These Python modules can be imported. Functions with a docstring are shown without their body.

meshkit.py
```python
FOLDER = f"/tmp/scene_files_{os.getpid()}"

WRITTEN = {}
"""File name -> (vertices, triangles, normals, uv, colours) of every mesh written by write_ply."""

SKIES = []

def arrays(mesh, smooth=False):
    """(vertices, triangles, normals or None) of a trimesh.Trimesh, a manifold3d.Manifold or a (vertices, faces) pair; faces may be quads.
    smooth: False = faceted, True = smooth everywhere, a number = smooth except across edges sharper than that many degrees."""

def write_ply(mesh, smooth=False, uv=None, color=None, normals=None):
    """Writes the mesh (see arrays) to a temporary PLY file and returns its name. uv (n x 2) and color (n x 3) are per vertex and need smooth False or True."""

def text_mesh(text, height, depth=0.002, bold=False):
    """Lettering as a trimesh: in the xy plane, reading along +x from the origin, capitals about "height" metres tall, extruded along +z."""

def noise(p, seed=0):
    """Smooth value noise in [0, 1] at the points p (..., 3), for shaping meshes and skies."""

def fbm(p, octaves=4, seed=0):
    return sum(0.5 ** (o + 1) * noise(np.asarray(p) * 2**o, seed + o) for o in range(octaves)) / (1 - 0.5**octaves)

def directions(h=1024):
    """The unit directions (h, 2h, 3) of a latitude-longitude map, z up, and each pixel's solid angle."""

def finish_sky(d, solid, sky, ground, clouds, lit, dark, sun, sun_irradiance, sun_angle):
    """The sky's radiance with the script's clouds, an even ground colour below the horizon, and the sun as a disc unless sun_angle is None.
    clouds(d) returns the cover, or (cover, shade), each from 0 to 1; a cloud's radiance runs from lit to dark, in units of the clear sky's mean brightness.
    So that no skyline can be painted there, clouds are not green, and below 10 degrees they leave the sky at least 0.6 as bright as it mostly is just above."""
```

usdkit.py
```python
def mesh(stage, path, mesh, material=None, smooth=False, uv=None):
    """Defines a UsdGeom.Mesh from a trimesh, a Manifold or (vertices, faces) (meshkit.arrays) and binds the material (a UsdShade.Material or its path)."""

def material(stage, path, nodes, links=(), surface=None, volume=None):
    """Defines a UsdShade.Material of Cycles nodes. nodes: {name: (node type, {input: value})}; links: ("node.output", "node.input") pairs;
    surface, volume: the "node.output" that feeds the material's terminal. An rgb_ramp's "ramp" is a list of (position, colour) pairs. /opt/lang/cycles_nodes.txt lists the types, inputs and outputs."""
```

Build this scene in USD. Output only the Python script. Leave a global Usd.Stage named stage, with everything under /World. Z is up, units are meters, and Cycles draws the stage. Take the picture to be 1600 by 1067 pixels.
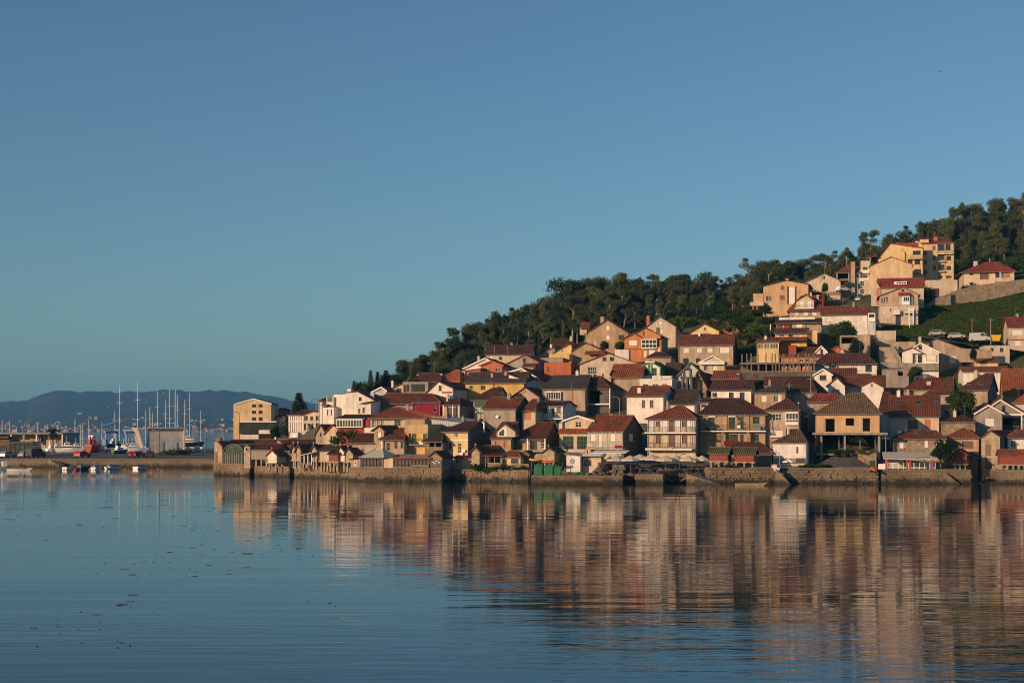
import math, random
import numpy as np
import trimesh, shapely
from shapely.geometry import Polygon, LineString
from scipy.interpolate import LinearNDInterpolator, NearestNDInterpolator, griddata
from scipy.ndimage import gaussian_filter
from pxr import Gf, Sdf, Usd, UsdGeom, UsdLux, UsdShade, Vt
import meshkit, usdkit

rng = np.random.default_rng(7)
def cross2(a, b): return a[0] * b[1] - a[1] * b[0]
stage = Usd.Stage.CreateInMemory()
UsdGeom.SetStageUpAxis(stage, 'Z')
UsdGeom.SetStageMetersPerUnit(stage, 1.0)
UsdGeom.Xform.Define(stage, '/World')

# ------------------------------------------------------------------ camera, sky, sun, exposure
EYE = 8.6                       # metres above the water
FP = 2222.0                     # focal length, in pixels of a picture 1600 wide
HOR = 670.0                     # row of the horizon in that picture
cam = UsdGeom.Camera.Define(stage, '/World/camera')
cam.CreateHorizontalApertureAttr(36.0)
cam.CreateVerticalApertureAttr(36.0 * 682 / 1024)
cam.CreateFocalLengthAttr(36.0 * FP / 1600)
cam.CreateVerticalApertureOffsetAttr(36.0 * (HOR - 533.5) / 1600)
cam.CreateClippingRangeAttr(Gf.Vec2f(0.5, 60000))
cam.CreateExposureAttr(0.0)
xc = UsdGeom.Xformable(cam)
xc.AddTranslateOp().Set(Gf.Vec3d(0, 0, EYE))
xc.AddRotateXYZOp().Set(Gf.Vec3f(90, 0, 0))

SUN_EL, SUN_AZ = math.radians(12.5), math.radians(180 + 48)       # azimuth from +Y, clockwise
sd = (math.sin(SUN_AZ) * math.cos(SUN_EL), math.cos(SUN_AZ) * math.cos(SUN_EL), math.sin(SUN_EL))
sun = UsdLux.DistantLight.Define(stage, '/World/sun')
sun.CreateNormalizeAttr(True); sun.CreateIntensityAttr(1.25); sun.CreateAngleAttr(0.5)
sun.CreateColorAttr(Gf.Vec3f(1.0, 0.635, 0.39))
q = Gf.Rotation(Gf.Vec3d(0, 0, 1), Gf.Vec3d(*sd))
UsdGeom.Xformable(sun).AddTransformOp().Set(Gf.Matrix4d().SetRotate(q))
sky_mat = usdkit.material(stage, '/World/Looks/sky', {
    's': ('sky_texture', {'sky_type': 'single_scattering', 'sun_disc': False, 'sun_elevation': SUN_EL, 'sun_rotation': SUN_AZ % (2 * math.pi),
                          'altitude': 0.0, 'air_density': 1.0, 'aerosol_density': 0.8, 'ozone_density': 1.0}),
    't': ('mix_color', {'blend_type': 'multiply', 'fac': 1.0, 'b': (.52, .755, .96), 'use_clamp': False}),
    'b': ('background_shader', {'strength': 0.1})}, [('s.color', 't.a'), ('t.result', 'b.color')], surface='b.background')
dome = UsdLux.DomeLight.Define(stage, '/World/sky')
UsdShade.MaterialBindingAPI.Apply(dome.GetPrim()).Bind(sky_mat)
dome.GetPrim().SetCustomDataByKey('kind', 'structure')

# ------------------------------------------------------------------ helpers
counts = {}
def numbered(parent, name):
    k = (parent, name); n = counts.get(k, 0); counts[k] = n + 1
    return f'{parent}/{name}' if n == 0 else f'{parent}/{name}_{n:03d}'

def tag(path, label=None, cat=None, group=None, kind=None):
    p = stage.GetPrimAtPath(path)
    for k, v in (('label', label), ('category', cat), ('group', group), ('kind', kind)):
        if v: p.SetCustomDataByKey(k, v)
    return path

def thing(name, label, cat, loc=(0, 0, 0), rot=0.0, group=None, scale=None, kind=None):
    path = numbered('/World', name)
    x = UsdGeom.Xform.Define(stage, path)
    x.AddTranslateOp().Set(Gf.Vec3d(*map(float, loc))); x.AddRotateZOp().Set(float(rot))
    if scale is not None: x.AddScaleOp().Set(Gf.Vec3f(*map(float, np.broadcast_to(scale, 3))))
    return tag(path, label, cat, group, kind)

def copy_of(src, name, label, cat, loc, rot=0.0, group=None, scale=None):
    path = thing(name, label, cat, loc, rot, group, scale)
    p = stage.GetPrimAtPath(path)
    p.GetReferences().AddInternalReference(src); p.SetInstanceable(True)
    return path

class MB:
    """collects boxes, bars, prisms into one mesh"""
    def __init__(s): s.v, s.f, s.n = [], [], 0
    def add(s, v, f):
        v = np.asarray(v, float); f = np.asarray(f, int)
        if f.shape[1] == 4: f = np.vstack([f[:, [0, 1, 2]], f[:, [0, 2, 3]]])
        s.v.append(v); s.f.append(f + s.n); s.n += len(v); return s
    def box(s, x0, x1, y0, y1, z0, z1):
        v = [(x, y, z) for z in (z0, z1) for y in (y0, y1) for x in (x0, x1)]
        return s.add(v, [(0, 2, 3, 1), (4, 5, 7, 6), (0, 1, 5, 4), (2, 6, 7, 3), (0, 4, 6, 2), (1, 3, 7, 5)])
    def hexa(s, v):   # eight corners: bottom ring of four (counter-clockwise), top ring
        return s.add(v, [(3, 2, 1, 0), (4, 5, 6, 7), (0, 1, 5, 4), (1, 2, 6, 5), (2, 3, 7, 6), (3, 0, 4, 7)])
    def bar(s, p, q, r, sides=6, r2=None):
        p, q = np.asarray(p, float), np.asarray(q, float); t = (q - p) / (np.linalg.norm(q - p) + 1e-9)
        a = np.cross(t, [0, 0, 1.0] if abs(t[2]) < .9 else [1.0, 0, 0]); a /= np.linalg.norm(a); b = np.cross(t, a)
        an = np.arange(sides) * 2 * np.pi / sides
        c = np.cos(an)[:, None] * a + np.sin(an)[:, None] * b
        r2 = r if r2 is None else r2
        v = np.vstack([p + c * r, q + c * r2, [p], [q]]); n = sides
        f = []
        for i in range(n):
            j = (i + 1) % n
            f += [(i, j, n + j), (i, n + j, n + i), (2 * n, j, i), (2 * n + 1, n + i, n + j)]
        return s.add(v, f)
    def path(s, pts, r, sides=6):
        r = np.broadcast_to(r, len(pts))
        for i in range(len(pts) - 1): s.bar(pts[i], pts[i + 1], r[i], sides, r[i + 1])
        return s
    def tm(s, m, M=None):
        v = np.array(m.vertices)
        if M is not None: v = v @ np.asarray(M)[:3, :3].T + np.asarray(M)[:3, 3]
        return s.add(v, np.array(m.faces))
    def extrude(s, poly, t, O, U, V, N):
        """a flat polygon (u, v) at O with axes U, V, made t thick along N"""
        for g in getattr(poly, 'geoms', [poly]):
            if g.is_empty or g.area < 1e-4: continue
            m = trimesh.creation.extrude_polygon(g, t, engine='earcut'); v = np.array(m.vertices)
            w = np.asarray(O) + v[:, :1] * np.asarray(U) + v[:, 1:2] * np.asarray(V) + v[:, 2:] * np.asarray(N)
            f = np.array(m.faces)
            if np.dot(np.cross(U, V), N) < 0: f = f[:, ::-1]
            s.add(w, f)
        return s
    def mesh(s): return np.vstack(s.v), np.vstack(s.f)

def part(parent, name, mb, mat, label=None, smooth=False, kind=None):
    if isinstance(mb, MB):
        if not mb.v: return None
        mb = mb.mesh()
    path = numbered(parent, name)
    usdkit.mesh(stage, path, mb, MATS[mat], smooth=smooth)
    return tag(path, label, None, None, kind)

def solo(name, mb, mat, label=None, cat=None, group=None, kind=None, smooth=False):
    return tag(part('/World', name, mb, mat, smooth=smooth), label, cat, group, kind)

def ray(px, py): return np.array([(px - 800) / FP, 1.0, (HOR - py) / FP])
def at(px, py, Y): return np.array([(px - 800) / FP * Y, Y, EYE + (HOR - py) / FP * Y])
def zat(py, Y): return EYE + (HOR - py) / FP * Y

# ------------------------------------------------------------------ materials
MATS = {}
def M(name, nodes, links, surface='p.BSDF', volume=None):
    MATS[name] = usdkit.material(stage, '/World/Looks/' + name, nodes, links, surface, volume)

def mul(c, k): return tuple(min(1, x * k) for x in c)

def plain(name, c, rough=.6, metallic=0., var=.10, scale=3.0):
    M(name, {'t': ('texture_coordinate', {}), 'n': ('noise_texture', {'scale': scale, 'detail': 3.0}),
             'r': ('rgb_ramp', {'ramp': [(.25, mul(c, 1 - var)), (.75, mul(c, 1 + var))]}),
             'p': ('principled_bsdf', {'roughness': rough, 'metallic': metallic})},
      [('t.object', 'n.vector'), ('n.fac', 'r.fac'), ('r.color', 'p.base_color')])

def plaster(name, c, stain=.35, dark=(.55, .5, .45)):
    """rendered wall: cloudy tone, vertical weather streaks, fine grain"""
    M(name, {'t': ('texture_coordinate', {}), 'o': ('object_info', {}),
             'm': ('mapping', {'scale': (.9, .9, .2)}), 'm2': ('vector_math', {'math_type': 'add'}),
             'n': ('noise_texture', {'scale': .55, 'detail': 5.0, 'roughness': .6}),
             'k': ('noise_texture', {'scale': 1.1, 'detail': 5.0, 'roughness': .65}),
             'g': ('noise_texture', {'scale': 22.0, 'detail': 3.0}),
             'r': ('rgb_ramp', {'ramp': [(.3, mul(c, .84)), (.5, c), (.7, mul(c, 1.09))]}),
             's': ('rgb_ramp', {'ramp': [(.36, tuple(1 - stain * (1 - d) for d in dark)), (.60, (1, 1, 1))]}),
             'x': ('mix_color', {'blend_type': 'multiply', 'fac': 1.0}),
             'b': ('bump', {'strength': .35, 'distance': .02}),
             'p': ('principled_bsdf', {'roughness': .9})},
      [('t.object', 'm2.vector1'), ('o.random', 'm2.vector2'), ('m2.vector', 'n.vector'), ('m2.vector', 'm.vector'), ('m.vector', 'k.vector'), ('t.object', 'g.vector'),
       ('n.fac', 'r.fac'), ('k.fac', 's.fac'), ('r.color', 'x.a'), ('s.color', 'x.b'), ('x.result', 'p.base_color'), ('g.fac', 'b.height'), ('b.normal', 'p.normal')])

def stone(name, c1, c2, mortar, bw=.62, rh=.3):
    M(name, {'t': ('texture_coordinate', {}), 'sx': ('separate_xyz', {}), 'a': ('math', {'math_type': 'add'}), 'cx': ('combine_xyz', {}),
             'd': ('noise_texture', {'scale': 1.7, 'detail': 2.0}), 'dm': ('vector_math', {'math_type': 'multiply_add', 'vector2': (.16, .16, .16)}),
             'k': ('brick_texture', {'scale': 1.0, 'brick_width': bw, 'row_height': rh, 'mortar_size': .018, 'mortar_smooth': .4, 'color1': c1, 'color2': c2, 'mortar': mortar, 'bias': 0.0}),
             'n': ('noise_texture', {'scale': .7, 'detail': 6.0, 'roughness': .65}),
             'r': ('rgb_ramp', {'ramp': [(.3, (.55, .53, .5)), (.55, (1, 1, 1)), (.75, (1.12, 1.08, 1.0))]}),
             'x': ('mix_color', {'blend_type': 'multiply', 'fac': 1.0, 'use_clamp': False}),
             'b': ('bump', {'strength': .6, 'distance': .05, 'invert': True}), 'p': ('principled_bsdf', {'roughness': .92})},
      [('t.object', 'sx.vector'), ('sx.x', 'a.value1'), ('sx.y', 'a.value2'), ('a.value', 'cx.x'), ('sx.z', 'cx.y'),
       ('t.object', 'd.vector'), ('d.color', 'dm.vector1'), ('cx.vector', 'dm.vector3'), ('dm.vector', 'k.vector'), ('t.object', 'n.vector'), ('n.fac', 'r.fac'),
       ('k.color', 'x.a'), ('r.color', 'x.b'), ('x.result', 'p.base_color'), ('k.fac', 'b.height'), ('b.normal', 'p.normal')])

def tile(name, c, moss=(.10, .10, .06), amount=.5):
    """clay tiles: tone changing from tile to tile, old and new patches, lichen"""
    M(name, {'t': ('texture_coordinate', {}), 'o': ('object_info', {}), 'ad': ('vector_math', {'math_type': 'add'}),
             'v': ('voronoi_texture', {'scale': 3.2}), 'n': ('noise_texture', {'scale': .45, 'detail': 6.0, 'roughness': .65}),
             'l': ('noise_texture', {'scale': 1.3, 'detail': 7.0, 'roughness': .7}),
             'r': ('rgb_ramp', {'ramp': [(.28, mul(c, .5)), (.5, c), (.72, mul(c, 1.4))]}),
             'bw': ('rgb_to_bw', {}), 'mr': ('map_range', {'from_min': 0., 'from_max': 1., 'to_min': .62, 'to_max': 1.32}),
             'or': ('map_range', {'from_min': 0., 'from_max': 1., 'to_min': .62, 'to_max': 1.35}), 'mm': ('math', {'math_type': 'multiply'}),
             'x': ('vector_math', {'math_type': 'scale'}),
             'lr': ('map_range', {'from_min': .52, 'from_max': .72, 'to_min': 0., 'to_max': amount, 'clamp': True}),
             'y': ('mix_color', {'b': moss}), 'p': ('principled_bsdf', {'roughness': .85})},
      [('t.object', 'ad.vector1'), ('o.random', 'ad.vector2'), ('ad.vector', 'v.vector'), ('ad.vector', 'n.vector'), ('ad.vector', 'l.vector'), ('n.fac', 'r.fac'),
       ('v.color', 'bw.color'), ('bw.val', 'mr.value'), ('o.random', 'or.value'), ('mr.result', 'mm.value1'), ('or.result', 'mm.value2'),
       ('r.color', 'x.vector1'), ('mm.value', 'x.scale'), ('x.vector', 'y.a'), ('l.fac', 'lr.value'), ('lr.result', 'y.fac'), ('y.result', 'p.base_color')])

def leaf(name, c, spread=.45, trans=.25):
    M(name, {'g': ('geometry', {}), 'o': ('object_info', {}), 'a': ('math', {'math_type': 'multiply_add', 'value2': .6, 'value3': 0.}), 'a2': ('math', {'math_type': 'multiply_add', 'value2': .4}),
             'r': ('rgb_ramp', {'ramp': [(0., mul(c, 1 - spread)), (.5, c), (1., (c[0] * (1 + spread * 1.5), c[1] * (1 + spread), c[2] * 1.05))]}),
             'd': ('diffuse_bsdf', {}), 't': ('translucent_bsdf', {}), 'm': ('mix_closure', {'fac': trans})},
      [('g.random_per_island', 'a.value1'), ('o.random', 'a2.value1'), ('a.value', 'a2.value3'), ('a2.value', 'r.fac'), ('r.color', 'd.color'), ('r.color', 't.color'),
       ('d.BSDF', 'm.closure1'), ('t.BSDF', 'm.closure2')], surface='m.closure')

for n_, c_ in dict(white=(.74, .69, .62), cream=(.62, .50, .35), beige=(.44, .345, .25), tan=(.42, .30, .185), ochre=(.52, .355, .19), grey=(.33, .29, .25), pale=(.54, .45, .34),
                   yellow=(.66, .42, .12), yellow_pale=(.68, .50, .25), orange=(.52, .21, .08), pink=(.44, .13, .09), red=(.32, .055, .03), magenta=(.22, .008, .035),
                   terracotta=(.42, .125, .055), bluewhite_and_shade=(.50, .51, .51), concrete=(.30, .28, .24), pale_concrete=(.47, .45, .43), concrete_dark=(.17, .15, .125), green=(.02, .16, .07), brown=(.17, .10, .055), apartment=(.62, .46, .27)).items():  # blue-white tone also carries shade, coloured into side walls of white houses
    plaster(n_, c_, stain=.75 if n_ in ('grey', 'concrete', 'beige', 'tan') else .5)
stone('granite', (.36, .28, .19), (.22, .175, .125), (.20, .165, .12))
stone('granite_pale', (.46, .37, .26), (.33, .26, .18), (.28, .23, .17))
stone('granite_dark', (.16, .135, .11), (.10, .085, .07), (.07, .06, .05))  # dark stone; on house sides its tone stands in for shade
stone('brick', (.38, .22, .14), (.30, .17, .11), (.34, .27, .2), .25, .09)
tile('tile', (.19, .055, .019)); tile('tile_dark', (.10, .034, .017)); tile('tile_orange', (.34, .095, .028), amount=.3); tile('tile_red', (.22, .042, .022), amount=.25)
tile('tile_brown', (.085, .052, .032), moss=(.13, .11, .06), amount=.7); tile('tile_moss', (.17, .105, .05), moss=(.13, .12, .05), amount=.85); tile('tile_grey', (.10, .085, .075)); tile('tile_green', (.12, .10, .035), moss=(.085, .10, .025), amount=.9)
plain('white_paint', (.74, .72, .68), .5, var=.05); plain('blind', (.70, .66, .58), .6, var=.05); plain('trim_green', (.02, .15, .06), .5); plain('trim_red', (.34, .035, .025), .5)
plain('dark_frame', (.045, .032, .025), .5); plain('wood', (.20, .12, .07), .75, var=.3, scale=6); plain('wood_grey', (.26, .22, .17), .85, var=.3, scale=5); plain('wood_red', (.23, .05, .034), .75, var=.25, scale=5)
plain('shutter_orange', (.44, .15, .04), .6); plain('shutter_brown', (.15, .075, .05), .6); plain('metal_grey', (.22, .23, .24), .45, .3); plain('metal_dark', (.05, .05, .055), .5, .3); plain('sheet', (.27, .28, .29), .5, .2, var=.2, scale=1.5)
plain('canvas', (.52, .47, .38), .9); plain('canvas_white', (.72, .68, .6), .85); plain('plastic_green', (.015, .13, .06), .55, var=.3); plain('blue_paint', (.03, .16, .36), .45); plain('ship_red', (.34, .04, .028), .5)
plain('black_paint', (.02, .02, .025), .4); plain('hull_white', (.76, .76, .74), .35, var=.04); plain('rubber', (.025, .025, .025), .9); plain('chimney_brick', (.40, .13, .07), .9, var=.25)
plain('tarp_blue', (.05, .17, .32), .7); plain('yellow_paint', (.65, .38, .02), .5); plain('orange_paint', (.62, .15, .02), .5); plain('car_red', (.40, .02, .02), .25); plain('car_dark', (.03, .035, .05), .25); plain('car_silver', (.38, .39, .40), .3, .5)
plain('bark', (.17, .125, .09), .95, var=.35, scale=4); plain('bark_pale', (.36, .29, .22), .9, var=.35, scale=3); plain('weed', (.020, .022, .015), .8, var=.3); plain('net', (.12, .10, .07), .95, var=.6, scale=6); plain('asphalt', (.06, .058, .055), .9, var=.2); plain('paving', (.27, .24, .20), .9, var=.2, scale=1.2)
leaf('leaf_euca', (.118, .148, .072)); leaf('leaf_euca_olive', (.150, .165, .066)); leaf('leaf_pine', (.065, .098, .050)); leaf('leaf_green', (.060, .095, .028)); leaf('leaf_bright', (.10, .15, .024)); leaf('leaf_dark', (.036, .075, .026))
leaf('leaf_flower', (.30, .03, .03)); leaf('grass', (.085, .135, .028), .4)
M('glass', {'t': ('texture_coordinate', {}), 'n': ('noise_texture', {'scale': .8}), 'r': ('rgb_ramp', {'ramp': [(.3, (.012, .014, .017)), (.7, (.05, .05, .05))]}), 'p': ('principled_bsdf', {'roughness': .06})},
  [('t.object', 'n.vector'), ('n.fac', 'r.fac'), ('r.color', 'p.base_color')])
M('clear_glass', {'f': ('fresnel', {'IOR': 1.45}), 't': ('transparent_bsdf', {'color': (.78, .82, .82)}), 'g': ('glossy_bsdf', {'roughness': .03}), 'm': ('mix_closure', {})},
  [('f.fac', 'm.fac'), ('t.BSDF', 'm.closure1'), ('g.BSDF', 'm.closure2')], surface='m.closure')
# quay stones: dry and pale above, weed and mud below the tide line
M('quay_stone', {'g': ('geometry', {}), 's': ('separate_xyz', {}), 'n': ('noise_texture', {'scale': .8, 'detail': 5.0, 'roughness': .65}), 'n2': ('noise_texture', {'scale': .25, 'detail': 4.0}),
                 'i': ('rgb_ramp', {'ramp': [(0., (.22, .17, .11)), (.35, (.40, .32, .20)), (.75, (.52, .42, .27)), (1., (.62, .53, .38))]}),
                 'w': ('rgb_ramp', {'ramp': [(0., (.040, .036, .022)), (.6, (.085, .066, .038)), (1., (.13, .10, .055))]}),
                 'h': ('math', {'math_type': 'multiply_add', 'value2': 2.4, 'value3': -1.2}), 'a': ('math', {'math_type': 'add'}), 'mr': ('map_range', {'from_min': .3, 'from_max': .95, 'to_min': 0., 'to_max': 1., 'clamp': True}),
                 'x': ('mix_color', {}), 'nr': ('rgb_ramp', {'ramp': [(.3, (.6, .58, .55)), (.6, (1, 1, 1))]}), 'y': ('mix_color', {'blend_type': 'multiply', 'fac': 1.}),
                 'nb': ('noise_texture', {'scale': 9., 'detail': 4.}), 'b': ('bump', {'strength': .6, 'distance': .05}), 'p': ('principled_bsdf', {'roughness': .92})},
  [('g.position', 's.vector'), ('g.position', 'n.vector'), ('g.position', 'n2.vector'), ('g.position', 'nb.vector'), ('g.random_per_island', 'i.fac'), ('g.random_per_island', 'w.fac'),
   ('n.fac', 'h.value1'), ('h.value', 'a.value1'), ('s.z', 'a.value2'), ('a.value', 'mr.value'), ('mr.result', 'x.fac'), ('w.color', 'x.a'), ('i.color', 'x.b'),
   ('n2.fac', 'nr.fac'), ('x.result', 'y.a'), ('nr.color', 'y.b'), ('y.result', 'p.base_color'), ('nb.fac', 'b.height'), ('b.normal', 'p.normal')])
# hillside ground
M('ground', {'g': ('geometry', {}), 'n': ('noise_texture', {'scale': .06, 'detail': 6.0, 'roughness': .65}), 'n2': ('noise_texture', {'scale': .9, 'detail': 5.0}),
             'r': ('rgb_ramp', {'ramp': [(.35, (.045, .055, .016)), (.5, (.075, .085, .022)), (.68, (.14, .11, .05))]}), 'r2': ('rgb_ramp', {'ramp': [(.3, (.5, .5, .5)), (.7, (1.2, 1.2, 1.2))]}),
             's': ('separate_xyz', {}), 'lo': ('map_range', {'from_min': 6., 'from_max': 14., 'clamp': True}), 'lm': ('mix_color', {'a': (.12, .105, .085)}), 'x': ('mix_color', {'blend_type': 'multiply', 'fac': 1., 'use_clamp': False}), 'b': ('bump', {'strength': 1., 'distance': .3}), 'p': ('principled_bsdf', {'roughness': 1.})},
  [('g.position', 'n.vector'), ('g.position', 'n2.vector'), ('n.fac', 'r.fac'), ('n2.fac', 'r2.fac'), ('g.position', 's.vector'), ('s.z', 'lo.value'), ('lo.result', 'lm.fac'), ('r.color', 'lm.b'), ('lm.result', 'x.a'), ('r2.color', 'x.b'), ('x.result', 'p.base_color'), ('n2.fac', 'b.height'), ('b.normal', 'p.normal')])
M('far_hill', {'g': ('geometry', {}), 'n': ('noise_texture', {'scale': .004, 'detail': 8.0, 'roughness': .7}), 'r': ('rgb_ramp', {'ramp': [(.35, (.014, .024, .014)), (.62, (.028, .040, .020)), (.75, (.05, .055, .03))]}),
               'p': ('principled_bsdf', {'roughness': 1.})}, [('g.position', 'n.vector'), ('n.fac', 'r.fac'), ('r.color', 'p.base_color')])
# water: long low swell, ripples in patches, mirror-like between
M('water', {'g': ('geometry', {}), 'm1': ('mapping', {'scale': (.035, .30, 1.), 'rotation': (0, 0, .06)}), 'm2': ('mapping', {'scale': (.22, 1.5, 1.), 'rotation': (0, 0, -.08)}), 'm3': ('mapping', {'scale': (.006, .03, 1.)}),
            'n1': ('noise_texture', {'scale': 1., 'detail': 2., 'roughness': .5}), 'n2': ('noise_texture', {'scale': 1., 'detail': 3., 'roughness': .55, 'distortion': .4}),
            'sp': ('separate_xyz', {}), 'far': ('map_range', {'from_min': 470., 'from_max': 650., 'to_min': 1., 'to_max': 7., 'clamp': True}), 'l1': ('map_range', {'range_type': 'smoothstep', 'from_min': 184., 'from_max': 196.}), 'l2': ('map_range', {'range_type': 'smoothstep', 'from_min': 252., 'from_max': 238.}), 'l3': ('map_range', {'range_type': 'smoothstep', 'from_min': -12., 'from_max': -52.}),
            'la': ('math', {'math_type': 'multiply'}), 'lb': ('math', {'math_type': 'multiply'}), 'lc': ('math', {'math_type': 'multiply_add', 'value2': 5.}), 'am': ('math', {'math_type': 'multiply'}), 'nr': ('map_range', {'from_min': 150., 'from_max': 60., 'to_min': 1., 'to_max': 1.35, 'clamp': True}), 'an': ('math', {'math_type': 'multiply'}),
            'n3': ('noise_texture', {'scale': 1., 'detail': 4., 'roughness': .6}), 'mr': ('map_range', {'from_min': .40, 'from_max': .62, 'to_min': .15, 'to_max': 1.5, 'clamp': True}),
            'h2': ('math', {'math_type': 'multiply'}), 'h2s': ('math', {'math_type': 'multiply', 'value2': .34}), 'h': ('math', {'math_type': 'add'}),
            'b': ('bump', {'strength': 1., 'distance': .034}),
            'p': ('principled_bsdf', {'base_color': (.010, .020, .024), 'roughness': .036, 'ior': 1.333})},
  [('g.position', 'm1.vector'), ('g.position', 'm2.vector'), ('g.position', 'm3.vector'), ('m1.vector', 'n1.vector'), ('m2.vector', 'n2.vector'), ('m3.vector', 'n3.vector'),
   ('n3.fac', 'mr.value'), ('n2.fac', 'h2.value1'), ('g.position', 'sp.vector'), ('sp.y', 'far.value'), ('sp.y', 'l1.value'), ('sp.y', 'l2.value'), ('sp.x', 'l3.value'), ('l1.result', 'la.value1'), ('l2.result', 'la.value2'), ('la.value', 'lb.value1'), ('l3.result', 'lb.value2'), ('lb.value', 'lc.value1'), ('far.result', 'lc.value3'), ('lc.value', 'am.value1'), ('mr.result', 'am.value2'), ('sp.y', 'nr.value'), ('am.value', 'an.value1'), ('nr.result', 'an.value2'), ('an.value', 'h2.value2'), ('h2.value', 'h2s.value1'), ('h2s.value', 'h.value1'), ('n1.fac', 'h.value2'), ('h.value', 'b.height'), ('b.normal', 'p.normal')])
# ------------------------------------------------------------------ builders: houses
CROP = {'1': (0, 560, 4.706), '2': (320, 580, 5.617), '3': (540, 560, 5.079), '4': (740, 560, 5.079), '5': (940, 560, 5.079), '6': (1140, 560, 5.081), '7': (1360, 560, 5.079),
        'A': (1350, 290, 5.616), 'B': (1140, 370, 5.615), 'C': (900, 420, 5.927), 'D': (640, 440, 5.927), 'E': (1360, 440, 6.667), 'F': (1140, 460, 6.154), '0': (0, 0, 1.0)}
FOOT = []            # (origin, along, inward, width, depth, base) of everything that stands on the hillside

def tiles(mb, planes, thick=.10, pitch=.34, rows=True):
    """roof planes (first edge = eave) as slabs with a ridge of tiles over every pitch metres"""
    for P in planes:
        P = np.asarray(P, float)
        e = P[1] - P[0]; e /= np.linalg.norm(e)
        n = np.zeros(3)
        for i in range(1, len(P) - 1): n += np.cross(P[i] - P[0], P[i + 1] - P[0])
        n /= np.linalg.norm(n)
        if n[2] < 0: n = -n
        s = np.cross(n, e)
        if s[2] < 0: e = -e; s = np.cross(n, e)
        O = P[0] + n * .03
        p2 = np.stack([(P - P[0]) @ e, (P - P[0]) @ s], 1)
        poly = Polygon(p2).buffer(0)
        if poly.area < .05: continue
        mb.extrude(poly, thick, O, e, s, n)
        if not rows: continue
        x0, y0, x1, y1 = poly.bounds
        for x in np.arange(x0 + pitch * .5, x1, pitch):
            g = poly.intersection(LineString([(x, y0 - 1), (x, y1 + 1)]))
            if g.is_empty or g.length < .15: continue
            b = g.bounds; a0, a1 = b[1] - .03, b[3]
            w, h = pitch * .32, .085
            v = [O + e * (x + dx) + s * yy + n * (thick - .01 + dz) for yy in (a0, a1) for dx, dz in ((-w, 0), (-w * .5, h), (w * .5, h), (w, 0))]
            mb.add(v, [(0, 4, 5, 1), (1, 5, 6, 2), (2, 6, 7, 3), (0, 1, 2, 3)])
    return mb

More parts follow.
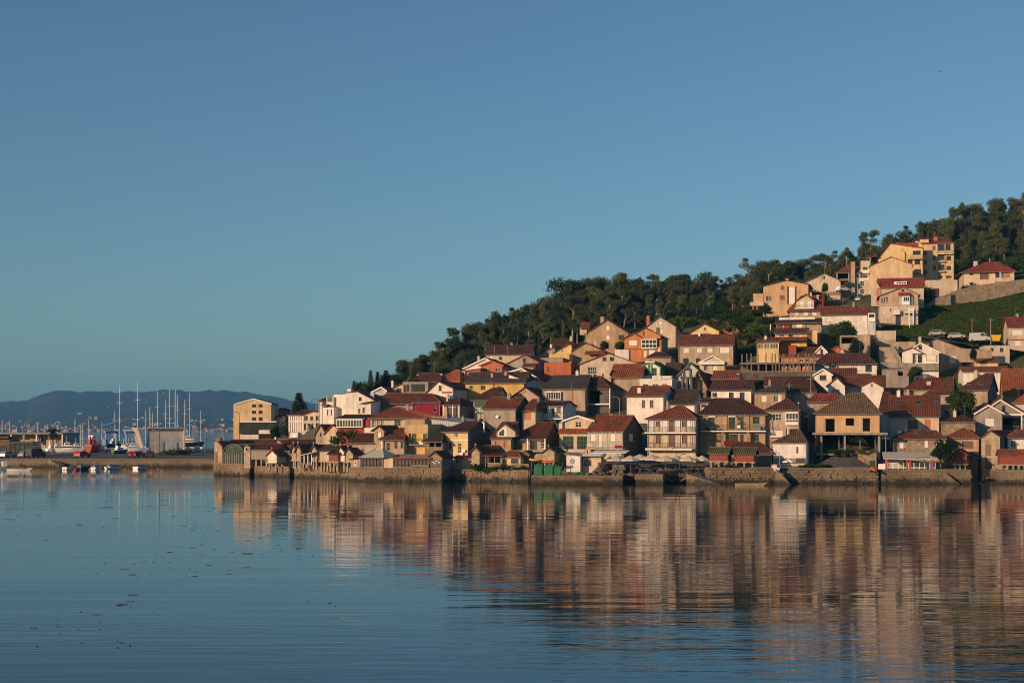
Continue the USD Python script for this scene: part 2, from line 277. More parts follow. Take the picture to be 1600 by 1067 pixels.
class House:
    def __init__(h, crop, name, label, x, eave, base, Y, a=17., D=9., roof=('flat',), wall='cream', side=None, rmat='tile', win=(), swin=(), lwin=(), cat='house', over=.45, group=None,
                 found=4.0, open_below=None, trim=None, gutter='metal_grey', tilt=None, back=True, walls=True, foot=True):
        h.cx, h.cy, h.cs = CROP[crop]; h.Y, h.D = Y, D
        a = math.radians(a); h.U = np.array([math.cos(a), -math.sin(a)]); h.V = np.array([math.sin(a), math.cos(a)])
        x0, x1 = h.X(x[0]), h.X(x[1]); xc = (x0 + x1) / 2
        C = np.array([(xc - 800) / FP * Y, Y])
        def along(px):
            d = np.array([(px - 800) / FP, 1.0]); return cross2(d, C) / cross2(h.U, d)
        t0, t1 = along(x0), along(x1)
        h.O = C + h.U * t0; h.W = W = t1 - t0
        h.ze = zat(h.Yp(eave), Y); h.zb = zat(h.Yp(base), Y); h.base = h.zb
        h.p = thing(name, label, cat, (h.O[0], h.O[1], 0), -math.degrees(a), group)
        if foot: FOOT.append((h.O, h.U, h.V, W, D, h.zb))
        zf = h.zb - found if open_below is None else zat(h.Yp(open_below), Y)
        h.zf = zf; t = .3
        kind = roof[0]; R = MB(); planes = []; o = over; ze = h.ze
        front = [(0, zf), (W, zf), (W, ze), (0, ze)]; lft = [(t, zf), (D - t, zf), (D - t, ze), (t, ze)]; rgt = list(lft); bck = list(front)
        if kind in ('hip', 'side'):
            zr = EYE + (HOR - h.Yp(roof[1])) / FP * (Y + .5 * D * h.V[1])
            zr = max(zr, ze + .4)
            if kind == 'side': u0, u1 = 0., W
            else:
                u0 = 0. if roof[2] is None else h.hit(roof[2], roof[1], D / 2)[0]
                u1 = W if roof[3] is None else h.hit(roof[3], roof[1], D / 2)[0]
                u0, u1 = (min(max(u0, 0), W * .85), max(min(u1, W), W * .15)); u1 = max(u1, u0 + .3)
            s = (zr - ze) / (D / 2); zo = ze - s * o
            ol = o * s * u0 / (zr - ze) if u0 > .3 else .3; orr = o * s * (W - u1) / (zr - ze) if u1 < W - .3 else .3
            a0, a1 = (u0 if u0 > .3 else -ol), (u1 if u1 < W - .3 else W + orr)
            planes += [[(-ol, -o, zo), (W + orr, -o, zo), (a1, D / 2, zr), (a0, D / 2, zr)], [(W + orr, D + o, zo), (-ol, D + o, zo), (a0, D / 2, zr), (a1, D / 2, zr)]]
            if u0 > .3: planes.append([(-ol, D + o, zo), (-ol, -o, zo), (u0, D / 2, zr)]); R.bar((-ol, -o, zo + .14), (u0, D / 2, zr + .14), .12, 5); R.bar((-ol, D + o, zo + .14), (u0, D / 2, zr + .14), .12, 5)
            else: lft.insert(3, (D / 2, zr))
            if u1 < W - .3: planes.append([(W + orr, -o, zo), (W + orr, D + o, zo), (u1, D / 2, zr)]); R.bar((W + orr, -o, zo + .14), (u1, D / 2, zr + .14), .12, 5); R.bar((W + orr, D + o, zo + .14), (u1, D / 2, zr + .14), .12, 5)
            else: rgt.insert(3, (D / 2, zr))
            R.bar((a0, D / 2, zr + .14), (a1, D / 2, zr + .14), .13, 5)
            h.eaveline = [(-ol, -o - .06, zo + .05), (W + orr, -o - .06, zo + .05)]
            h.zr = zr
            h.roofz = lambda u, w: ze + s * min(w, D - w)
            h.slope = s
        elif kind == 'front':                      # ('front', apex_x, apex_y[, left_eave_y, right_eave_y])
            ua, za = h.hit(roof[1], roof[2], 0); zl = zat(h.Yp(roof[3]), Y) if len(roof) > 3 and roof[3] else ze; zrr = zat(h.Yp(roof[4]), Y) if len(roof) > 4 and roof[4] else ze
            ua = min(max(ua, .2), W - .2)
            front = [(0, zf), (W, zf), (W, zrr), (ua, za), (0, zl)]; bck = front
            lft = [(t, zf), (D - t, zf), (D - t, zl), (t, zl)]; rgt = [(t, zf), (D - t, zf), (D - t, zrr), (t, zrr)]
            sl, sr = (za - zl) / ua, (za - zrr) / (W - ua); of = min(o, .35)
            planes += [[(-o, D + .3, zl - sl * o), (-o, -of, zl - sl * o), (ua, -of, za), (ua, D + .3, za)], [(W + o, -of, zrr - sr * o), (W + o, D + .3, zrr - sr * o), (ua, D + .3, za), (ua, -of, za)]]
            R.bar((ua, -of, za + .14), (ua, D + .3, za + .14), .13, 5)
            h.eaveline = None; h.zr = za
            h.barge = [((-o, -of - .03, zl - sl * o + .03), (ua, -of - .03, za + .03)), ((W + o, -of - .03, zrr - sr * o + .03), (ua, -of - .03, za + .03))]
            h.roofz = lambda u, w: zl + sl * u if u < ua else zrr + sr * (W - u)
        elif kind == 'shed':                       # ('shed', left_y, right_y, rise to the back in metres)
            zl, zrr = zat(h.Yp(roof[1]), Y), zat(h.Yp(roof[2]), Y); rise = roof[3] if len(roof) > 3 else 0.
            front = [(0, zf), (W, zf), (W, zrr), (0, zl)]; bck = [(0, zf), (W, zf), (W, zrr + rise), (0, zl + rise)]
            lft = [(t, zf), (D - t, zf), (D - t, zl + rise), (t, zl)]; rgt = [(t, zf), (D - t, zf), (D - t, zrr + rise), (t, zrr)]
            m = (zrr - zl) / W; r = rise / D
            c = lambda u, w: (u, w, zl + m * u + r * w)
            planes.append([c(-.3, -o), c(W + .3, -o), c(W + .3, D + .3), c(-.3, D + .3)])
            h.eaveline = None; h.zr = max(zl, zrr) + rise; h.roofz = lambda u, w: c(u, w)[2]
        else:                                      # flat, with a low parapet
            h.eaveline = None; h.zr = ze; h.roofz = lambda u, w: ze - .25
            R.box(t + .01, W - t - .01, t + .01, D - t - .01, ze - .45, ze - .28)
            R.box(-.06, W + .06, -.06, t + .05, ze + .003, ze + .09); R.box(-.06, W + .06, D - t - .05, D + .06, ze + .003, ze + .09); R.box(-.06, t + .05, t + .052, D - t - .052, ze + .003, ze + .09); R.box(W - t - .05, W + .06, t + .052, D - t - .052, ze + .003, ze + .09)
        tiles(R, planes, rows=rmat.startswith('tile'), pitch=.30 if Y < 262 else .38)
        h.roofpart = part(h.p, 'roof', R, rmat)
        # walls, with real openings
        def openings(ws, w_plane, axis):
            out = []
            for q in ws:
                (ua, zt), (ub, zbt) = (h.hit(q[0], q[1], w_plane), h.hit(q[2], q[3], w_plane)) if axis == 'f' else (h.hit_side(q[0], q[1], w_plane), h.hit_side(q[2], q[3], w_plane))
                if ub < ua: ua, ub = ub, ua
                out.append((max(ua, .12), min(zt, zbt), ub, max(zt, zbt), *q[4:]))
            return out
        fo, so, lo = openings(win, 0., 'f'), openings(swin, W, 's'), openings(lwin, 0., 's')
        def holed(pts, ops):
            g = Polygon(pts).buffer(0)
            for q in ops:
                if q[2] - q[0] > .1 and not q[4].startswith('+'): g = g.difference(shapely.box(q[0], q[1], q[2], q[3]))
            return g
        Z = (0, 0, 1)
        WL = MB(); S_ = WL if side in (None, wall) else MB()
        if walls:
            WL.extrude(holed(front, fo), t, (0, 0, 0), (1, 0, 0), Z, (0, 1, 0))
            S_.extrude(holed(rgt, so), t, (W, 0, 0), (0, 1, 0), Z, (-1, 0, 0)); S_.extrude(holed(lft, lo), t, (0, 0, 0), (0, 1, 0), Z, (1, 0, 0))
            if back: S_.extrude(Polygon(bck).buffer(0), t, (0, D, 0), (1, 0, 0), Z, (0, -1, 0))
            WL.box(t, W - t, t, D - t, zf, zf + .2)
        h.wallmat = wall
        h.wall = part(h.p, 'wall', WL, wall) if walls else None
        if S_ is not WL: part(h.p, 'wall', S_, side)
        for q in fo: h.window(q, lambda u, w, z: (u, w, z))
        for q in so: h.window(q, lambda u, w, z: (W - w, u, z))
        for q in lo: h.window(q, lambda u, w, z: (w, u, z))
        if trim and kind == 'front':
            for b in h.barge:
                m = MB(); p, q = np.array(b[0]), np.array(b[1]); m.hexa([p + (0, -.06, -.16), q + (0, -.06, -.16), q + (0, .02, -.16), p + (0, .02, -.16), p + (0, -.06, .12), q + (0, -.06, .12), q + (0, .02, .12), p + (0, .02, .12)])
                part(h.p, 'bargeboard', m, trim)
        elif h.eaveline and gutter:
            part(h.p, 'gutter', MB().bar(*h.eaveline, .075, 6), trim or gutter)
            x = rng.choice([.12, W - .12]); part(h.p, 'downpipe', MB().bar((x, -.08, zf), (x, -.08, ze - .1), .05, 5), gutter if not trim else trim)

        # what such roofs and walls carry: small chimneys, aerials, a dish
        if kind in ('hip', 'side') and cat == 'house' and Y < 360 and W > 4:
            if rng.random() < .42:
                u, w = W * rng.uniform(.25, .75), D * rng.uniform(.35, .6); z = h.roofz(u, w); r = rng.uniform(.2, .32); k = z + rng.uniform(.7, 1.2)
                m = MB().box(u - r, u + r, w - r, w + r, z - .8, k); m.box(u - r - .06, u + r + .06, w - r - .06, w + r + .06, k + .003, k + .09); m.bar((u, w, k + .09), (u, w, k + .4), .11, 6); part(h.roofpart, 'chimney', m, rng.choice(['pale', 'grey', 'white', 'grey']))
            if rng.random() < .45:
                u, w = W * rng.uniform(.2, .8), D * .5; z = h.roofz(u, w); k = z + rng.uniform(1.4, 2.6); m = MB().bar((u, w, z - .2), (u, w, k), .03, 4)
                for q, l in ((.08, .5), (.35, .6), (.62, .4)): m.bar((u - l, w, k - q), (u + l, w, k - q), .018, 3)
                part(h.roofpart, 'aerial', m, 'metal_grey')

    def X(h, x): return h.cx + x / h.cs
    def Yp(h, y): return h.cy + y / h.cs
    def hit(h, x, y, w):
        d = ray(h.X(x), h.Yp(y)); o = h.O + h.V * w
        t = (o @ h.V) / (d[:2] @ h.V); q = d[:2] * t - h.O
        return q @ h.U, EYE + d[2] * t
    def hit_side(h, x, y, u):
        d = ray(h.X(x), h.Yp(y)); o = h.O + h.U * u
        t = (o @ h.U) / (d[:2] @ h.U); q = d[:2] * t - h.O
        return q @ h.V, EYE + d[2] * t

    def window(h, q, L):
        """q = (u0, z0, u1, z1, kind[, panes across, panes down]); L maps (along, inward, up) to the house"""
        u0, z0, u1, z1, k = q[:5]; w, hh = u1 - u0, z1 - z0
        if w < .1 or hh < .1: return
        proud = k.startswith('+'); k = k.lstrip('+')
        if k == 'h': return
        d0 = -.10 if proud else .12
        def bx(m, a, b, c, d, e, f):
            v = [L(x, y, z) for z in (e, f) for (x, y) in ((a, c), (b, c), (b, d), (a, d))]
            v = np.array(v, float); 
            if np.dot(np.cross(v[1] - v[0], v[3] - v[0]), v[4] - v[0]) < 0: v = v[[3, 2, 1, 0, 7, 6, 5, 4]]
            return m.hexa(v)
        door = k.startswith('D'); c = k[-1]
        mat = {'w': 'white_paint', 'd': 'dark_frame', 'b': 'blind', 'o': 'shutter_orange', 'n': 'shutter_brown', 'r': 'trim_red', 'g': 'trim_green', 'm': 'metal_grey'}[c]
        f = min(.07, w * .12)
        nx = q[5] if len(q) > 5 else max(1, round(w / .75)); ny = q[6] if len(q) > 6 else (2 if hh > 1.7 else 1)
        F = MB()
        bx(F, u0 + .003, u0 + f, d0, d0 + .09, z0 + .003, z1 - .003); bx(F, u1 - f, u1 - .003, d0, d0 + .09, z0 + .003, z1 - .003)
        bx(F, u0 + f, u1 - f, d0, d0 + .09, z0 + .003, z0 + f); bx(F, u0 + f, u1 - f, d0, d0 + .09, z1 - f, z1 - .003)
        glazed = c in 'wdgrm' and not k == 'Dn'
        if glazed:
            for i in range(1, nx): x = u0 + w * i / nx; bx(F, x - f * .4, x + f * .4, d0 + .01, d0 + .08, z0 + f, z1 - f)
            for j in range(1, ny): z = z0 + hh * j / ny; bx(F, u0 + f, u1 - f, d0 + .015, d0 + .075, z - f * .35, z + f * .35)
        p = part(h.p, 'door' if door else ('shutter' if c in 'bon' else 'window'), F, mat)
        G = MB()
        if glazed: bx(G, u0 + f, u1 - f, d0 + .045, d0 + .06, z0 + f, z1 - f); part(p, 'pane', G, 'glass')
        else:
            n = max(2, int(hh / .28))
            for i in range(n): za, zc = z0 + f + (hh - 2 * f) * i / n, z0 + f + (hh - 2 * f) * (i + 1) / n; bx(G, u0 + f, u1 - f, d0 + .02, d0 + .06, za + .012, zc - .008)
            part(p, 'panel', G, mat)
        if not door and not proud:
            S = MB(); bx(S, u0 - .08, u1 + .08, -.07, d0 - .004, z0 - .09, z0 + .002); part(p, 'sill', S, 'granite_pale')

    # extras, all given by rows and columns of the crop; "out" metres in front of the facade
    def box(h, name, x0, y0, x1, y1, out, mat, depth=None, label=None, w=0.):
        u0, z1 = h.hit(x0, y0, w - out); u1, z0 = h.hit(x1, y1, w - out)
        return part(h.p, name, MB().box(u0, u1, w - out, w - out + (depth or max(out - .004, .1)), min(z0, z1), max(z0, z1)), mat, label)
    def posts(h, name, xs, y0, y1, out, mat, r=.08, w=0.):
        for x in xs:
            u, z1 = h.hit(x, y0, w - out); _, z0 = h.hit(x, y1, w - out)
            part(h.p, name, MB().box(u - r, u + r, w - out, w - out + 2 * r, z0, z1), mat)
    def balcony(h, x0, x1, y, out=1.2, rail=1.0, mat='concrete', rmat='metal_dark', thick=.2, wallrail=False):
        u0, z = h.hit(x0, y, -out); u1, _ = h.hit(x1, y, -out)
        p = part(h.p, 'balcony', MB().box(u0, u1, -out, -.004, z - thick, z), mat)
        if not rail: return p
        m = MB()
        if wallrail: m.box(u0, u1, -out, -out + .12, z + .003, z + rail); m.box(u0, u0 + .12, -out + .121, -.004, z + .003, z + rail); m.box(u1 - .12, u1, -out + .121, -.004, z + .003, z + rail)
        else:
            for zz in (z + rail, z + .12): m.bar((u0, -out + .05, zz), (u1, -out + .05, zz), .035, 4); m.bar((u0 + .04, -out, zz), (u0 + .04, 0, zz), .03, 4); m.bar((u1 - .04, -out, zz), (u1 - .04, 0, zz), .03, 4)
            for x in np.arange(u0 + .05, u1, .22): m.bar((x, -out + .05, z), (x, -out + .05, z + rail), .016, 3)
        part(p, 'railing', m, rmat); return p
    def chimney(h, x, ytop, wpx, wf=.5, mat='cream', tall=1.8):
        w = h.D * wf; u, z = h.hit(x, ytop, w); r = wpx / h.cs / 2 * h.Y / FP
        m = MB().box(u - r, u + r, w - r, w + r, z - tall, z - .18); m.box(u - r - .08, u + r + .08, w - r - .08, w + r + .08, z - .178, z - .08); m.box(u - r * .7, u + r * .7, w - r * .7, w + r * .7, z - .078, z)
        part(h.roofpart, 'chimney', m, mat)
    def skylight(h, x, y, wpx=20, w=None):
        for w in np.linspace(0, h.D / 2, 24):           # walk up the slope to where the sight line meets it
            u, z = h.hit(x, y, w)
            if h.roofz(u, w) >= z: break
        s = h.slope; r = wpx / h.cs / 2 * h.Y / FP; k = 1 / math.hypot(1, s)
        c = np.array([u, w, h.roofz(u, w) + .16]); e, g, n = np.array([1., 0, 0]), np.array([0, 1, s]) * k, np.array([0, -s, 1]) * k
        q = [c + e * a * r + g * b * r * 1.1 for a, b in ((-1, -1), (1, -1), (1, 1), (-1, 1))]
        p = part(h.roofpart, 'skylight', MB().hexa(q + [x_ + n * .1 for x_ in q]), 'metal_grey')
        q = [c + n * .104 + e * a * r * .86 + g * b * r * .95 for a, b in ((-1, -1), (1, -1), (1, 1), (-1, 1))]
        part(h.roofpart, 'skylight_pane', MB().hexa(q + [x_ + n * .02 for x_ in q]), 'glass')
    def aerial(h, x, ytop, wf=.4, tall=2.6):
        w = h.D * wf; u, z = h.hit(x, ytop, w); m = MB().bar((u, w, z - tall), (u, w, z), .03, 4)
        for k, l in ((.08, .5), (.4, .62), (.72, .45)): m.bar((u - l, w, z - k), (u + l, w, z - k), .018, 3)
        part(h.roofpart, 'aerial', m, 'metal_grey')
    def poly(h, name, pts, out, mat, depth=.1, w=0., label=None):
        p2 = [h.hit(x, y, w - out) for x, y in pts]
        return part(h.p, name, MB().extrude(Polygon(p2).buffer(0), depth, (0, w - out, 0), (1, 0, 0), (0, 0, 1), (0, 1, 0)), mat, label)
    def lean_roof(h, name, x0, x1, ylow, yhigh, out, mat, w=0., rows=True, thick=.08):
        """a lean-to roof from its outer edge (ylow, 'out' metres in front) up to the wall (yhigh)"""
        u0, zl = h.hit(x0, ylow, w - out); u1, _ = h.hit(x1, ylow, w - out); zh = zat(h.Yp(yhigh), h.Y)
        return part(h.p, name, tiles(MB(), [[(u0, w - out, zl), (u1, w - out, zl), (u1, w - .01, zh), (u0, w - .01, zh)]], thick, rows=rows), mat)

def planks(h, x0, y0, x1, y1, out, mat, pitch=.22, side=None):
    """upright boards over a facade of an house h"""
    u0, z1 = h.hit(x0, y0, -out); u1, z0 = h.hit(x1, y1, -out)
    if side is not None: u0, u1 = 0.05, h.D - .05
    n = max(2, int((u1 - u0) / pitch)); m = MB()
    for i in range(n):
        a, b = u0 + (u1 - u0) * i / n, u0 + (u1 - u0) * (i + 1) / n; d = out + .012 * (i % 2)
        if side is None: m.box(a + .012, b - .012, -d, -.004, z0, z1)
        else: m.box(h.W + .004, h.W + d, a + .012, b - .012, z0, z1)
    part(h.p, 'boards', m, mat, kind='stuff')

def horreo(crop, label, x, eave, floor, base, Y, a=20, D=6., roof=None, wall='wood', rmat='tile_dark', legs=3, boards=None, cross=True, name='raised_granary', group='raised granaries along the waterfront'):
    h = House(crop, name, label, x, eave, floor, Y, a, D, roof, wall, rmat=rmat, cat='granary', over=.3, found=0.02, gutter=None, group=group, foot=False)
    zb = zat(h.Yp(base), Y) - .8; W = h.W
    part(h.p, 'floor_slab', MB().box(-.15, W + .15, -.15, D + .15, h.zf - .16, h.zf - .004), 'granite_pale')
    ny = max(2, legs if W > D else 2); n2 = max(2, int(D / 1.6))
    for i in range(max(2, legs)):
        for j in range(n2):
            u, w = .25 + (W - .5) * i / (max(2, legs) - 1), .25 + (D - .5) * j / (n2 - 1)
            m = MB(); m.hexa([(u + sx * .16, w + sy * .16, zb) for sx, sy in ((-1, -1), (1, -1), (1, 1), (-1, 1))] + [(u + sx * .11, w + sy * .11, h.zf - .29) for sx, sy in ((-1, -1), (1, -1), (1, 1), (-1, 1))])
            m.box(u - .28, u + .28, w - .28, w + .28, h.zf - .288, h.zf - .163); part(h.p, 'leg', m, 'granite_pale')
    if boards:
        y1 = floor - 4
        planks(h, x[0] + 6, eave + 3, x[1] - 6, y1, .05, boards)
    if cross and roof[0] == 'front':
        u, z = h.hit(roof[1], roof[2], 0); m = MB().box(u - .05, u + .05, -.2, -.1, z + .1, z + .75); m.box(u - .2, u + .2, -.2, -.1, z + .48, z + .58); part(h.roofpart, 'stone_cross', m, 'granite_pale')
    return h

# ------------------------------------------------------------------ builders: plants
def leaves(centres, radii, n, size, seed, squash=.75, hollow=.35):
    r = np.random.default_rng(seed); V = []; 
    for c, R in zip(centres, radii):
        d = r.normal(size=(n, 3)); d /= np.linalg.norm(d, axis=1, keepdims=True)
        p = c + d * (R * (hollow + (1.45 - hollow) * r.beta(1.5, 1.9, (n, 1)))) * [1, 1, squash]
        a = r.normal(size=(n, 3)); a /= np.linalg.norm(a, axis=1, keepdims=True)
        b = np.cross(a, r.normal(size=(n, 3))); b /= np.linalg.norm(b, axis=1, keepdims=True) + 1e-9
        s = size * (.6 + .8 * r.random((n, 1)))
        V.append(np.stack([p - a * s, p - b * s * .45, p + a * s, p + b * s * .45], 1).reshape(-1, 3))
    V = np.vstack(V); F = np.arange(len(V)).reshape(-1, 4)
    return V, np.vstack([F[:, [0, 1, 2]], F[:, [0, 2, 3]]])

def make_tree(kind, seed, name, label, loc, scale, rot, group=None):
    r = np.random.default_rng(seed); p = thing(name, label, 'shrub' if kind == 'bush' else 'tree', loc, rot, group, scale)
    T = MB(); C, R = [], []; leafmat, bark = 'leaf_euca', 'bark_pale'; n, size, sq = 190, .34, .75
    if kind == 'euca_sparse':
        H = 18; lean = r.normal(0, .6, 2); top = np.array([lean[0], lean[1], H * .78]); T.path([(0, 0, -2), top * .5 + (r.normal(0, .3), 0, 0), top], [.34, .22, .12])
        for i in range(11):
            f = r.uniform(.5, 1); st = top * f; an = r.uniform(0, 6.3); L = r.uniform(1.6, 4.2) * (1.15 - .5 * f); e = st + [L * math.cos(an), L * math.sin(an), r.uniform(.8, 3.4)]
            T.bar(st, e, .09, 5, .03); C.append(e); R.append(r.uniform(1.0, 1.9)); C.append(e + r.normal(0, .9, 3)); R.append(r.uniform(.7, 1.3))
        n, size, sq = 170, .30, .6
    elif kind == 'euca_dense':
        H = 18; top = np.array([r.normal(0, .5), r.normal(0, .5), H * .85]); T.path([(0, 0, -2), top * .5, top], [.4, .26, .1])
        for i in range(26):
            f = r.uniform(.22, 1) ** .8; st = top * f; an = r.uniform(0, 6.3); L = r.uniform(.8, 3.2) * (1.25 - .65 * f); e = st + [L * math.cos(an), L * math.sin(an), r.uniform(.3, 2.2)]
            T.bar(st, e, .08, 5, .03); C.append(e); R.append(r.uniform(1.1, 2.1) * (1.15 - .35 * f))
        n, size = 240, .30
        leafmat = 'leaf_euca_olive' if seed % 2 else 'leaf_euca'
    elif kind == 'euca_column':
        H = 20; top = np.array([r.normal(0, .4), r.normal(0, .4), H * .93]); T.path([(0, 0, -2), top * .5, top], [.34, .2, .06])
        for i in range(26):
            f = r.uniform(.16, 1); st = top * f; an = r.uniform(0, 6.3); L = r.uniform(.4, 1.7) * (1.3 - f); e = st + [L * math.cos(an), L * math.sin(an), r.uniform(.2, 1.6)]
            T.bar(st, e, .06, 4, .02); C.append(e); R.append(r.uniform(.8, 1.5) * (1.25 - .55 * f))
        n, size, sq, leafmat = 190, .30, 1.2, 'leaf_euca_olive'
    elif kind == 'conifer':
        H = 15; T.path([(0, 0, -2), (0, 0, H)], [.3, .05]); bark = 'bark'
        for z in np.arange(2.2, H, .75):
            L = (H - z) / H * 3.6 + .25
            for an in np.arange(0, 6.28, 6.28 / 6) + r.uniform(0, 1):
                e = np.array([L * math.cos(an), L * math.sin(an), z - L * .12]) * [*r.uniform(.75, 1.1, 1).repeat(2), 1]; T.bar((0, 0, z), e, .05, 3, .015)
                for f in (.55, .95): C.append(np.array([0, 0, z]) * (1 - f) + e * f); R.append(.28 + .22 * L * f)
        n, size, sq, leafmat = 26, .3, .55, 'leaf_pine'
    elif kind == 'pine':
        H = 14; top = np.array([r.normal(0, .5), r.normal(0, .5), H * .8]); T.path([(0, 0, -2), top * .5, top], [.32, .22, .1]); bark = 'bark'
        for i in range(17):
            f = r.uniform(.4, 1); st = top * f; an = r.uniform(0, 6.3); L = r.uniform(1., 3.4) * (1.3 - .6 * f); e = st + [L * math.cos(an), L * math.sin(an), r.uniform(.3, 1.8)]
            T.bar(st, e, .07, 4, .03); C.append(e); R.append(r.uniform(1., 1.8))
        n, size, leafmat = 200, .29, 'leaf_pine'
    elif kind == 'broad':
        H = 7; T.path([(0, 0, -1), (0, 0, 1.6)], [.24, .18]); bark = 'bark'
        for i in range(28):
            an, f = r.uniform(0, 6.3), r.random(); L = r.uniform(.3, 2.4); e = np.array([L * math.cos(an), L * math.sin(an), 1.5 + 4.4 * f * (1 - .08 * L * L)])
            T.bar((0, 0, 1.4), e, .08, 4, .02); C.append(e); R.append(r.uniform(.8, 1.35))
        n, size, leafmat = 190, .26, 'leaf_green' if seed % 2 else 'leaf_dark'
    elif kind == 'bush':
        H = 2.4; bark = 'bark'
        for i in range(8):
            an = r.uniform(0, 6.3); L = r.uniform(.1, 1.5); e = np.array([L * math.cos(an), L * math.sin(an), r.uniform(.4, 1.7)]); T.bar((0, 0, -.6), e, .05, 4, .02); C.append(e); R.append(r.uniform(.6, 1.0))
        n, size, leafmat = 110, .19, ('leaf_green', 'leaf_bright', 'leaf_dark')[seed % 3]
    elif kind == 'palm':
        H = 7; T.path([(0, 0, -1), (.1, 0, 3), (0, 0, 5.6)], [.32, .26, .22], 8); bark = 'bark'; V = []; F = []
        for i in range(34):
            an = i * 2.4; up = r.uniform(-.5, 1.1); L = r.uniform(2.1, 2.9); pts = []
            for s in np.linspace(0, 1, 7): pts.append(np.array([math.cos(an) * L * s * math.cos(up * .6), math.sin(an) * L * s * math.cos(up * .6), 5.6 + L * s * math.sin(up) - 1.5 * s * s]))
            sdv = np.array([-math.sin(an), math.cos(an), 0])
            for k in range(6):
                b = len(V) ; w0, w1 = .28 * math.sin(.3 + 2.6 * k / 6), .28 * math.sin(.3 + 2.6 * (k + 1) / 6)
                V += [pts[k] - sdv * w0 - (0, 0, .12), pts[k], pts[k + 1], pts[k + 1] - sdv * w1 - (0, 0, .12), pts[k] + sdv * w0 - (0, 0, .12), pts[k + 1] + sdv * w1 - (0, 0, .12)]
                F += [(b, b + 1, b + 2, b + 3), (b + 1, b + 4, b + 5, b + 2)]
        part(p, 'trunk', T, bark); part(p, 'crown', MB().add(V, F), 'leaf_green'); return p
    if len(T.v): part(p, 'stem' if kind == 'bush' else 'trunk', T, bark)
    part(p, 'crown', leaves(C, R, n, size, seed + 50, sq), leafmat)
    return p
TREE_H = dict(euca_sparse=17.5, euca_dense=18., euca_column=20., conifer=15., pine=13.5, broad=7., bush=2.4, palm=7.)
PROTO = {}
NAMES = dict(euca_sparse='eucalyptus_tree', euca_dense='eucalyptus_tree', euca_column='slender_eucalyptus_tree', conifer='conifer_tree', pine='pine_tree', broad='broadleaf_tree', bush='shrub', palm='palm_tree')
def tree(kind, label, x, y, z, height, group=None, width=1.0, variant=None):
    v = int(rng.integers(0, 5 if kind.startswith('euca') else 3)) if variant is None else variant
    sc = height / TREE_H[kind]; sc = (sc * width * rng.uniform(.72, 1.22), sc * width * rng.uniform(.72, 1.22), sc); rot = rng.uniform(0, 360)
    if (kind, v) not in PROTO:
        PROTO[kind, v] = make_tree(kind, v + 11 * len(kind), NAMES[kind], label, (x, y, z), sc, rot, group); return PROTO[kind, v]
    return copy_of(PROTO[kind, v], NAMES[kind], label, 'shrub' if kind == 'bush' else 'tree', (x, y, z), rot, group, sc)
# ------------------------------------------------------------------ the town, front row by the water, right to left
h = House('6', 'unfinished_house', 'ochre unfinished house on bare concrete posts with mossy hip roof, empty window openings', (690, 1195), 430, 600, 240, 10, 10, ('hip', 283, 955, 1062), 'ochre', rmat='tile_moss', open_below=598,
          win=[(753, 478, 835, 580, 'h'), (922, 475, 988, 532, 'h'), (1050, 475, 1115, 578, 'h')], found=0)
h.box('floor_slab', 665, 588, 1255, 606, 1.4, 'concrete', depth=11.5)
h.posts('post', [728, 915, 1187], 607, 800, .6, 'concrete', .17); h.posts('post', [680, 868, 1035, 1155, 1240], 607, 775, .2, 'metal_grey', .06, w=2.)
h.posts('post', [735, 940, 1185], 607, 800, 0, 'concrete', .17, w=8.)
for x in (753, 1050): h.box('door_post', x, 480, x + 6, 580, .0, 'white_paint', depth=.1, w=.1)
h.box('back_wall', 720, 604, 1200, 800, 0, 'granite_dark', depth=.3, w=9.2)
h.box('lower_slab', 690, 752, 870, 768, 1.2, 'concrete', depth=4.); h.box('ledge', 830, 735, 1165, 752, 1.6, 'granite', depth=.5); h.box('side_wall', 700, 607, 716, 800, 0, 'granite_dark', depth=8., w=1.2); h.box('side_wall', 1180, 607, 1196, 800, 0, 'granite_dark', depth=8., w=1.2)  # side walls added, coloured dark to deepen the shade below the house
h.box('masonry_wall', 1018, 745, 1165, 905, 1.5, 'granite', depth=.5); h.box('panel', 890, 808, 975, 908, 1.7, 'sheet', depth=.12); h.box('board', 1022, 800, 1068, 855, 1.6, 'shutter_orange', depth=.08); h.box('door', 1110, 810, 1150, 905, 1.62, 'dark_frame', depth=.1)
ARCH = [(930, 720)] + [(930 + 170 * (1 - math.cos(t)) / 2, 700 - 80 * math.sin(t)) for t in np.linspace(0, math.pi, 12)] + [(1100, 720)]
h.poly('arch', ARCH, 0, 'granite_pale', .2, w=7.)
h = House('6', 'small_house', 'low white house with dark slit windows and steep brown hip roof, right on the quay', (347, 612), 668, 830, 236, 15, 6.5, ('hip', 580, 540, 562), 'white', rmat='tile_brown', win=[(530, 700, 545, 716, 'd', 1, 1), (530, 719, 545, 733, 'd', 1, 1), (530, 736, 545, 750, 'd', 1, 1)], over=.25)
h.box('plinth', 345, 790, 528, 836, .12, 'granite'); h.box('doorway', 530, 790, 606, 832, .1, 'dark_frame')
h = House('6', 'house', 'tall grey house with white glazed bay window and closed white blind below', (287, 555), 410, 692, 244, 13, 11, ('hip', 333, 440, 470), 'beige', 'beige', 'tile',
          win=[(315, 440, 413, 494, 'w', 4, 2), (318, 570, 418, 620, 'b'), (447, 558, 546, 624, 'd', 2, 1)])
h.box('bay', 443, 424, 545, 528, .7, 'white_paint')
for i in range(4): h.box('bay_pane', 450 + i * 24, 436, 469 + i * 24, 480, .73, 'glass', depth=.028); h.box('bay_pane', 450 + i * 24, 487, 469 + i * 24, 503, .73, 'glass', depth=.028)
h.box('awning', 318, 618, 418, 628, .5, 'canvas'); h.chimney(546, 348, 10, .6, 'white')
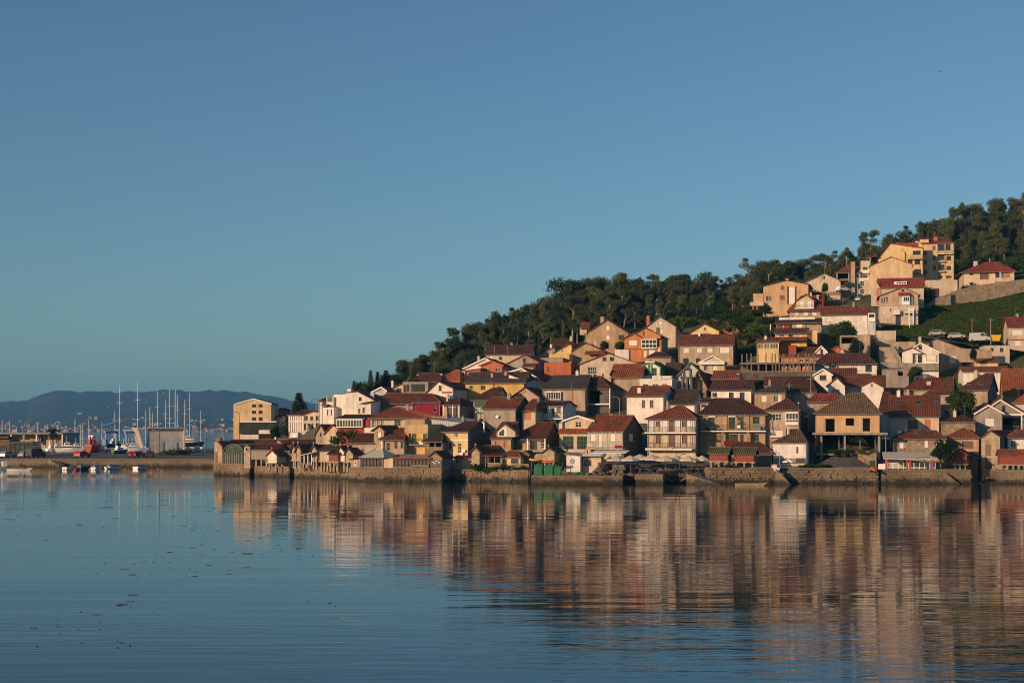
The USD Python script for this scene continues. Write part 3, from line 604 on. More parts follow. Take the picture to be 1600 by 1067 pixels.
h = House('6', 'house', 'long brown stone house with full-width white balcony and green doors, terrace of red flowers below', (-238, 287), 440, 715, 245, 13, 11, ('hip', 324, -120, 92), 'tan', 'tan', 'tile_dark',
          win=[(-171, 465, -118, 520, 'g', 2, 2), (-8, 462, 44, 562, 'Dg', 2, 3), (62, 462, 112, 562, 'Dg', 2, 3), (185, 462, 238, 518, 'g', 2, 2), (-175, 603, -108, 660, 'd', 3, 1), (0, 603, 67, 657, 'd', 3, 1), (85, 603, 112, 668, 'Dd', 1, 2), (165, 602, 233, 657, 'd', 3, 1)])
h.balcony(-232, 287, 572, 1.3, 1.0, 'white_paint'); h.posts('balcony_post', [-205, -60, 118, 270], 443, 572, 1.2, 'wood_grey', .05); h.posts('pillar', [-55, 145], 585, 700, 1.2, 'granite', .2)
h.box('flower_box', -45, 655, 75, 690, 1.6, 'leaf_flower', depth=.4); h.box('flower_box', -190, 545, -100, 562, 1.55, 'leaf_green', depth=.2); h.skylight(70, 375); h.chimney(62, 318, 14, .5, 'grey')
h.box('towel', 200, 525, 240, 560, 1.33, 'tarp_blue', depth=.05); h.box('towel', 62, 490, 82, 512, 1.33, 'pink', depth=.05); h.box('towel', 60, 530, 85, 552, 1.36, 'white_paint', depth=.05); h.box('awning_box', -175, 456, -112, 466, .3, 'white_paint'); h.box('awning_box', -12, 456, 48, 464, .3, 'white_paint')
h = House('5', 'house', 'white-topped house with two storeys of thin balcony posts and a bicycle upstairs', (365, 745), 478, 735, 243, 14, 10, ('hip', 378, 618, 640), 'cream', 'grey', 'tile',
          win=[(430, 498, 466, 538, 'n'), (533, 485, 574, 578, 'Dn'), (638, 497, 677, 540, 'n'), (430, 610, 470, 674, 'n'), (533, 610, 579, 702, 'Dn'), (638, 610, 680, 672, 'n')])
h.box('upper_wall', 366, 481, 428, 582, .05, 'white', depth=.04); h.box('upper_wall', 468, 481, 531, 582, .05, 'white', depth=.04); h.box('upper_wall', 576, 481, 636, 582, .05, 'white', depth=.04); h.box('upper_wall', 679, 481, 744, 582, .05, 'white', depth=.04)
h.balcony(340, 745, 585, 1.3, .9, 'white_paint'); h.balcony(365, 745, 706, 1.3, .8, 'concrete'); h.posts('balcony_post', [375, 412, 480, 535, 580, 628, 675, 705, 738], 480, 706, 1.28, 'metal_dark', .035)
h.box('awning', 345, 709, 563, 730, 1.8, 'canvas', depth=1.); h.box('awning', 566, 716, 715, 729, 1.8, 'canvas_white', depth=1.); h.skylight(580, 408, 30)
b = thing('bicycle', 'dark bicycle hanging on the upper balcony rail of the white-topped house', 'bicycle'); u0, z0 = h.hit(705, 565, -1.4); bo = h.O + h.U * u0 + h.V * -1.42
stage.GetPrimAtPath(b).GetAttribute('xformOp:translate').Set(Gf.Vec3d(bo[0], bo[1], z0)); stage.GetPrimAtPath(b).GetAttribute('xformOp:rotateZ').Set(-14.)
def ring(r, cx, z, t=.02): return MB().path([(cx + r * math.cos(a), 0, z + r * math.sin(a)) for a in np.linspace(0, 2 * math.pi, 17)], t, 4)
part(b, 'wheel', ring(.34, -.5, 0), 'rubber'); part(b, 'wheel', ring(.34, .5, 0), 'rubber')
m = MB()
for p_, q_ in (((-.5, 0), (-.15, .42)), ((-.5, 0), (0, 0)), ((0, 0), (-.15, .42)), ((0, 0), (.36, .42)), ((-.15, .42), (.36, .42)), ((.5, 0), (.33, .55))): m.bar((p_[0], 0, p_[1]), (q_[0], 0, q_[1]), .018, 5)
part(b, 'frame', m, 'metal_dark'); part(b, 'saddle', MB().box(-.28, -.05, -.06, .06, .5, .55), 'rubber'); part(b, 'handlebar', MB().bar((.33, -.25, .56), (.33, .25, .56), .02, 5), 'metal_dark')
h = House('4', 'house', 'cream house with white shutters and a deep stone balcony, dark right gable in shade', (905, 1185), 575, 755, 243, 24, 10, ('side', 460), 'pale', 'granite_dark', 'tile',  # shade of the right gable put into its wall colour
          win=[(925, 600, 966, 656, 'b'), (988, 598, 1019, 702, 'Db'), (1081, 598, 1122, 657, 'b')], swin=[(1235, 596, 1268, 655, 'b')], lwin=())
h.balcony(890, 1185, 708, 1.5, 1.0, 'granite_pale', 'metal_grey', .3); h.posts('pillar', [893, 995, 1140], 724, 760, 1.4, 'granite_pale', .2); h.posts('post', [962, 1016, 1078, 1128, 1175], 577, 706, 1.4, 'metal_grey', .03); h.skylight(1100, 520, 22)
h.box('flower_box', 1120, 690, 1180, 708, 1.75, 'leaf_flower', depth=.2); h.chimney(1095, 440, 26, .6, 'chimney_brick')
h = House('4', 'house', 'cream house with white-edged gable and two large green-framed windows under orange lean-to roof', (725, 940), 497, 755, 247, 10, 11, ('front', 830, 457, 490, 492), 'cream', 'cream', 'tile', win=[(810, 502, 857, 544, 'w', 2, 2)], trim='white_paint')
h.box('lower_front', 680, 592, 905, 762, 1.6, 'cream'); h.lean_roof('lean_to_roof', 668, 905, 598, 562, 1.9, 'tile_orange')
for x0_, x1_ in ((708, 792), (820, 898)):
    p_ = h.box('window', x0_, 616, x1_, 720, 1.66, 'trim_green', depth=.055)
    for i in range(3):
        for j in range(3): h.box('pane', x0_ + 4 + (x1_ - x0_ - 4) * i / 3, 620 + 33 * j, x0_ + (x1_ - x0_ - 4) * (i + 1) / 3, 620 + 33 * j + 29, 1.69, 'glass', depth=.025)
h.box('ledge', 690, 738, 890, 748, 1.9, 'granite_pale', depth=.3)
h = House('4', 'house', 'dark red hip-roofed house with pillared porch and brown door, beside the cream house', (295, 570), 630, 735, 244, 16, 10, ('hip', 512, 528, 720), 'beige', 'brown', 'tile', win=[(352, 672, 388, 728, 'Dn'), (445, 645, 505, 722, 'd', 2, 2), (538, 652, 562, 714, 'w', 1, 3)], over=.7)
h.posts('porch_post', [297, 428, 566], 636, 735, 1.0, 'white_paint', .09); h.box('porch_floor', 290, 727, 575, 742, 1.2, 'granite_pale'); h.box('porch_rail', 297, 690, 345, 694, 1.05, 'metal_dark', depth=.06); h.box('screen', 300, 645, 345, 724, .2, 'net', depth=.08)
h = House('4', 'house', 'narrow beige house with two orange shutters below a small glazed attic gable', (138, 296), 627, 765, 243, 14, 9, ('hip', 512, 230, 480), 'beige', 'beige', 'tile_dark', win=[(172, 654, 204, 710, 'o'), (240, 654, 272, 712, 'o')])
h.poly('attic_gable', [(183, 622), (183, 580), (250, 524), (330, 584), (330, 622)], .2, 'pale', 3.); h.poly('attic_window', [(196, 618), (196, 580), (245, 545), (262, 555), (262, 618)], .26, 'white_paint', .05); h.poly('attic_pane', [(202, 612), (202, 585), (243, 556), (243, 612)], .28, 'glass', .02)
h.poly('attic_roof', [(176, 584), (250, 516), (338, 588), (338, 578), (250, 506), (176, 574)], .4, 'tile_dark', 3.3); h.box('parapet', 136, 624, 298, 634, .1, 'terracotta')
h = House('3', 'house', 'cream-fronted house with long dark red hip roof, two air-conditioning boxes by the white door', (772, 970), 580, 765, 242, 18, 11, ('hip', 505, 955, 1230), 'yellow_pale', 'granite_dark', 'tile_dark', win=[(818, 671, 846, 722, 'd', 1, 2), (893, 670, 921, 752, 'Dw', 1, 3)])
h.box('lower_wall', 773, 650, 814, 765, .05, 'grey', depth=.04); h.box('string_course', 770, 645, 972, 651, .1, 'white_paint'); h.box('air_conditioner', 924, 725, 948, 745, .4, 'white_paint'); h.box('air_conditioner', 905, 745, 930, 765, .4, 'white_paint'); h.box('cable_box', 862, 585, 868, 615, .1, 'metal_dark'); h.box('cable_box', 876, 590, 884, 618, .1, 'metal_dark'); h.chimney(1098, 505, 10, .4, 'white_paint'); h.aerial(880, 520)
h = House('3', 'open_porch', 'dark brown tiled porch roof on posts between the yellow house and the cream-fronted house', (628, 768), 655, 765, 241, 16, 5, ('hip', 590, 768, 772), 'wood', 'wood', 'tile_brown', win=[(665, 668, 705, 702, 'h'), (715, 668, 762, 702, 'h')], cat='porch')
h.box('railing', 640, 702, 768, 712, .1, 'wood_grey')
h = House('3', 'house', 'narrow bright yellow house with green balcony door and flat grey-capped top', (468, 650), 525, 765, 243, 13, 9, ('flat',), 'yellow', 'yellow', 'concrete', win=[(528, 597, 563, 678, 'Dg', 1, 3), (616, 597, 646, 650, 'g', 2, 2), (528, 710, 564, 765, 'Dd', 1, 2)])
h.box('roof_terrace_wall', 474, 483, 628, 527, -.3, 'tan', depth=4.); h.balcony(474, 646, 680, 1.1, .95, 'concrete', 'metal_dark'); h.box('upper_band', 468, 527, 652, 592, .08, 'ochre'); h.box('side_pier', 470, 594, 500, 672, .5, 'yellow'); h.box('air_conditioner', 585, 656, 615, 680, 1.3, 'white_paint', depth=.3); h.box('string_course', 470, 693, 648, 700, .12, 'white_paint')
h = House('3', 'corrugated_wall_house', 'yellow-topped house whose long flank is clad in grey corrugated metal sheets', (655, 905), 486, 640, 251, 22, 7, ('shed', 486, 512, .6), 'sheet', 'sheet', 'sheet', cat='house', over=.05)
m = MB(); 
for i in range(int(h.W / .42)): m.bar((.2 + i * .42, -.03, h.zf), (.2 + i * .42, -.03, h.ze - .15 - (h.ze - zat(560 + 512 / 5.079, 251)) * i * .42 / h.W), .08, 5)
part(h.p, 'corrugation', m, 'sheet', kind='stuff')
h = House('3', 'house', 'yellow upper storey with terracotta-edged flat roof behind the corrugated metal wall', (622, 805), 464, 560, 256, 12, 7, ('flat',), 'yellow', None, 'terracotta')
h = House('3', 'house', 'narrow beige gabled house with one white blind, dark red roof falling to the right', (225, 305), 590, 725, 243, 16, 8, ('front', 266, 540, 568, 575), 'beige', None, 'tile_dark', win=[(250, 584, 281, 622, 'b')])
h = House('3', 'house', 'red-roofed house with two red-framed windows, left of the bright yellow house', (278, 468), 640, 765, 242, 14, 8, ('hip', 545, 462, 470), 'beige', None, 'tile', win=[(388, 652, 413, 714, 'r', 1, 2), (437, 652, 460, 714, 'r', 1, 2), (325, 668, 355, 730, 'Dr', 1, 2)], over=.5)
h.box('porch_post', 283, 648, 292, 725, .5, 'white_paint', depth=.2)
h = House('3', 'low_house', 'low beige house under a patched red-brown roof, beside the red-walled house', (50, 222), 668, 725, 244, 14, 7, ('side', 602), 'beige', None, 'tile')
h = House('3', 'house', 'red-walled house with a long white glazed gallery along its upper floor', (-70, 150), 478, 640, 256, 14, 9, ('side', 455), 'red', None, 'tile_dark', over=.5)
h.box('gallery', -72, 480, 132, 548, .7, 'white_paint')
for i in range(9): h.box('gallery_pane', -68 + i * 22, 488, -51 + i * 22, 540, .73, 'glass', depth=.028)
h.box('corner_pier', 132, 480, 190, 640, .05, 'red', depth=3.)
h = House('3', 'house', 'cream house with wide vivid orange hip roof and a white balcony at its left', (195, 620), 470, 605, 254, 14, 13, ('hip', 392, 370, 420), 'pale', None, 'tile_orange', win=[(208, 490, 240, 545, 'w', 2, 2), (250, 490, 272, 545, 'w', 2, 2), (280, 490, 304, 545, 'w', 2, 2), (387, 487, 437, 534, 'g', 2, 2)], over=.8)
h.balcony(150, 305, 598, 1.2, 1.1, 'white_paint', 'white', wallrail=True); h.chimney(523, 440, 14, .3, 'tan', 1.2)
h = House('3', 'house', 'big house with magenta end wall and rusty red hip roof', (540, 750), 350, 450, 266, 18, 14, ('hip', 286, 585, 600), 'magenta', 'magenta', 'tile', win=[(700, 378, 722, 425, 'd', 1, 2)], over=.4)
h = House('3', 'house', 'long grey-walled wing with orange-brown roof joined to the magenta-walled house', (178, 536), 360, 450, 268, 12, 13, ('hip', 285, 330, None), 'grey', None, 'tile_orange', over=.5)
h = House('3', 'small_house', 'tiny white house with dormer window between the tall white building and the grey wing', (128, 200), 385, 450, 262, 12, 6, ('shed', 362, 352, .5), 'white', None, 'tile', win=[(134, 388, 152, 430, 'd', 1, 1)], cat='house')
# tall white building on the left
h = House('2', 'tall_white_house', 'tall plain white house, highest block at the left end of the town', (1130, 1240), 202, 450, 268, 20, 20, ('flat',), 'white', 'pale', 'tile', cat='house', over=.3, foot=False, found=9)
h.chimney(1275, 155, 38, .3, 'white', 2.2)
h = House('2', 'white_annex', 'lower white annex with two slim windows and glazed rooftop box, left of the block', (1038, 1134), 315, 445, 267, 18, 9, ('flat',), 'white', None, 'tile', win=[(1072, 336, 1083, 386, 'w', 1, 2), (1105, 336, 1117, 386, 'w', 1, 2)], foot=False, found=9)
h.box('rooftop_room', 1068, 225, 1128, 316, -1., 'white', depth=3.); h.box('rooftop_pane', 1074, 226, 1118, 268, -.95, 'glass', depth=.045); h.box('roof_edge', 1036, 290, 1070, 316, .2, 'tile', depth=5.)
h = House('3', 'white_gable_house', 'whitewashed house with sloping roof edge, right half of the tall white block', (0, 228), 330, 480, 266, 6, 12, ('front', 92, 266, 275, 336), 'white', None, 'tile_dark', win=[(106, 308, 128, 334, 'd', 2, 2), (100, 398, 118, 436, 'w', 1, 2)], over=.15, foot=False, found=9)
h.chimney(212, 275, 28, .2, 'white', 2.)
# ------------------------------------------------------------------ second row
h = House('3', 'house', 'house with red roof over a left veranda of white posts, grey right wall', (770, 905), 368, 500, 262, 18, 9, ('hip', 315, 890, 905), 'beige', 'grey', 'tile', win=[(810, 390, 845, 470, 'Dd', 2, 2), (855, 390, 890, 470, 'Dd', 2, 2)], over=.5)
h.posts('veranda_post', [775, 848, 900], 372, 480, .9, 'white_paint', .07); h.box('veranda_floor', 770, 476, 905, 486, 1., 'white_paint'); h.chimney(808, 283, 14, .6, 'pale', 2.5)
h = House('3', 'house', 'house with greenish glazed gallery under a broad dark red hip roof', (1015, 1182), 322, 500, 264, 16, 10, ('hip', 242, 1165, 1400), 'pale', None, 'tile_dark', over=.8, win=[(1060, 478, 1090, 500, 'd')])
h.box('gallery', 1022, 328, 1178, 432, .5, 'trim_green')
for i in range(7): h.box('gallery_pane', 1027 + i * 21.5, 334, 1045 + i * 21.5, 384, .53, 'glass', depth=.028); h.box('gallery_panel', 1027 + i * 21.5, 390, 1045 + i * 21.5, 428, .53, 'metal_grey', depth=.028)
h = House('4', 'stone_house', 'grey blockwork house with plain red-brown gable roof, small satellite dish on its wall', (75, 332), 400, 510, 257, 20, 9, ('side', 314), 'grey', 'granite_dark', 'tile', swin=[(335, 430, 355, 480, 'd', 1, 1)], over=.3)
u_, z_ = h.hit(188, 462, -.3); m = MB(); m.bar((u_, -.3, z_), (u_, -.36, z_ + .03), .34, 12, .3); m.bar((u_, 0, z_), (u_, -.3, z_), .03, 4); part(h.p, 'satellite_dish', m, 'white_paint')
h = House('4', 'small_house', 'narrow house with one orange-brown shutter, right of the grey blockwork house', (386, 495), 410, 505, 257, 18, 7, ('hip', 330, 470, 500), 'pale', 'grey', 'tile', win=[(402, 430, 456, 484, 'o')])
h = House('4', 'house', 'white house with brown windows and a white balcony, blue-grey right wall in shade', (515, 708), 378, 515, 261, 20, 8, ('side', 346), 'white', 'bluewhite_and_shade', 'tile_dark', win=[(553, 392, 584, 428, 'n'), (658, 388, 692, 432, 'n'), (620, 390, 640, 462, 'Dw', 1, 3), (560, 490, 604, 510, 'd'), (654, 490, 692, 512, 'n')], over=.4)  # shade on the right wall coloured in, bluer than the white front
h.balcony(515, 705, 475, 1.2, .9, 'white_paint'); h.posts('balcony_post', [540, 600, 705], 380, 475, 1.15, 'white_paint', .05); h.posts('post', [510], 318, 500, 2.5, 'concrete', .12)
h = House('4', 'gable_house', 'beige gabled house with a small dark triangular vent, wedged between two dark red roofs', (300, 520), 310, 330, 271, 14, 12, ('front', 409, 233), 'beige', None, 'tile_dark', over=.3)
h.poly('vent', [(400, 268), (409, 252), (418, 268)], .02, 'dark_frame', .03)
h = House('4', 'large_stone_house', 'large grey stone house with broad hip roof and white glazed gallery', (548, 885), 236, 395, 272, 12, 12, ('hip', 140, 640, None), 'beige', 'grey', 'tile_grey', over=.5)
h.box('gallery', 572, 264, 692, 328, .5, 'white_paint'); 
for i in range(6): h.box('gallery_pane', 577 + i * 19, 270, 592 + i * 19, 322, .53, 'glass', depth=.028)
h.posts('downpipe', [785], 240, 380, .1, 'terracotta', .05); h.posts('aerial_mast', [779], 190, 236, 0.8, 'metal_grey', .03)
h = House('4', 'porch_wing', 'deep shaded porch wing of the large stone house, white rail along its open front', (885, 1085), 240, 400, 274, 26, 10, ('hip', 136, None, 990), 'granite_dark', 'granite_dark', 'tile_dark', win=[(915, 262, 1000, 360, 'h')], cat='house', over=.4)  # porch shade painted in with dark walls
h.box('porch_rail', 890, 358, 1075, 366, 1.2, 'white_paint', depth=.1); h.posts('porch_post', [888, 1080], 242, 395, 1.2, 'white_paint', .08)
h = House('4', 'white_shed_house', 'white house with slanting roofline and one grey window, below the cream gable', (280, 425), 150, 245, 284, 16, 8, ('shed', 130, 182, .8), 'white', 'bluewhite_and_shade', 'tile_dark', win=[(318, 202, 353, 236, 'm', 3, 1)], over=.2)
h = House('4', 'gable_house', 'pale yellow gabled house with white eaves behind the slant-roofed white house', (280, 512), 158, 190, 292, 14, 12, ('front', 385, 82, 108, 160), 'yellow_pale', None, 'tile', win=[(372, 112, 398, 138, 'd', 2, 1)], trim='white_paint')
h = House('3', 'yellow_house', 'yellow-walled house with long dark brown mossy roof and two slender chimneys', (950, 1420), 193, 260, 283, 10, 11, ('side', 116), 'yellow', None, 'tile_brown', win=[(1075, 215, 1110, 250, 'm', 2, 1), (985, 215, 1010, 245, 'm', 2, 1)], over=.4)
h.chimney(1161, 118, 14, .25, 'pale', 3.); h.chimney(1260, 108, 12, .35, 'metal_dark', 3.); h.chimney(1176, 205, 16, -.1, 'chimney_brick', 2.)
h = House('3', 'white_gable_house', 'white gabled house with one square attic window and a dark shaded roof', (635, 850), 262, 335, 276, 16, 16, ('front', 735, 187, 282, 240), 'white', 'bluewhite_and_shade', 'tile_dark', win=[(740, 215, 763, 256, 'd', 2, 2)], over=.3)
h.box('faded_lettering_board', 765, 262, 842, 278, .05, 'pink'); h.chimney(808, 285, 16, -.05, 'cream', 2.)
h = House('3', 'terrace_house', 'dark glazed terrace house with concrete frame and brown-red roof, above the magenta-walled house', (455, 655), 188, 285, 283, 8, 8, ('flat',), 'grey', None, 'concrete', win=[(522, 204, 630, 266, 'd', 3, 1), (482, 206, 508, 268, 'm', 1, 1), (458, 210, 480, 270, 'm', 1, 1)])
h = House('3', 'house', 'house with wide rusty red hip roof and two white chimneys below the forest edge', (515, 755), 185, 260, 294, 14, 12, ('hip', 122, 600, 745), 'pink', None, 'tile', over=.4); h.chimney(575, 126, 12, .4, 'white'); h.chimney(760, 120, 14, .4, 'white')
h = House('3', 'house', 'house with bright orange-red hip roof and white chimney, next to the pink house', (710, 905), 186, 250, 296, 14, 12, ('hip', 98, 870, 905), 'white', None, 'tile_orange', over=.4); h.chimney(868, 95, 12, .5, 'white')
h = House('3', 'house', 'cream house with sloping orange roof edge at the left end of the upper row', (322, 490), 262, 300, 288, 10, 9, ('shed', 262, 184, .5), 'cream', None, 'tile_orange', win=[(404, 238, 444, 276, 'd', 2, 1)], over=.3); h.chimney(372, 176, 16, .3, 'white', 2.)
h = House('3', 'small_house', 'small white house with flat white gable left of the orange roof edge', (205, 322), 268, 320, 284, 10, 7, ('front', 285, 230, 270, 255), 'bluewhite_and_shade', None, 'tile_red', over=.25, trim='white_paint'); h.chimney(210, 275, 26, -.1, 'white', 2.)
h = House('D', 'pink_house', 'pink gabled house with two white windows', (658, 858), 790, 860, 303, 12, 11, ('front', 760, 737, 775, 775), 'pink', None, 'tile', win=[(682, 796, 723, 838, 'w', 2, 1), (796, 798, 839, 834, 'w', 2, 1)], over=.35, trim='terracotta')
h = House('D', 'pink_annex', 'low pink annex with white corner window left of the pink gabled house', (465, 655), 828, 900, 301, 12, 8, ('shed', 838, 812, .3), 'pink', None, 'tile', over=.25); h.box('corner_window', 466, 830, 512, 890, .3, 'white_paint'); h.box('corner_pane', 472, 836, 506, 876, .33, 'glass', depth=.028)
h = House('D', 'white_house', 'white house with long slanting eaves behind the pink gabled house', (512, 745), 770, 820, 310, 12, 11, ('front', 700, 712, 800, 735), 'white', None, 'tile', over=.4, trim='white_paint'); h.chimney(640, 690, 22, .4, 'pale')
h = House('D', 'long_house', 'long pale house with straight dark red ridge just under the forest', (705, 1120), 672, 740, 328, 8, 10, ('side', 598), 'pale', None, 'tile_dark', win=[(830, 695, 858, 722, 'd'), (740, 690, 765, 722, 'b')], over=.4); h.posts('aerial_mast', [783, 910], 600, 670, 1., 'metal_grey', .04)
h = House('D', 'gable_house', 'grey gabled house with one dark attic window, right of the pink house', (895, 1190), 770, 820, 309, 14, 13, ('front', 1067, 682, 765, 750), 'grey', None, 'tile', win=[(1048, 710, 1080, 754, 'd', 1, 1)], over=.4)
h = House('D', 'house', 'small dark red roof peeping below the grey gabled house', (1050, 1150), 790, 830, 306, 12, 6, ('side', 760), 'pale', None, 'tile', over=.3)
h = House('D', 'gable_house', 'yellow gabled house with dark roof lines at the upper left edge of the town', (1340, 1500), 650, 760, 330, 14, 12, ('front', 1478, 582, 660, 598), 'yellow_pale', None, 'tile', win=[(1408, 632, 1420, 646, 'd', 1, 1)], over=.4)
h = House('D', 'house', 'ochre house with dark red hip roof topmost behind the yellow gabled house', (1325, 1545), 605, 680, 342, 12, 11, ('hip', 538, 1360, 1480), 'ochre', None, 'tile_dark', over=.4); h.chimney(1312, 582, 20, .2, 'white', 2.)
h = House('D', 'house', 'grey low house with slanting dark roof left of the yellow gabled house', (1150, 1345), 690, 760, 334, 14, 9, ('shed', 690, 612, .4), 'grey', None, 'tile_dark', over=.3)
h = House('D', 'terracotta_house', 'flat-roofed terracotta house, plain box with one narrow window', (1245, 1495), 752, 880, 304, 12, 9, ('flat',), 'terracotta', None, 'terracotta', win=[(1276, 788, 1290, 832, 'd', 1, 1)])
h = House('D', 'flat_house', 'grey flat-roofed block above the terracotta house', (1210, 1420), 708, 770, 316, 12, 8, ('flat',), 'grey', None, 'concrete'); h.box('yellow_band', 1290, 668, 1480, 735, -3., 'yellow', depth=3.)
h.posts('timber_post', [1175], 752, 870, 3., 'wood', .3)
# ------------------------------------------------------------------ middle of the hill
h = House('C', 'gable_house', 'wide beige gabled house with two pairs of attic windows and white balcony doors', (35, 580), 890, 985, 303, 10, 13, ('front', 297, 787, 885, 885), 'pale', None, 'tile', win=[(246, 819, 284, 853, 'd', 2, 1), (314, 818, 353, 852, 'd', 2, 1), (112, 908, 192, 975, 'w', 4, 2), (438, 900, 502, 940, 'w', 3, 1)], over=.5)
h = House('C', 'gable_house', 'tan gabled house with small red porch roof at the left, above the wide beige gable', (-30, 265), 775, 880, 320, 12, 12, ('front', 88, 690, 760, 770), 'tan', None, 'tile_dark', win=[(5, 820, 55, 858, 'd', 2, 1)], over=.35)
h.lean_roof('porch_roof', 78, 262, 795, 765, 1.6, 'tile'); h.chimney(182, 672, 26, .3, 'pale', 2.5)
h = House('C', 'gable_house', 'brown stone gabled house with red roof at the forest edge', (95, 482), 600, 720, 350, 14, 14, ('front', 290, 478, 598, 602), 'tan', 'grey', 'tile', win=[(275, 528, 306, 568, 'b'), (274, 617, 308, 656, 'b'), (395, 612, 445, 660, 'd')], over=.5); h.chimney(246, 442, 34, .35, 'tan', 2.5)
h.lean_roof('side_roof', 40, 130, 560, 492, .8, 'tile'); h.box('side_room', 36, 540, 100, 612, .3, 'pale', depth=4.)
h = House('C', 'orange_house', 'orange brick house with two gables and a white glazed bay', (448, 790), 640, 815, 324, 14, 11, ('front', 640, 552, 650, 625), 'orange', 'grey', 'tile_dark', win=[(618, 576, 645, 620, 'w', 1, 2), (494, 664, 564, 710, 'b'), (622, 756, 652, 818, 'Db'), (670, 750, 728, 800, 'b')], over=.4)
h.poly('front_gable', [(450, 742), (450, 640), (535, 600), (606, 640), (606, 742)], .5, 'orange', .49); h.box('shutter', 494, 664, 564, 710, .54, 'blind', depth=.035); h.poly('front_gable_roof', [(434, 652), (535, 604), (618, 645), (618, 635), (535, 592), (434, 642)], .8, 'tile', 1.2)
h.box('bay', 606, 650, 747, 738, .8, 'white_paint'); 
for i in range(4):
    for j in range(2): h.box('bay_pane', 611 + i * 34, 658 + j * 40, 640 + i * 34, 690 + j * 38, .83, 'glass', depth=.028)
h.box('balcony_wall', 615, 615, 782, 645, 1., 'orange', depth=.9)
h = House('C', 'gable_house', 'grey gabled house with pale roof and red chimney behind the orange house', (645, 922), 545, 650, 346, 14, 13, ('front', 777, 449, 545, 540), 'pale', None, 'tile_grey', win=[(761, 485, 793, 517, 'b'), (744, 544, 780, 598, 'n'), (779, 565, 801, 600, 'b')], over=.45); h.chimney(668, 432, 28, .4, 'chimney_brick', 2.5)
h = House('C', 'gable_house', 'pale yellow gabled house with bright red side roof under the forest', (1062, 1325), 588, 630, 342, 16, 12, ('front', 1190, 514, 590, 582), 'yellow_pale', None, 'tile_red', win=[(1186, 545, 1208, 570, 'w', 1, 1)], over=.4); h.box('porch_awning', 1135, 598, 1238, 612, .5, 'wood')
h = House('C', 'gable_house', 'brown gabled house with small orange porch right of the pale yellow gable', (1335, 1520), 588, 640, 345, 16, 10, ('front', 1437, 520, 585, 585), 'tan', None, 'tile', over=.4); h.box('porch', 1395, 585, 1460, 640, .8, 'orange')
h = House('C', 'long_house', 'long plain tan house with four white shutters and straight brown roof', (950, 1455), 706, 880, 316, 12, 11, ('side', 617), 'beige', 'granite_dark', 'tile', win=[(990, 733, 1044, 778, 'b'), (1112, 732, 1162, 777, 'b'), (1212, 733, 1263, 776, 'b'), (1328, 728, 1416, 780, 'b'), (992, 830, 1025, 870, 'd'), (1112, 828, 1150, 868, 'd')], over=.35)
h = House('C', 'small_house', 'little beige house with white-edged gable in front of the long tan house', (1145, 1375), 868, 955, 300, 12, 8, ('front', 1268, 805, 866, 866), 'pale', None, 'tile_dark', win=[(1184, 898, 1222, 942, 'w', 2, 1), (1260, 893, 1304, 948, 'b')], over=.3, trim='white_paint'); h.balcony(1145, 1375, 878, 1., .5, 'white_paint', 'white', wallrail=True)
h = House('C', 'small_house', 'low brown-roofed outbuilding between the orange house and the green chalet', (655, 880), 820, 870, 306, 14, 8, ('hip', 778, 740, 800), 'tan', None, 'tile_dark', over=.3)
h = House('C', 'white_shed', 'small flat white shed under the orange house', (360, 488), 752, 830, 312, 10, 5, ('flat',), 'white', None, 'white_paint', cat='shed')
h = House('5', 'house', 'grey house with dark red gable roof and brown doorway, left of the green chalet', (70, 312), 150, 290, 278, 14, 10, ('side', 52), 'beige', 'grey', 'tile', win=[(75, 155, 106, 208, 'n')], over=.4); h.posts('downpipe', [228], 150, 260, .1, 'metal_grey', .05)
h.poly('left_gable', [(-40, 250), (-40, 130), (5, 52), (75, 150), (75, 250)], .35, 'pale', .3); h.box('gable_window', 2, 118, 16, 160, .38, 'dark_frame', depth=.03)
h = House('5', 'green_chalet', 'white chalet with clipped gable and bright green pilasters and side wall', (303, 466), 80, 165, 281, 16, 12, ('front', 384, 22, 72, 72), 'white', 'green', 'tile_brown', win=[(333, 82, 371, 136, 'Dg', 2, 2), (402, 75, 438, 136, 'Dg', 2, 2)], over=.2, trim='trim_green')
for x_ in (366, 388): h.box('pilaster', x_, 24, x_ + 14, 136, .12, 'trim_green')
h.box('clipped_gable', 345, 22, 420, 32, .3, 'white'); h.box('corner_trim', 300, 66, 308, 136, .1, 'trim_green'); h.box('corner_trim', 460, 66, 468, 136, .1, 'trim_green')
h = House('5', 'white_terrace_house', 'white house with terrace wall carrying a green signboard below the chalet', (303, 558), 165, 240, 276, 14, 9, ('flat',), 'white', None, 'white_paint', win=[(406, 203, 452, 230, 'w', 2, 1), (482, 203, 527, 230, 'w', 2, 1), (328, 205, 372, 230, 'd', 2, 1)]); h.box('terrace_wall', 400, 137, 562, 168, .15, 'white'); h.box('signboard', 473, 138, 560, 160, .25, 'trim_green', depth=.08); h.box('sign_panel', 480, 142, 553, 155, .29, 'white_paint', depth=.035)
h = House('5', 'house', 'mossy brown-roofed house with green-edged blue-white gable beside the bell tower', (610, 770), 120, 230, 283, 12, 12, ('front', 704, 37, 130, 95), 'bluewhite_and_shade', None, 'tile_brown', over=.35, trim='trim_green')
h = House('5', 'mossy_roof_house', 'low house under a broad moss-brown roof between the green chalet and the bell tower', (500, 640), 135, 190, 285, 14, 8, ('hip', 42, None, 625), 'grey', None, 'tile_brown', over=.3)
h = House('5', 'stone_church', 'grey stone church nave with tall gable window and dark red roof', (722, 830), 215, 290, 278, 16, 24, ('front', 766, 107, 200, 228), 'granite', 'granite', 'tile', win=[(756, 160, 772, 226, 'd', 1, 3)], cat='church', over=.3, trim='granite_pale')
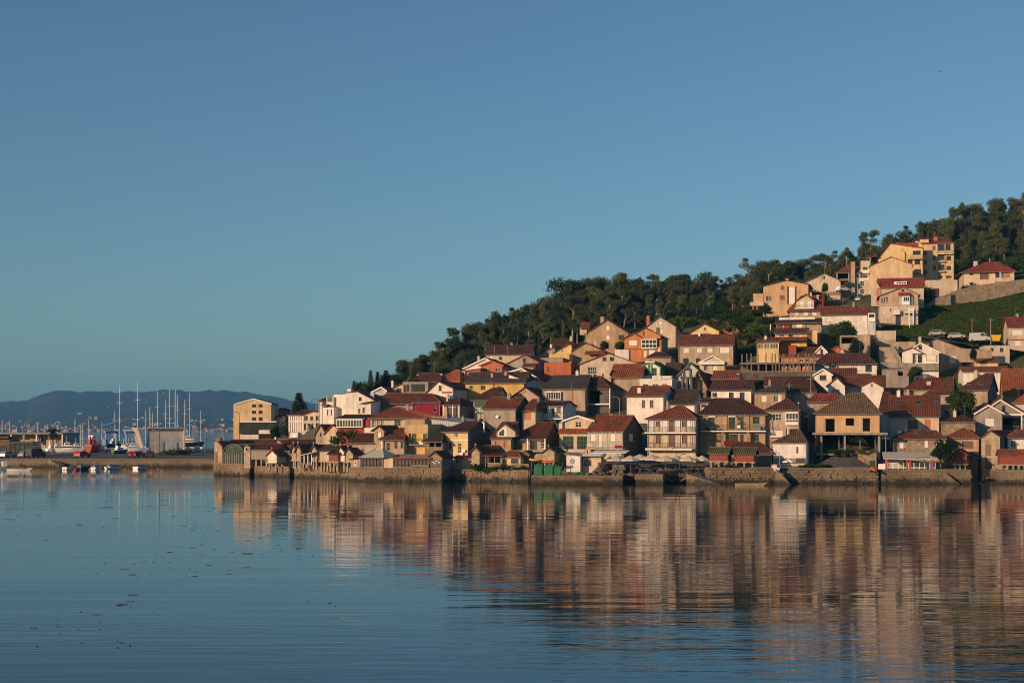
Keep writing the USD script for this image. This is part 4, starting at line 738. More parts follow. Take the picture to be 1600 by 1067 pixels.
h = House('5', 'church_aisle', 'low roofed aisle with little belfry stub along the right of the church', (880, 1080), 165, 240, 277, 14, 9, ('side', 104), 'granite', None, 'tile', cat='church', over=.3); h.chimney(1083, 118, 22, .3, 'pale', 3.)
h = House('5', 'house', 'white house with two red-framed windows and square white chimney, under a red-brown roof', (200, 494), 298, 435, 264, 20, 9, ('side', 226), 'white', 'bluewhite_and_shade', 'tile', win=[(321, 330, 346, 390, 'r', 2, 3), (383, 330, 411, 390, 'r', 2, 3)], over=.4); h.chimney(300, 232, 28, .15, 'white', 2.6)
h = House('5', 'house', 'house with rough brown tiled roof and shaded blue-white gable right of it', (540, 735), 362, 430, 262, 18, 10, ('side', 254), 'white', 'bluewhite_and_shade', 'tile_brown', over=.35)  # side gable takes a shaded copy of the white front
h = House('5', 'house', 'white house with three dark shuttered windows and long dark red roof', (868, 1186), 250, 330, 264, 15, 10, ('side', 178), 'white', 'bluewhite_and_shade', 'tile_dark', win=[(880, 272, 916, 306, 'd', 2, 1), (1011, 270, 1049, 326, 'd', 2, 1), (1097, 268, 1135, 326, 'd', 2, 1)], over=.4)
h = House('5', 'low_wing', 'low white wing with red roof strip in front of the three-window white house', (785, 1068), 350, 400, 256, 15, 7, ('side', 328), 'white', None, 'tile', win=[(796, 362, 832, 386, 'd', 2, 1), (955, 360, 996, 386, 'd', 3, 1)], over=.3); h.chimney(851, 335, 14, .4, 'white', 2.)
h = House('6', 'house', 'square tan house with two white windows and plain brown hip roof', (197, 445), 272, 360, 256, 14, 9, ('hip', 200, 405, 425), 'tan', None, 'tile_brown', win=[(248, 294, 291, 345, 'b'), (350, 292, 386, 346, 'w', 2, 1)], over=.3)
h = House('6', 'house', 'dark-roofed house with small yellow wall patch below the concrete skeleton', (280, 445), 215, 270, 266, 14, 8, ('side', 150), 'yellow_pale', None, 'tile_dark', over=.3)
h = House('6', 'house', 'shaded house with deep dark roof under the concrete skeleton', (430, 690), 265, 360, 262, 22, 12, ('hip', 150, 470, 640), 'grey', 'bluewhite_and_shade', 'tile_dark', over=.5)
h = House('6', 'house', 'house with vivid orange patch of roof between darker roofs, behind the unfinished house', (620, 900), 345, 400, 252, 16, 8, ('hip', 288, 680, 850), 'grey', None, 'tile_red', over=.4)
h = House('6', 'white_dormer_house', 'white house with gabled dormer and double window, brown roof behind', (672, 810), 190, 262, 278, 14, 9, ('front', 742, 86, 128, 128), 'white', None, 'tile_dark', win=[(716, 133, 768, 173, 'd', 2, 1)], over=.3, trim='white_paint')
h = House('6', 'house', 'dark brown roof right of the white dormer house', (810, 1000), 150, 200, 282, 14, 9, ('side', 84), 'white', 'bluewhite_and_shade', 'tile_dark', over=.3); h.aerial(828, 90)
h = House('6', 'white_gable_house', 'white gabled house with barred window, dark red roof running right', (782, 916), 215, 315, 271, 14, 12, ('front', 850, 158, 215, 222), 'white', 'bluewhite_and_shade', 'tile', win=[(806, 244, 876, 282, 'w', 3, 1)], over=.3)
h = House('6', 'house', 'long dark red roof joining the two white gabled houses', (900, 1230), 222, 300, 277, 14, 9, ('side', 144), 'bluewhite_and_shade', None, 'tile', over=.3)
h = House('6', 'white_gable_house', 'white gabled house with a tiny oval vent at its apex', (1048, 1222), 232, 290, 270, 14, 12, ('front', 1130, 184, 222, 235), 'white', 'bluewhite_and_shade', 'tile', win=[(1124, 200, 1136, 222, 'd', 1, 1)], over=.3)
h = House('F', 'long_white_house', 'long white bungalow with five windows under a low dark hip roof', (815, 1415), 667, 795, 290, 12, 12, ('hip', 577, 930, 1290), 'white', 'bluewhite_and_shade', 'tile_dark', win=[(846, 683, 913, 716, 'm', 3, 1), (961, 683, 1026, 716, 'm', 3, 1), (1076, 685, 1143, 716, 'b'), (1190, 685, 1256, 730, 'b'), (1306, 680, 1368, 742, 'd', 2, 1)], over=.6); h.box('string_course', 1180, 764, 1416, 772, .1, 'pale')
h = House('F', 'dormer_house', 'white dormer with dark window on a brown-red roof above the long white bungalow', (832, 935), 550, 600, 305, 14, 9, ('front', 882, 498, 548, 552), 'white', None, 'tile', win=[(872, 528, 900, 582, 'd', 2, 1)], over=.25, trim='white_paint')
h = House('F', 'house', 'rusty brown tiled roof with triangular dormer right of the white dormer', (920, 1130), 580, 620, 308, 14, 10, ('front', 1035, 503, 560, 580), 'terracotta', None, 'tile', over=.3)
h = House('F', 'house', 'dark red roof left of the white dormer, half hidden by the skeleton posts', (665, 840), 585, 620, 308, 14, 10, ('side', 512), 'brown', None, 'tile_dark', over=.3)
# concrete skeleton
h = House('F', 'concrete_skeleton', 'abandoned concrete building skeleton of bare posts and slabs', (100, 830), 655, 745, 286, 10, 9, ('flat',), 'concrete', None, 'concrete', walls=False, cat='unfinished building')
stage.RemovePrim(h.roofpart)
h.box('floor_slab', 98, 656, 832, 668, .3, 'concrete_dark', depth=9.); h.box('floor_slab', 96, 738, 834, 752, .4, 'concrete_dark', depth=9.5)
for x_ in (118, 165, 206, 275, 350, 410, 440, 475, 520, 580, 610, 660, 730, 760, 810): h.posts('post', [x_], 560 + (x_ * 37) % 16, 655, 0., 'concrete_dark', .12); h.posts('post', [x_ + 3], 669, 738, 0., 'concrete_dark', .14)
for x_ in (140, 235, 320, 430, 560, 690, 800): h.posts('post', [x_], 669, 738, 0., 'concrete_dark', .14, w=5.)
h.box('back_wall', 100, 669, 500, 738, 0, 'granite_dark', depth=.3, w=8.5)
h.box('retaining_wall', 95, 753, 835, 830, .2, 'granite_dark', depth=.5)
h = House('F', 'orange_brick_house', 'long orange brick building with white windows behind the concrete skeleton', (500, 900), 600, 745, 300, 10, 9, ('side', 585), 'orange', None, 'tile', win=[(672, 622, 715, 650, 'w', 2, 1), (735, 620, 762, 650, 'w', 1, 1), (812, 620, 850, 648, 'w', 2, 1), (510, 680, 545, 712, 'w', 2, 1), (585, 680, 612, 712, 'w', 1, 1), (625, 676, 645, 712, 'w', 1, 1), (690, 676, 725, 710, 'w', 2, 1)])
# ------------------------------------------------------------------ right end of the town, near the water
h = House('7', 'restaurant_house', 'stone house with three bright white windows and red roof, behind the glazed terrace', (178, 600), 636, 790, 241, 14, 9, ('hip', 580, 290, 520), 'granite', None, 'tile', win=[(226, 655, 262, 712, 'b'), (425, 652, 456, 706, 'b'), (515, 650, 552, 700, 'b'), (425, 652, 430, 656, 'h')], over=.4); h.skylight(360, 600, 22)  # bright glare of three windows put into white blind panels
h.box('window_box', 222, 712, 266, 722, .3, 'granite_pale'); h.box('lamp_board', 215, 572, 245, 596, -3., 'white_paint', depth=.3)
h = House('7', 'house', 'tan house with two wide brown shutters and steep roof, beside the round tree', (598, 860), 632, 800, 243, 15, 9, ('hip', 560, 735, 752), 'tan', None, 'tile', win=[(605, 656, 697, 714, 'n'), (726, 656, 818, 714, 'n')], over=.3)
h = House('7', 'stone_gable_house', 'tall narrow stone house with gable to the water and brown door above the slipway', (880, 1028), 640, 930, 236, 28, 12, ('front', 955, 580, 635, 625), 'granite_pale', 'granite_dark', 'tile_dark', win=[(914, 682, 958, 772, 'Dn'), (912, 790, 960, 880, 'Dn')], over=.2, found=2.)  # right flank is a shaded copy of the pale stone
h = House('7', 'small_house', 'small white house with one glass window at the right edge of the quay', (1085, 1240), 630, 735, 239, 14, 8, ('hip', 575, 1180, 1300), 'white', None, 'tile', win=[(1114, 649, 1156, 706, 'w', 2, 1)], over=.4)
h = House('7', 'gable_house', 'grey gabled house with one white blind and white eaves, half joined to a timber gable', (838, 1042), 440, 605, 251, 12, 10, ('front', 935, 373, 432, 430), 'grey', None, 'tile_dark', win=[(907, 476, 980, 537, 'b')], over=.4, trim='white_paint')
h = House('7', 'timber_gable_house', 'house with weathered timber gable over an open cluttered balcony, at the right edge', (955, 1215), 448, 610, 255, 12, 11, ('front', 1028, 330, 380, 440), 'wood_grey', 'grey', 'tile_dark', win=[(1045, 374, 1072, 430, 'd', 1, 1), (1050, 470, 1195, 570, 'h')], over=.4, trim='white_paint')
h.balcony(1042, 1210, 575, 1.4, .9, 'concrete', 'wood_grey'); h.box('balcony_beam', 1042, 440, 1212, 452, 1.4, 'white_paint', depth=.2); h.posts('balcony_post', [1048, 1200], 452, 575, 1.3, 'white_paint', .09); h.chimney(900, 545, 26, -.3, 'pale', 3.)
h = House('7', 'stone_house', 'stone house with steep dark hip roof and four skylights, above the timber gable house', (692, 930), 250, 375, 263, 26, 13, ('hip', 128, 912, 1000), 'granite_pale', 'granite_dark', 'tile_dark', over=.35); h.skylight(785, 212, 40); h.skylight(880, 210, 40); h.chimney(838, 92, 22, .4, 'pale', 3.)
u_ = h.W + .3
for k_ in range(2): part(h.roofpart, 'skylight', MB().box(h.W - 1.2, h.W - .4, 3.5 + 2.6 * k_, 5. + 2.6 * k_, h.ze + 1.1, h.ze + 1.3), 'glass')
h = House('7', 'house', 'long dark red roof with two skylights over a half-shaded tan wall with an orange door', (150, 545), 452, 600, 252, 16, 11, ('side', 302), 'pale', 'granite_dark', 'tile', win=[(296, 488, 376, 560, 'Dn'), (436, 483, 481, 552, 'Do')], over=.45); h.skylight(222, 365, 40); h.skylight(380, 362, 40); h.skylight(525, 340, 34)
h = House('7', 'shaded_house', 'pale house deep in shade right of the unfinished ochre house, under a dark roof', (75, 310), 420, 600, 254, 22, 12, ('hip', 272, 10, 120), 'bluewhite_and_shade', 'grey', 'tile_dark', over=.5)
h = House('7', 'stone_house', 'low stone house with broken-looking dark roof and a tall aerial, left of the grey gable', (560, 832), 505, 620, 249, 16, 8, ('hip', 458, 690, 720), 'granite', None, 'tile_dark', over=.3); h.aerial(640, 395, .3, 5.)
h = House('7', 'house', 'house with dark hip roof and white eave line above the long red roof', (432, 660), 285, 340, 262, 22, 10, ('hip', 155, 655, 662), 'grey', None, 'tile_dark', over=.5, trim='white_paint')
h = House('7', 'house', 'house with bright red hip roof and two pale chimneys', (270, 590), 245, 310, 272, 14, 11, ('hip', 162, 385, 560), 'beige', None, 'tile_red', over=.4); h.chimney(463, 182, 34, .2, 'pale', 3.); h.chimney(296, 245, 20, -.1, 'beige', 2.)
h = House('7', 'white_wall_house', 'house with long red roof and low white wall near the right edge', (735, 1100), 105, 180, 290, 12, 10, ('side', 72), 'white', None, 'tile', over=.4); h.chimney(832, 110, 24, -.1, 'pale', 3.)
h = House('7', 'house', 'rusty orange-brown roof at the right edge above the skylit stone house', (1060, 1300), 280, 330, 276, 16, 11, ('side', 88), 'tan', None, 'tile', over=.4)
h = House('7', 'house', 'vivid orange roof corner at the right edge beside the timber gable', (1130, 1320), 355, 430, 258, 20, 9, ('hip', 285, 1230, 1290), 'pale', None, 'tile_orange', over=.3)
# ------------------------------------------------------------------ right flank of the hill
h = House('F', 'yellow_orange_house', 'yellow-orange house in two terraces with stacked red roofs, row of windows in its upper wall', (437, 752), 375, 470, 315, 12, 10, ('side', 332), 'yellow', 'brown', 'tile_dark', win=[(486, 384, 526, 406, 'w', 2, 1), (567, 384, 608, 406, 'd', 2, 1), (658, 382, 700, 406, 'b')], over=.6)
h.lean_roof('lower_roof', 345, 745, 447, 415, 3., 'tile'); h.box('lower_wall', 590, 448, 740, 500, 1., 'yellow'); h.box('brown_wing', 752, 342, 842, 480, .15, 'brown', depth=8.); h.box('end_pier', 795, 345, 842, 478, .3, 'yellow_pale', depth=.14)
h = House('F', 'yellow_annex', 'square yellow annex with a band of white windows at the left of the yellow-orange house', (262, 475), 462, 560, 311, 12, 8, ('side', 440), 'yellow_pale', 'brown', 'tile_orange', win=[(275, 475, 330, 518, 'w', 3, 2), (336, 475, 385, 518, 'w', 3, 2), (392, 475, 468, 518, 'w', 3, 2)], over=.3)
h = House('F', 'red_annex', 'dark red annex wall and stair beside the yellow annex', (568, 640), 492, 570, 309, 12, 6, ('flat',), 'red', None, 'tile', cat='house')
h = House('F', 'house', 'grey and red upper house with dark flat eave and white parapet above the yellow terraces', (448, 880), 275, 345, 323, 12, 9, ('side', 240), 'beige', 'grey', 'tile_dark', win=[(488, 290, 520, 328, 'w', 2, 1), (572, 290, 606, 328, 'w', 1, 1), (646, 282, 698, 326, 'w', 2, 1)], over=.8)
h.box('red_wall', 452, 284, 486, 345, .06, 'red', depth=.05); h.box('red_wall', 522, 284, 570, 345, .06, 'red', depth=.05); h.box('grey_bay', 612, 270, 730, 330, .3, 'beige'); h.box('window', 645, 285, 698, 328, .35, 'blind', depth=.045); h.box('parapet', 475, 222, 822, 240, -1., 'white', depth=.4); h.box('veranda_post', 388, 285, 396, 345, 1., 'white_paint', depth=.2)
h = House('F', 'brick_house', 'pale brick house with wide dormer balcony and vivid red roof', (572, 895), 145, 228, 336, 14, 10, ('hip', 20, 690, None), 'granite_pale', 'grey', 'tile_red', win=[(620, 163, 662, 200, 'b'), (706, 160, 752, 202, 'b'), (790, 155, 834, 200, 'b')], over=.7)
h.poly('dormer', [(640, 132), (640, 70), (738, 8), (812, 66), (812, 132)], .1, 'pale', 4.); h.poly('dormer_roof', [(626, 76), (738, 2), (826, 72), (826, 62), (738, -8), (626, 66)], .4, 'tile_red', 4.5)
for x_ in (680, 750): h.box('dormer_door', x_, 66, x_ + 32, 130, .15, 'blind', depth=.045)
h.balcony(625, 812, 132, .9, .8, 'white_paint', 'pale'); h.chimney(848, 5, 22, .35, 'pale', 2.)
h = House('F', 'long_white_house', 'long white house with dark red roof and white glazed balcony tower at its right', (885, 1330), 195, 320, 330, 12, 10, ('side', 122), 'white', 'bluewhite_and_shade', 'tile', win=[(925, 222, 990, 262, 'b')], over=.4); h.box('balcony_tower', 1332, 180, 1400, 262, .9, 'white_paint'); h.box('tower_pane', 1340, 190, 1392, 220, .93, 'glass', depth=.028); h.box('tower_base', 1326, 262, 1404, 390, .5, 'bluewhite_and_shade'); h.skylight(1075, 142, 26); h.skylight(1178, 142, 26)
h = House('B', 'tan_house', 'broad tan house with shallow gable, tall pale stair strip and dark right face', (295, 690), 430, 618, 364, 16, 13, ('front', 496, 386, 432, 424), 'ochre', 'granite_dark', 'tile_dark', win=[(320, 518, 372, 566, 'w', 3, 1), (446, 515, 484, 552, 'n'), (452, 432, 480, 466, 'n'), (516, 440, 570, 588, 'b')], over=.35); h.chimney(504, 368, 28, .3, 'ochre', 2.)
h.box('stair_trim', 503, 434, 514, 590, .15, 'tile'); h.box('stair_trim', 572, 434, 584, 590, .15, 'tile'); h.box('side_wing', 208, 500, 296, 622, .2, 'ochre', depth=6.); h.balcony(178, 298, 600, 1.5, .8, 'pale', 'pale', wallrail=True); h.posts('pillar', [205, 240], 605, 640, 1.2, 'terracotta', .2)
h = House('B', 'gable_house', 'pale stone gabled house with grey eaves between the tan house and the apartment block', (668, 972), 390, 510, 386, 14, 13, ('front', 828, 326, 398, 392), 'pale', None, 'tile_grey', win=[(812, 342, 842, 374, 'w', 2, 1), (814, 418, 842, 456, 'w', 1, 2)], over=.5)
h.box('lower_band', 760, 486, 975, 512, .1, 'granite'); h.box('carport_roof', 960, 376, 1040, 388, .5, 'tile', depth=5.)
h = House('B', 'house', 'narrow house with shallow red roof and stacked open balconies, left of the apartment block', (938, 1150), 312, 470, 390, 16, 9, ('hip', 250, 1040, 1100), 'pale', 'grey', 'tile', win=[(1100, 330, 1142, 362, 'w', 2, 1), (1108, 408, 1146, 446, 'w', 2, 1), (950, 326, 1040, 370, 'h')], over=.5); h.posts('pillar', [944, 1044], 316, 480, .8, 'concrete', .15); h.posts('tall_chimney', [1082], 220, 520, 1.4, 'beige', .55)
h = House('A', 'apartment_house', 'large plain peach gable wall of an apartment house, balconies stacked on its left side', (52, 425), 710, 830, 386, 14, 15, ('front', 240, 630, 708, 700), 'apartment', None, 'tile', over=.25)
h.box('balcony_wing', -30, 660, 50, 1050, -2., 'pale', depth=8.); 
for k_ in range(4): h.box('balcony', -36, 742 + k_ * 70, 48, 768 + k_ * 70, -1., 'white', depth=1.); h.box('balcony_door', -10, 716 + k_ * 70, 30, 742 + k_ * 70, -1.94, 'dark_frame', depth=.05)
h.box('lower_wall', 0, 830, 70, 1060, -.6, 'pale', depth=3.)
h = House('A', 'stepped_apartments', 'pale yellow apartment block with stepped gable roof and a row of glazed balconies', (125, 515), 590, 830, 400, 14, 13, ('front', 230, 512, 640, 560), 'yellow_pale', None, 'tile_red', win=[(430, 572, 498, 606, 'd', 3, 1), (385, 655, 425, 690, 'd', 2, 1), (445, 648, 492, 692, 'd', 2, 1), (440, 735, 500, 780, 'd', 3, 1)], over=.3)
h.balcony(378, 515, 640, 1.3, .9, 'yellow_pale', 'metal_dark'); h.poly('right_gable', [(265, 700), (265, 545), (318, 545), (358, 585), (358, 700)], .6, 'yellow_pale', 3.); h.lean_roof('upper_roof', 255, 480, 560, 500, .9, 'tile_red', w=2.)
h.lean_roof('left_roof', 15, 120, 632, 608, 1., 'tile', w=-.5)
h = House('A', 'apartment_block', 'tall pale yellow apartment block, highest building of the town, with red hip roof', (513, 790), 508, 830, 405, 14, 13, ('hip', 462, 640, 700), 'apartment', 'pale', 'tile_red', over=.3,
          win=[(524, 570, 550, 608, 'n'), (524, 655, 550, 692, 'n'), (526, 740, 550, 780, 'n'), (602, 528, 628, 566, 'n'), (602, 614, 630, 654, 'n'), (602, 700, 632, 740, 'n'), (650, 516, 760, 570, 'd', 5, 1), (648, 600, 706, 652, 'd', 3, 1), (724, 620, 764, 656, 'd', 2, 1), (648, 694, 706, 738, 'd', 3, 1), (724, 706, 764, 740, 'd', 2, 1), (650, 790, 690, 815, 'd', 2, 1), (720, 792, 768, 812, 'd', 2, 1)])
for y_ in (598, 664, 752): h.balcony(644, 710 if y_ > 600 else 778, y_, 1.1, .9, 'yellow_pale', 'metal_grey')
h.posts('mullion', [513, 644, 712], 510, 800, .12, 'ochre', .12); h.chimney(628, 452, 34, .25, 'chimney_brick', 2.4); h.poly('front_gable', [(420, 520), (462, 484), (515, 520), (515, 600), (420, 600)], -.6, 'apartment', 6.); h.box('attic_box', 490, 470, 568, 500, -.4, 'apartment', depth=3.); h.box('attic_cap', 486, 464, 572, 471, -.2, 'tile_red', depth=3.5)
h = House('A', 'house', 'pale house with long straight red roof and a white ribbon dormer, below the peach gable', (135, 525), 893, 980, 364, 12, 10, ('side', 820), 'pale', None, 'tile_red', over=.4)
h.poly('left_gable', [(62, 1060), (62, 890), (95, 828), (145, 900), (145, 1060)], .3, 'pale', .28); h.box('orange_door', 108, 905, 134, 968, .36, 'shutter_orange', depth=.05); h.box('orange_door', 108, 985, 134, 1050, .36, 'shutter_orange', depth=.05); h.box('dormer', 265, 842, 376, 866, .6, 'white_paint', w=1.8)
for k_ in range(4): h.box('dormer_pane', 285 + 22 * k_, 848, 302 + 22 * k_, 860, .63, 'glass', depth=.028, w=1.8)
h = House('A', 'gable_house', 'grey-beige gabled house with three white windows and a white red-roofed bay', (138, 475), 970, 1062, 350, 13, 12, ('front', 340, 893, 968, 962), 'beige', 'bluewhite_and_shade', 'tile_red', win=[(152, 984, 168, 1028, 'w', 1, 2), (174, 982, 190, 1024, 'w', 1, 2), (196, 978, 212, 1020, 'w', 1, 2), (331, 908, 353, 932, 'd', 2, 1)], over=.5)
h.box('bay', 332, 970, 402, 1046, .9, 'white_paint')
for k_ in range(3): h.box('bay_pane', 348 + 17 * k_, 978, 361 + 17 * k_, 1014, .93, 'glass', depth=.028)
h.lean_roof('bay_roof', 300, 410, 968, 945, 1.2, 'tile_red'); h.box('glazed_strip', 404, 965, 432, 1060, .3, 'metal_grey', depth=.29)
h = House('E', 'lower_storeys', 'pale garage storeys stepping down the slope beneath the grey-beige gabled house', (98, 500), 252, 470, 347, 12, 8, ('flat',), 'pale', 'bluewhite_and_shade', 'concrete', win=[(262, 345, 318, 450, 'd', 1, 1), (405, 275, 440, 300, 'b'), (120, 300, 140, 350, 'b'), (205, 280, 220, 310, 'w', 1, 1)], cat='house')
h.balcony(240, 310, 335, 1.2, .9, 'white_paint', 'white', wallrail=True); h.posts('pillar', [403, 447], 268, 520, 2.2, 'white_paint', .14); h.balcony(355, 450, 318, 2.2, .9, 'white_paint', 'white_paint')
h = House('A', 'red_roof_villa', 'pink-beige villa with bright red hip roof standing alone under the forest', (868, 1318), 752, 920, 385, 12, 11, ('hip', 680, 1060, 1180), 'cream', None, 'tile_red', win=[(925, 760, 960, 786, 'd', 2, 1), (1018, 768, 1096, 822, 'n'), (1152, 756, 1190, 806, 'd', 1, 1), (1232, 775, 1285, 815, 'o'), (925, 850, 962, 876, 'd', 2, 1)], over=.8); h.chimney(978, 665, 34, .5, 'pale', 2.2); h.posts('porch_post', [1195, 1312], 756, 840, 1.2, 'pale', .15)
h.balcony(1150, 1318, 838, 1.3, .8, 'pale', 'pale', wallrail=True)
h = House('A', 'terrace_wall_house', 'flat pale garage block between the apartment block and the red-roofed villa', (540, 820), 830, 930, 380, 10, 9, ('flat',), 'pale', None, 'concrete', cat='garage')
h.box('dark_opening', 536, 905, 660, 1010, .05, 'dark_frame')
h = House('E', 'gable_house', 'white-blue house with two stepped gables and patterned corner trim, on the lower right slope', (440, 712), 740, 925, 300, 13, 11, ('front', 525, 642, 690, 735), 'white', 'bluewhite_and_shade', 'tile_dark', win=[(495, 762, 540, 842, 'd', 1, 2), (585, 768, 668, 818, 'b'), (505, 668, 538, 706, 'd', 2, 1)], over=.4, trim='white_paint')
for y_ in (770, 795, 820): h.box('corner_stone', 462, y_, 478, y_ + 12, .05, 'metal_dark'); h.box('corner_stone', 684, y_, 698, y_ + 12, .05, 'metal_dark')
h.poly('left_gable', [(330, 850), (330, 740), (435, 686), (540, 748), (440, 748), (440, 850)], .8, 'white', .78); h.poly('left_gable_roof', [(280, 748), (435, 692), (548, 752), (548, 742), (435, 680), (280, 738)], 1.1, 'tile_dark', 2.); h.box('shutter', 358, 770, 430, 838, .84, 'blind', depth=.035); h.box('plinth', 330, 855, 712, 925, .9, 'concrete'); h.chimney(515, 575, 26, .6, 'pale', 2.)
h = House('E', 'barn', 'big blank beige gable wall behind the two-gabled white house', (570, 955), 705, 860, 309, 12, 12, ('front', 690, 600, 650, 700), 'beige', None, 'tile_dark', win=[(825, 772, 890, 850, 'b')], cat='barn', over=.2)
h = House('E', 'house', 'house with red roof and two white windows at the right edge of the slope', (1440, 1640), 475, 690, 312, 12, 9, ('side', 380), 'pale', None, 'tile_red', win=[(1472, 505, 1582, 558, 'b'), (1498, 618, 1560, 668, 'b')], over=.3); h.skylight(1535, 425, 40); h.box('string_course', 1438, 600, 1640, 610, .1, 'wood')
h = House('E', 'low_house', 'low white-grey outbuilding with flat dark roof and two small windows beside the parked grey van', (1185, 1450), 665, 790, 306, 10, 7, ('flat',), 'pale', None, 'tile_dark', win=[(1250, 690, 1286, 728, 'm', 1, 1), (1350, 690, 1388, 732, 'm', 2, 1)], cat='outbuilding')
h = House('E', 'low_house', 'tiny pink-beige hut with red roof strip below the outbuilding', (1112, 1330), 848, 900, 298, 10, 5, ('shed', 845, 845, 1.2), 'cream', None, 'tile', cat='hut', over=.3)
h = House('E', 'terrace_wall_house', 'beige walled terrace with outside stair below the garage storeys', (95, 290), 685, 860, 312, 10, 6, ('flat',), 'beige', None, 'concrete', win=[(312, 800, 326, 825, 'h')], cat='terrace')
h.box('upper_wall', 232, 628, 470, 740, -2., 'beige', depth=3.); h.poly('stair', [(225, 640), (320, 800), (320, 860), (300, 860), (205, 690)], .8, 'concrete', .75)
h = House('E', 'white_terrace', 'shaded white terrace walls stepping down left of the two-gabled house', (125, 400), 915, 1010, 288, 10, 8, ('flat',), 'grey', None, 'concrete', cat='terrace', win=[(285, 925, 340, 980, 'h')]); h.box('upper_terrace', 100, 840, 350, 900, -3., 'concrete', depth=3.)  # grey puts the shade on white walls into their colour
h = House('F', 'carport', 'open carport with flat brown roof on posts between the two round trees', (1062, 1352), 395, 470, 313, 12, 6, ('flat',), 'beige', None, 'tile_brown', win=[(1075, 408, 1200, 470, 'h')], cat='carport')
h = House('B', 'terrace_wall_house', 'pale terraced walls with steps right of the long white house', (1290, 1460), 825, 880, 322, 10, 6, ('flat',), 'pale', None, 'concrete', cat='terrace'); h.box('lower_wall', 1315, 905, 1460, 1067, 2., 'beige', depth=1.9)
# ------------------------------------------------------------------ buildings at the left
h = House('2', 'yellow_block', 'large sandy yellow building with six small square windows in its gable front', (268, 582), 285, 600, 335, -3, 14, ('front', 430, 243, 288, 286), 'apartment', 'apartment', 'tile', over=.15, trim='white_paint', cat='building',
          win=[(415, 290, 450, 314, 'd', 2, 1), (475, 290, 508, 314, 'd', 2, 1), (415, 345, 450, 371, 'd', 2, 1), (475, 345, 508, 371, 'd', 2, 1), (415, 404, 450, 432, 'd', 2, 1), (475, 404, 508, 432, 'd', 2, 1)])
h.box('right_step', 578, 310, 606, 440, -.6, 'apartment', depth=20.); h.box('left_pilaster', 252, 290, 274, 600, -.6, 'apartment', depth=20.)
h.box('glazed_hall', 300, 448, 622, 552, 2.5, 'metal_dark'); 
for k_ in range(12): h.box('hall_pane', 306 + 26 * k_, 454, 328 + 26 * k_, 546, 2.53, 'glass', depth=.028)
h.box('hall_roof', 296, 438, 628, 448, 2.8, 'white_paint')
h.box('terrace_wall', 308, 556, 470, 602, 3.2, 'white'); h.box('terrace_wall', 474, 515, 682, 548, 3.6, 'white', depth=.4)
h = House('2', 'columned_building', 'cream two-storey building with tall columns and flat red roof, behind the conifer', (738, 860), 388, 530, 318, 14, 16, ('side', 350), 'cream', None, 'tile_red', over=.4, cat='building',
          win=[(746 + 19 * k_, 398, 759 + 19 * k_, 432, 'd', 1, 1) for k_ in range(6)] + [(746 + 19 * k_, 456, 760 + 19 * k_, 516, 'd', 1, 2) for k_ in range(6)])
h.posts('column', [741, 760, 779, 798, 817, 836, 856], 392, 530, .3, 'white', .16); h.box('string_course', 734, 436, 862, 446, .5, 'white')
h = House('2', 'columned_wing', 'open-fronted right wing of the columned building with deep dark bays and a shallow gable', (862, 1040), 385, 530, 316, 10, 12, ('front', 950, 355, 385, 372), 'cream', None, 'tile_red', over=.4, cat='building',
          win=[(872, 390, 905, 430, 'd'), (925, 396, 950, 430, 'd'), (975, 392, 1036, 432, 'd'), (870, 456, 890, 515, 'd'), (900, 456, 926, 515, 'd'), (936, 456, 952, 505, 'd'), (975, 452, 1010, 500, 'd')])
h.poly('outside_stair', [(900, 460), (925, 520), (925, 545), (895, 470)], 1.2, 'concrete', 1.)
for i_, (x0_, y0_, x1_, y1_, yr_, Y_, lab_) in enumerate([(605, 345, 640, 410, 330, 345, 'small red-walled house just right of the sandy yellow building'), (610, 402, 700, 440, 390, 338, 'low white house with red roof between the yellow building and the conifer'), (1000, 265, 1030, 300, 240, 305, 'small pale house with pink roof left of the white annex'), (1035, 300, 1068, 330, 288, 290, 'little flat white lean-to beside the white annex')]):
    House('2', 'small_house', lab_, (x0_, x1_), y0_, y1_, Y_, 14, 8, ('side', yr_), 'pink' if i_ == 0 else 'white', None, 'tile_red', over=.3)
# ------------------------------------------------------------------ waterfront sheds, granaries and restaurants
h = House('2', 'warehouse', 'old stone warehouse at the tip of the left quay, long red-brown roof', (85, 152), 665, 812, 270, 34, 9, ('front', 118, 622, 622, 672), 'granite_pale', 'granite', 'tile', over=.1, cat='warehouse', found=1., win=[(95, 710, 112, 800, '+n')])
h = House('2', 'warehouse', 'long low red-brown warehouse roof running along the left quay behind the glazed arch', (150, 622), 668, 812, 281, 16, 9, ('side', 606), 'granite', None, 'tile', over=.3, cat='warehouse'); h.chimney(125, 580, 46, .5, 'granite', 2.); h.chimney(620, 578, 10, .5, 'white_paint', 2.)
h = House('2', 'warehouse', 'second long rusty warehouse roof with pale gable edge, right of the first', (635, 968), 660, 800, 275, 20, 10, ('hip', 604, None, None), 'granite', None, 'tile', over=.3, cat='warehouse')
h.poly('gable_edge', [(632, 622), (645, 606), (720, 672), (712, 690)], .7, 'granite_pale', .5)
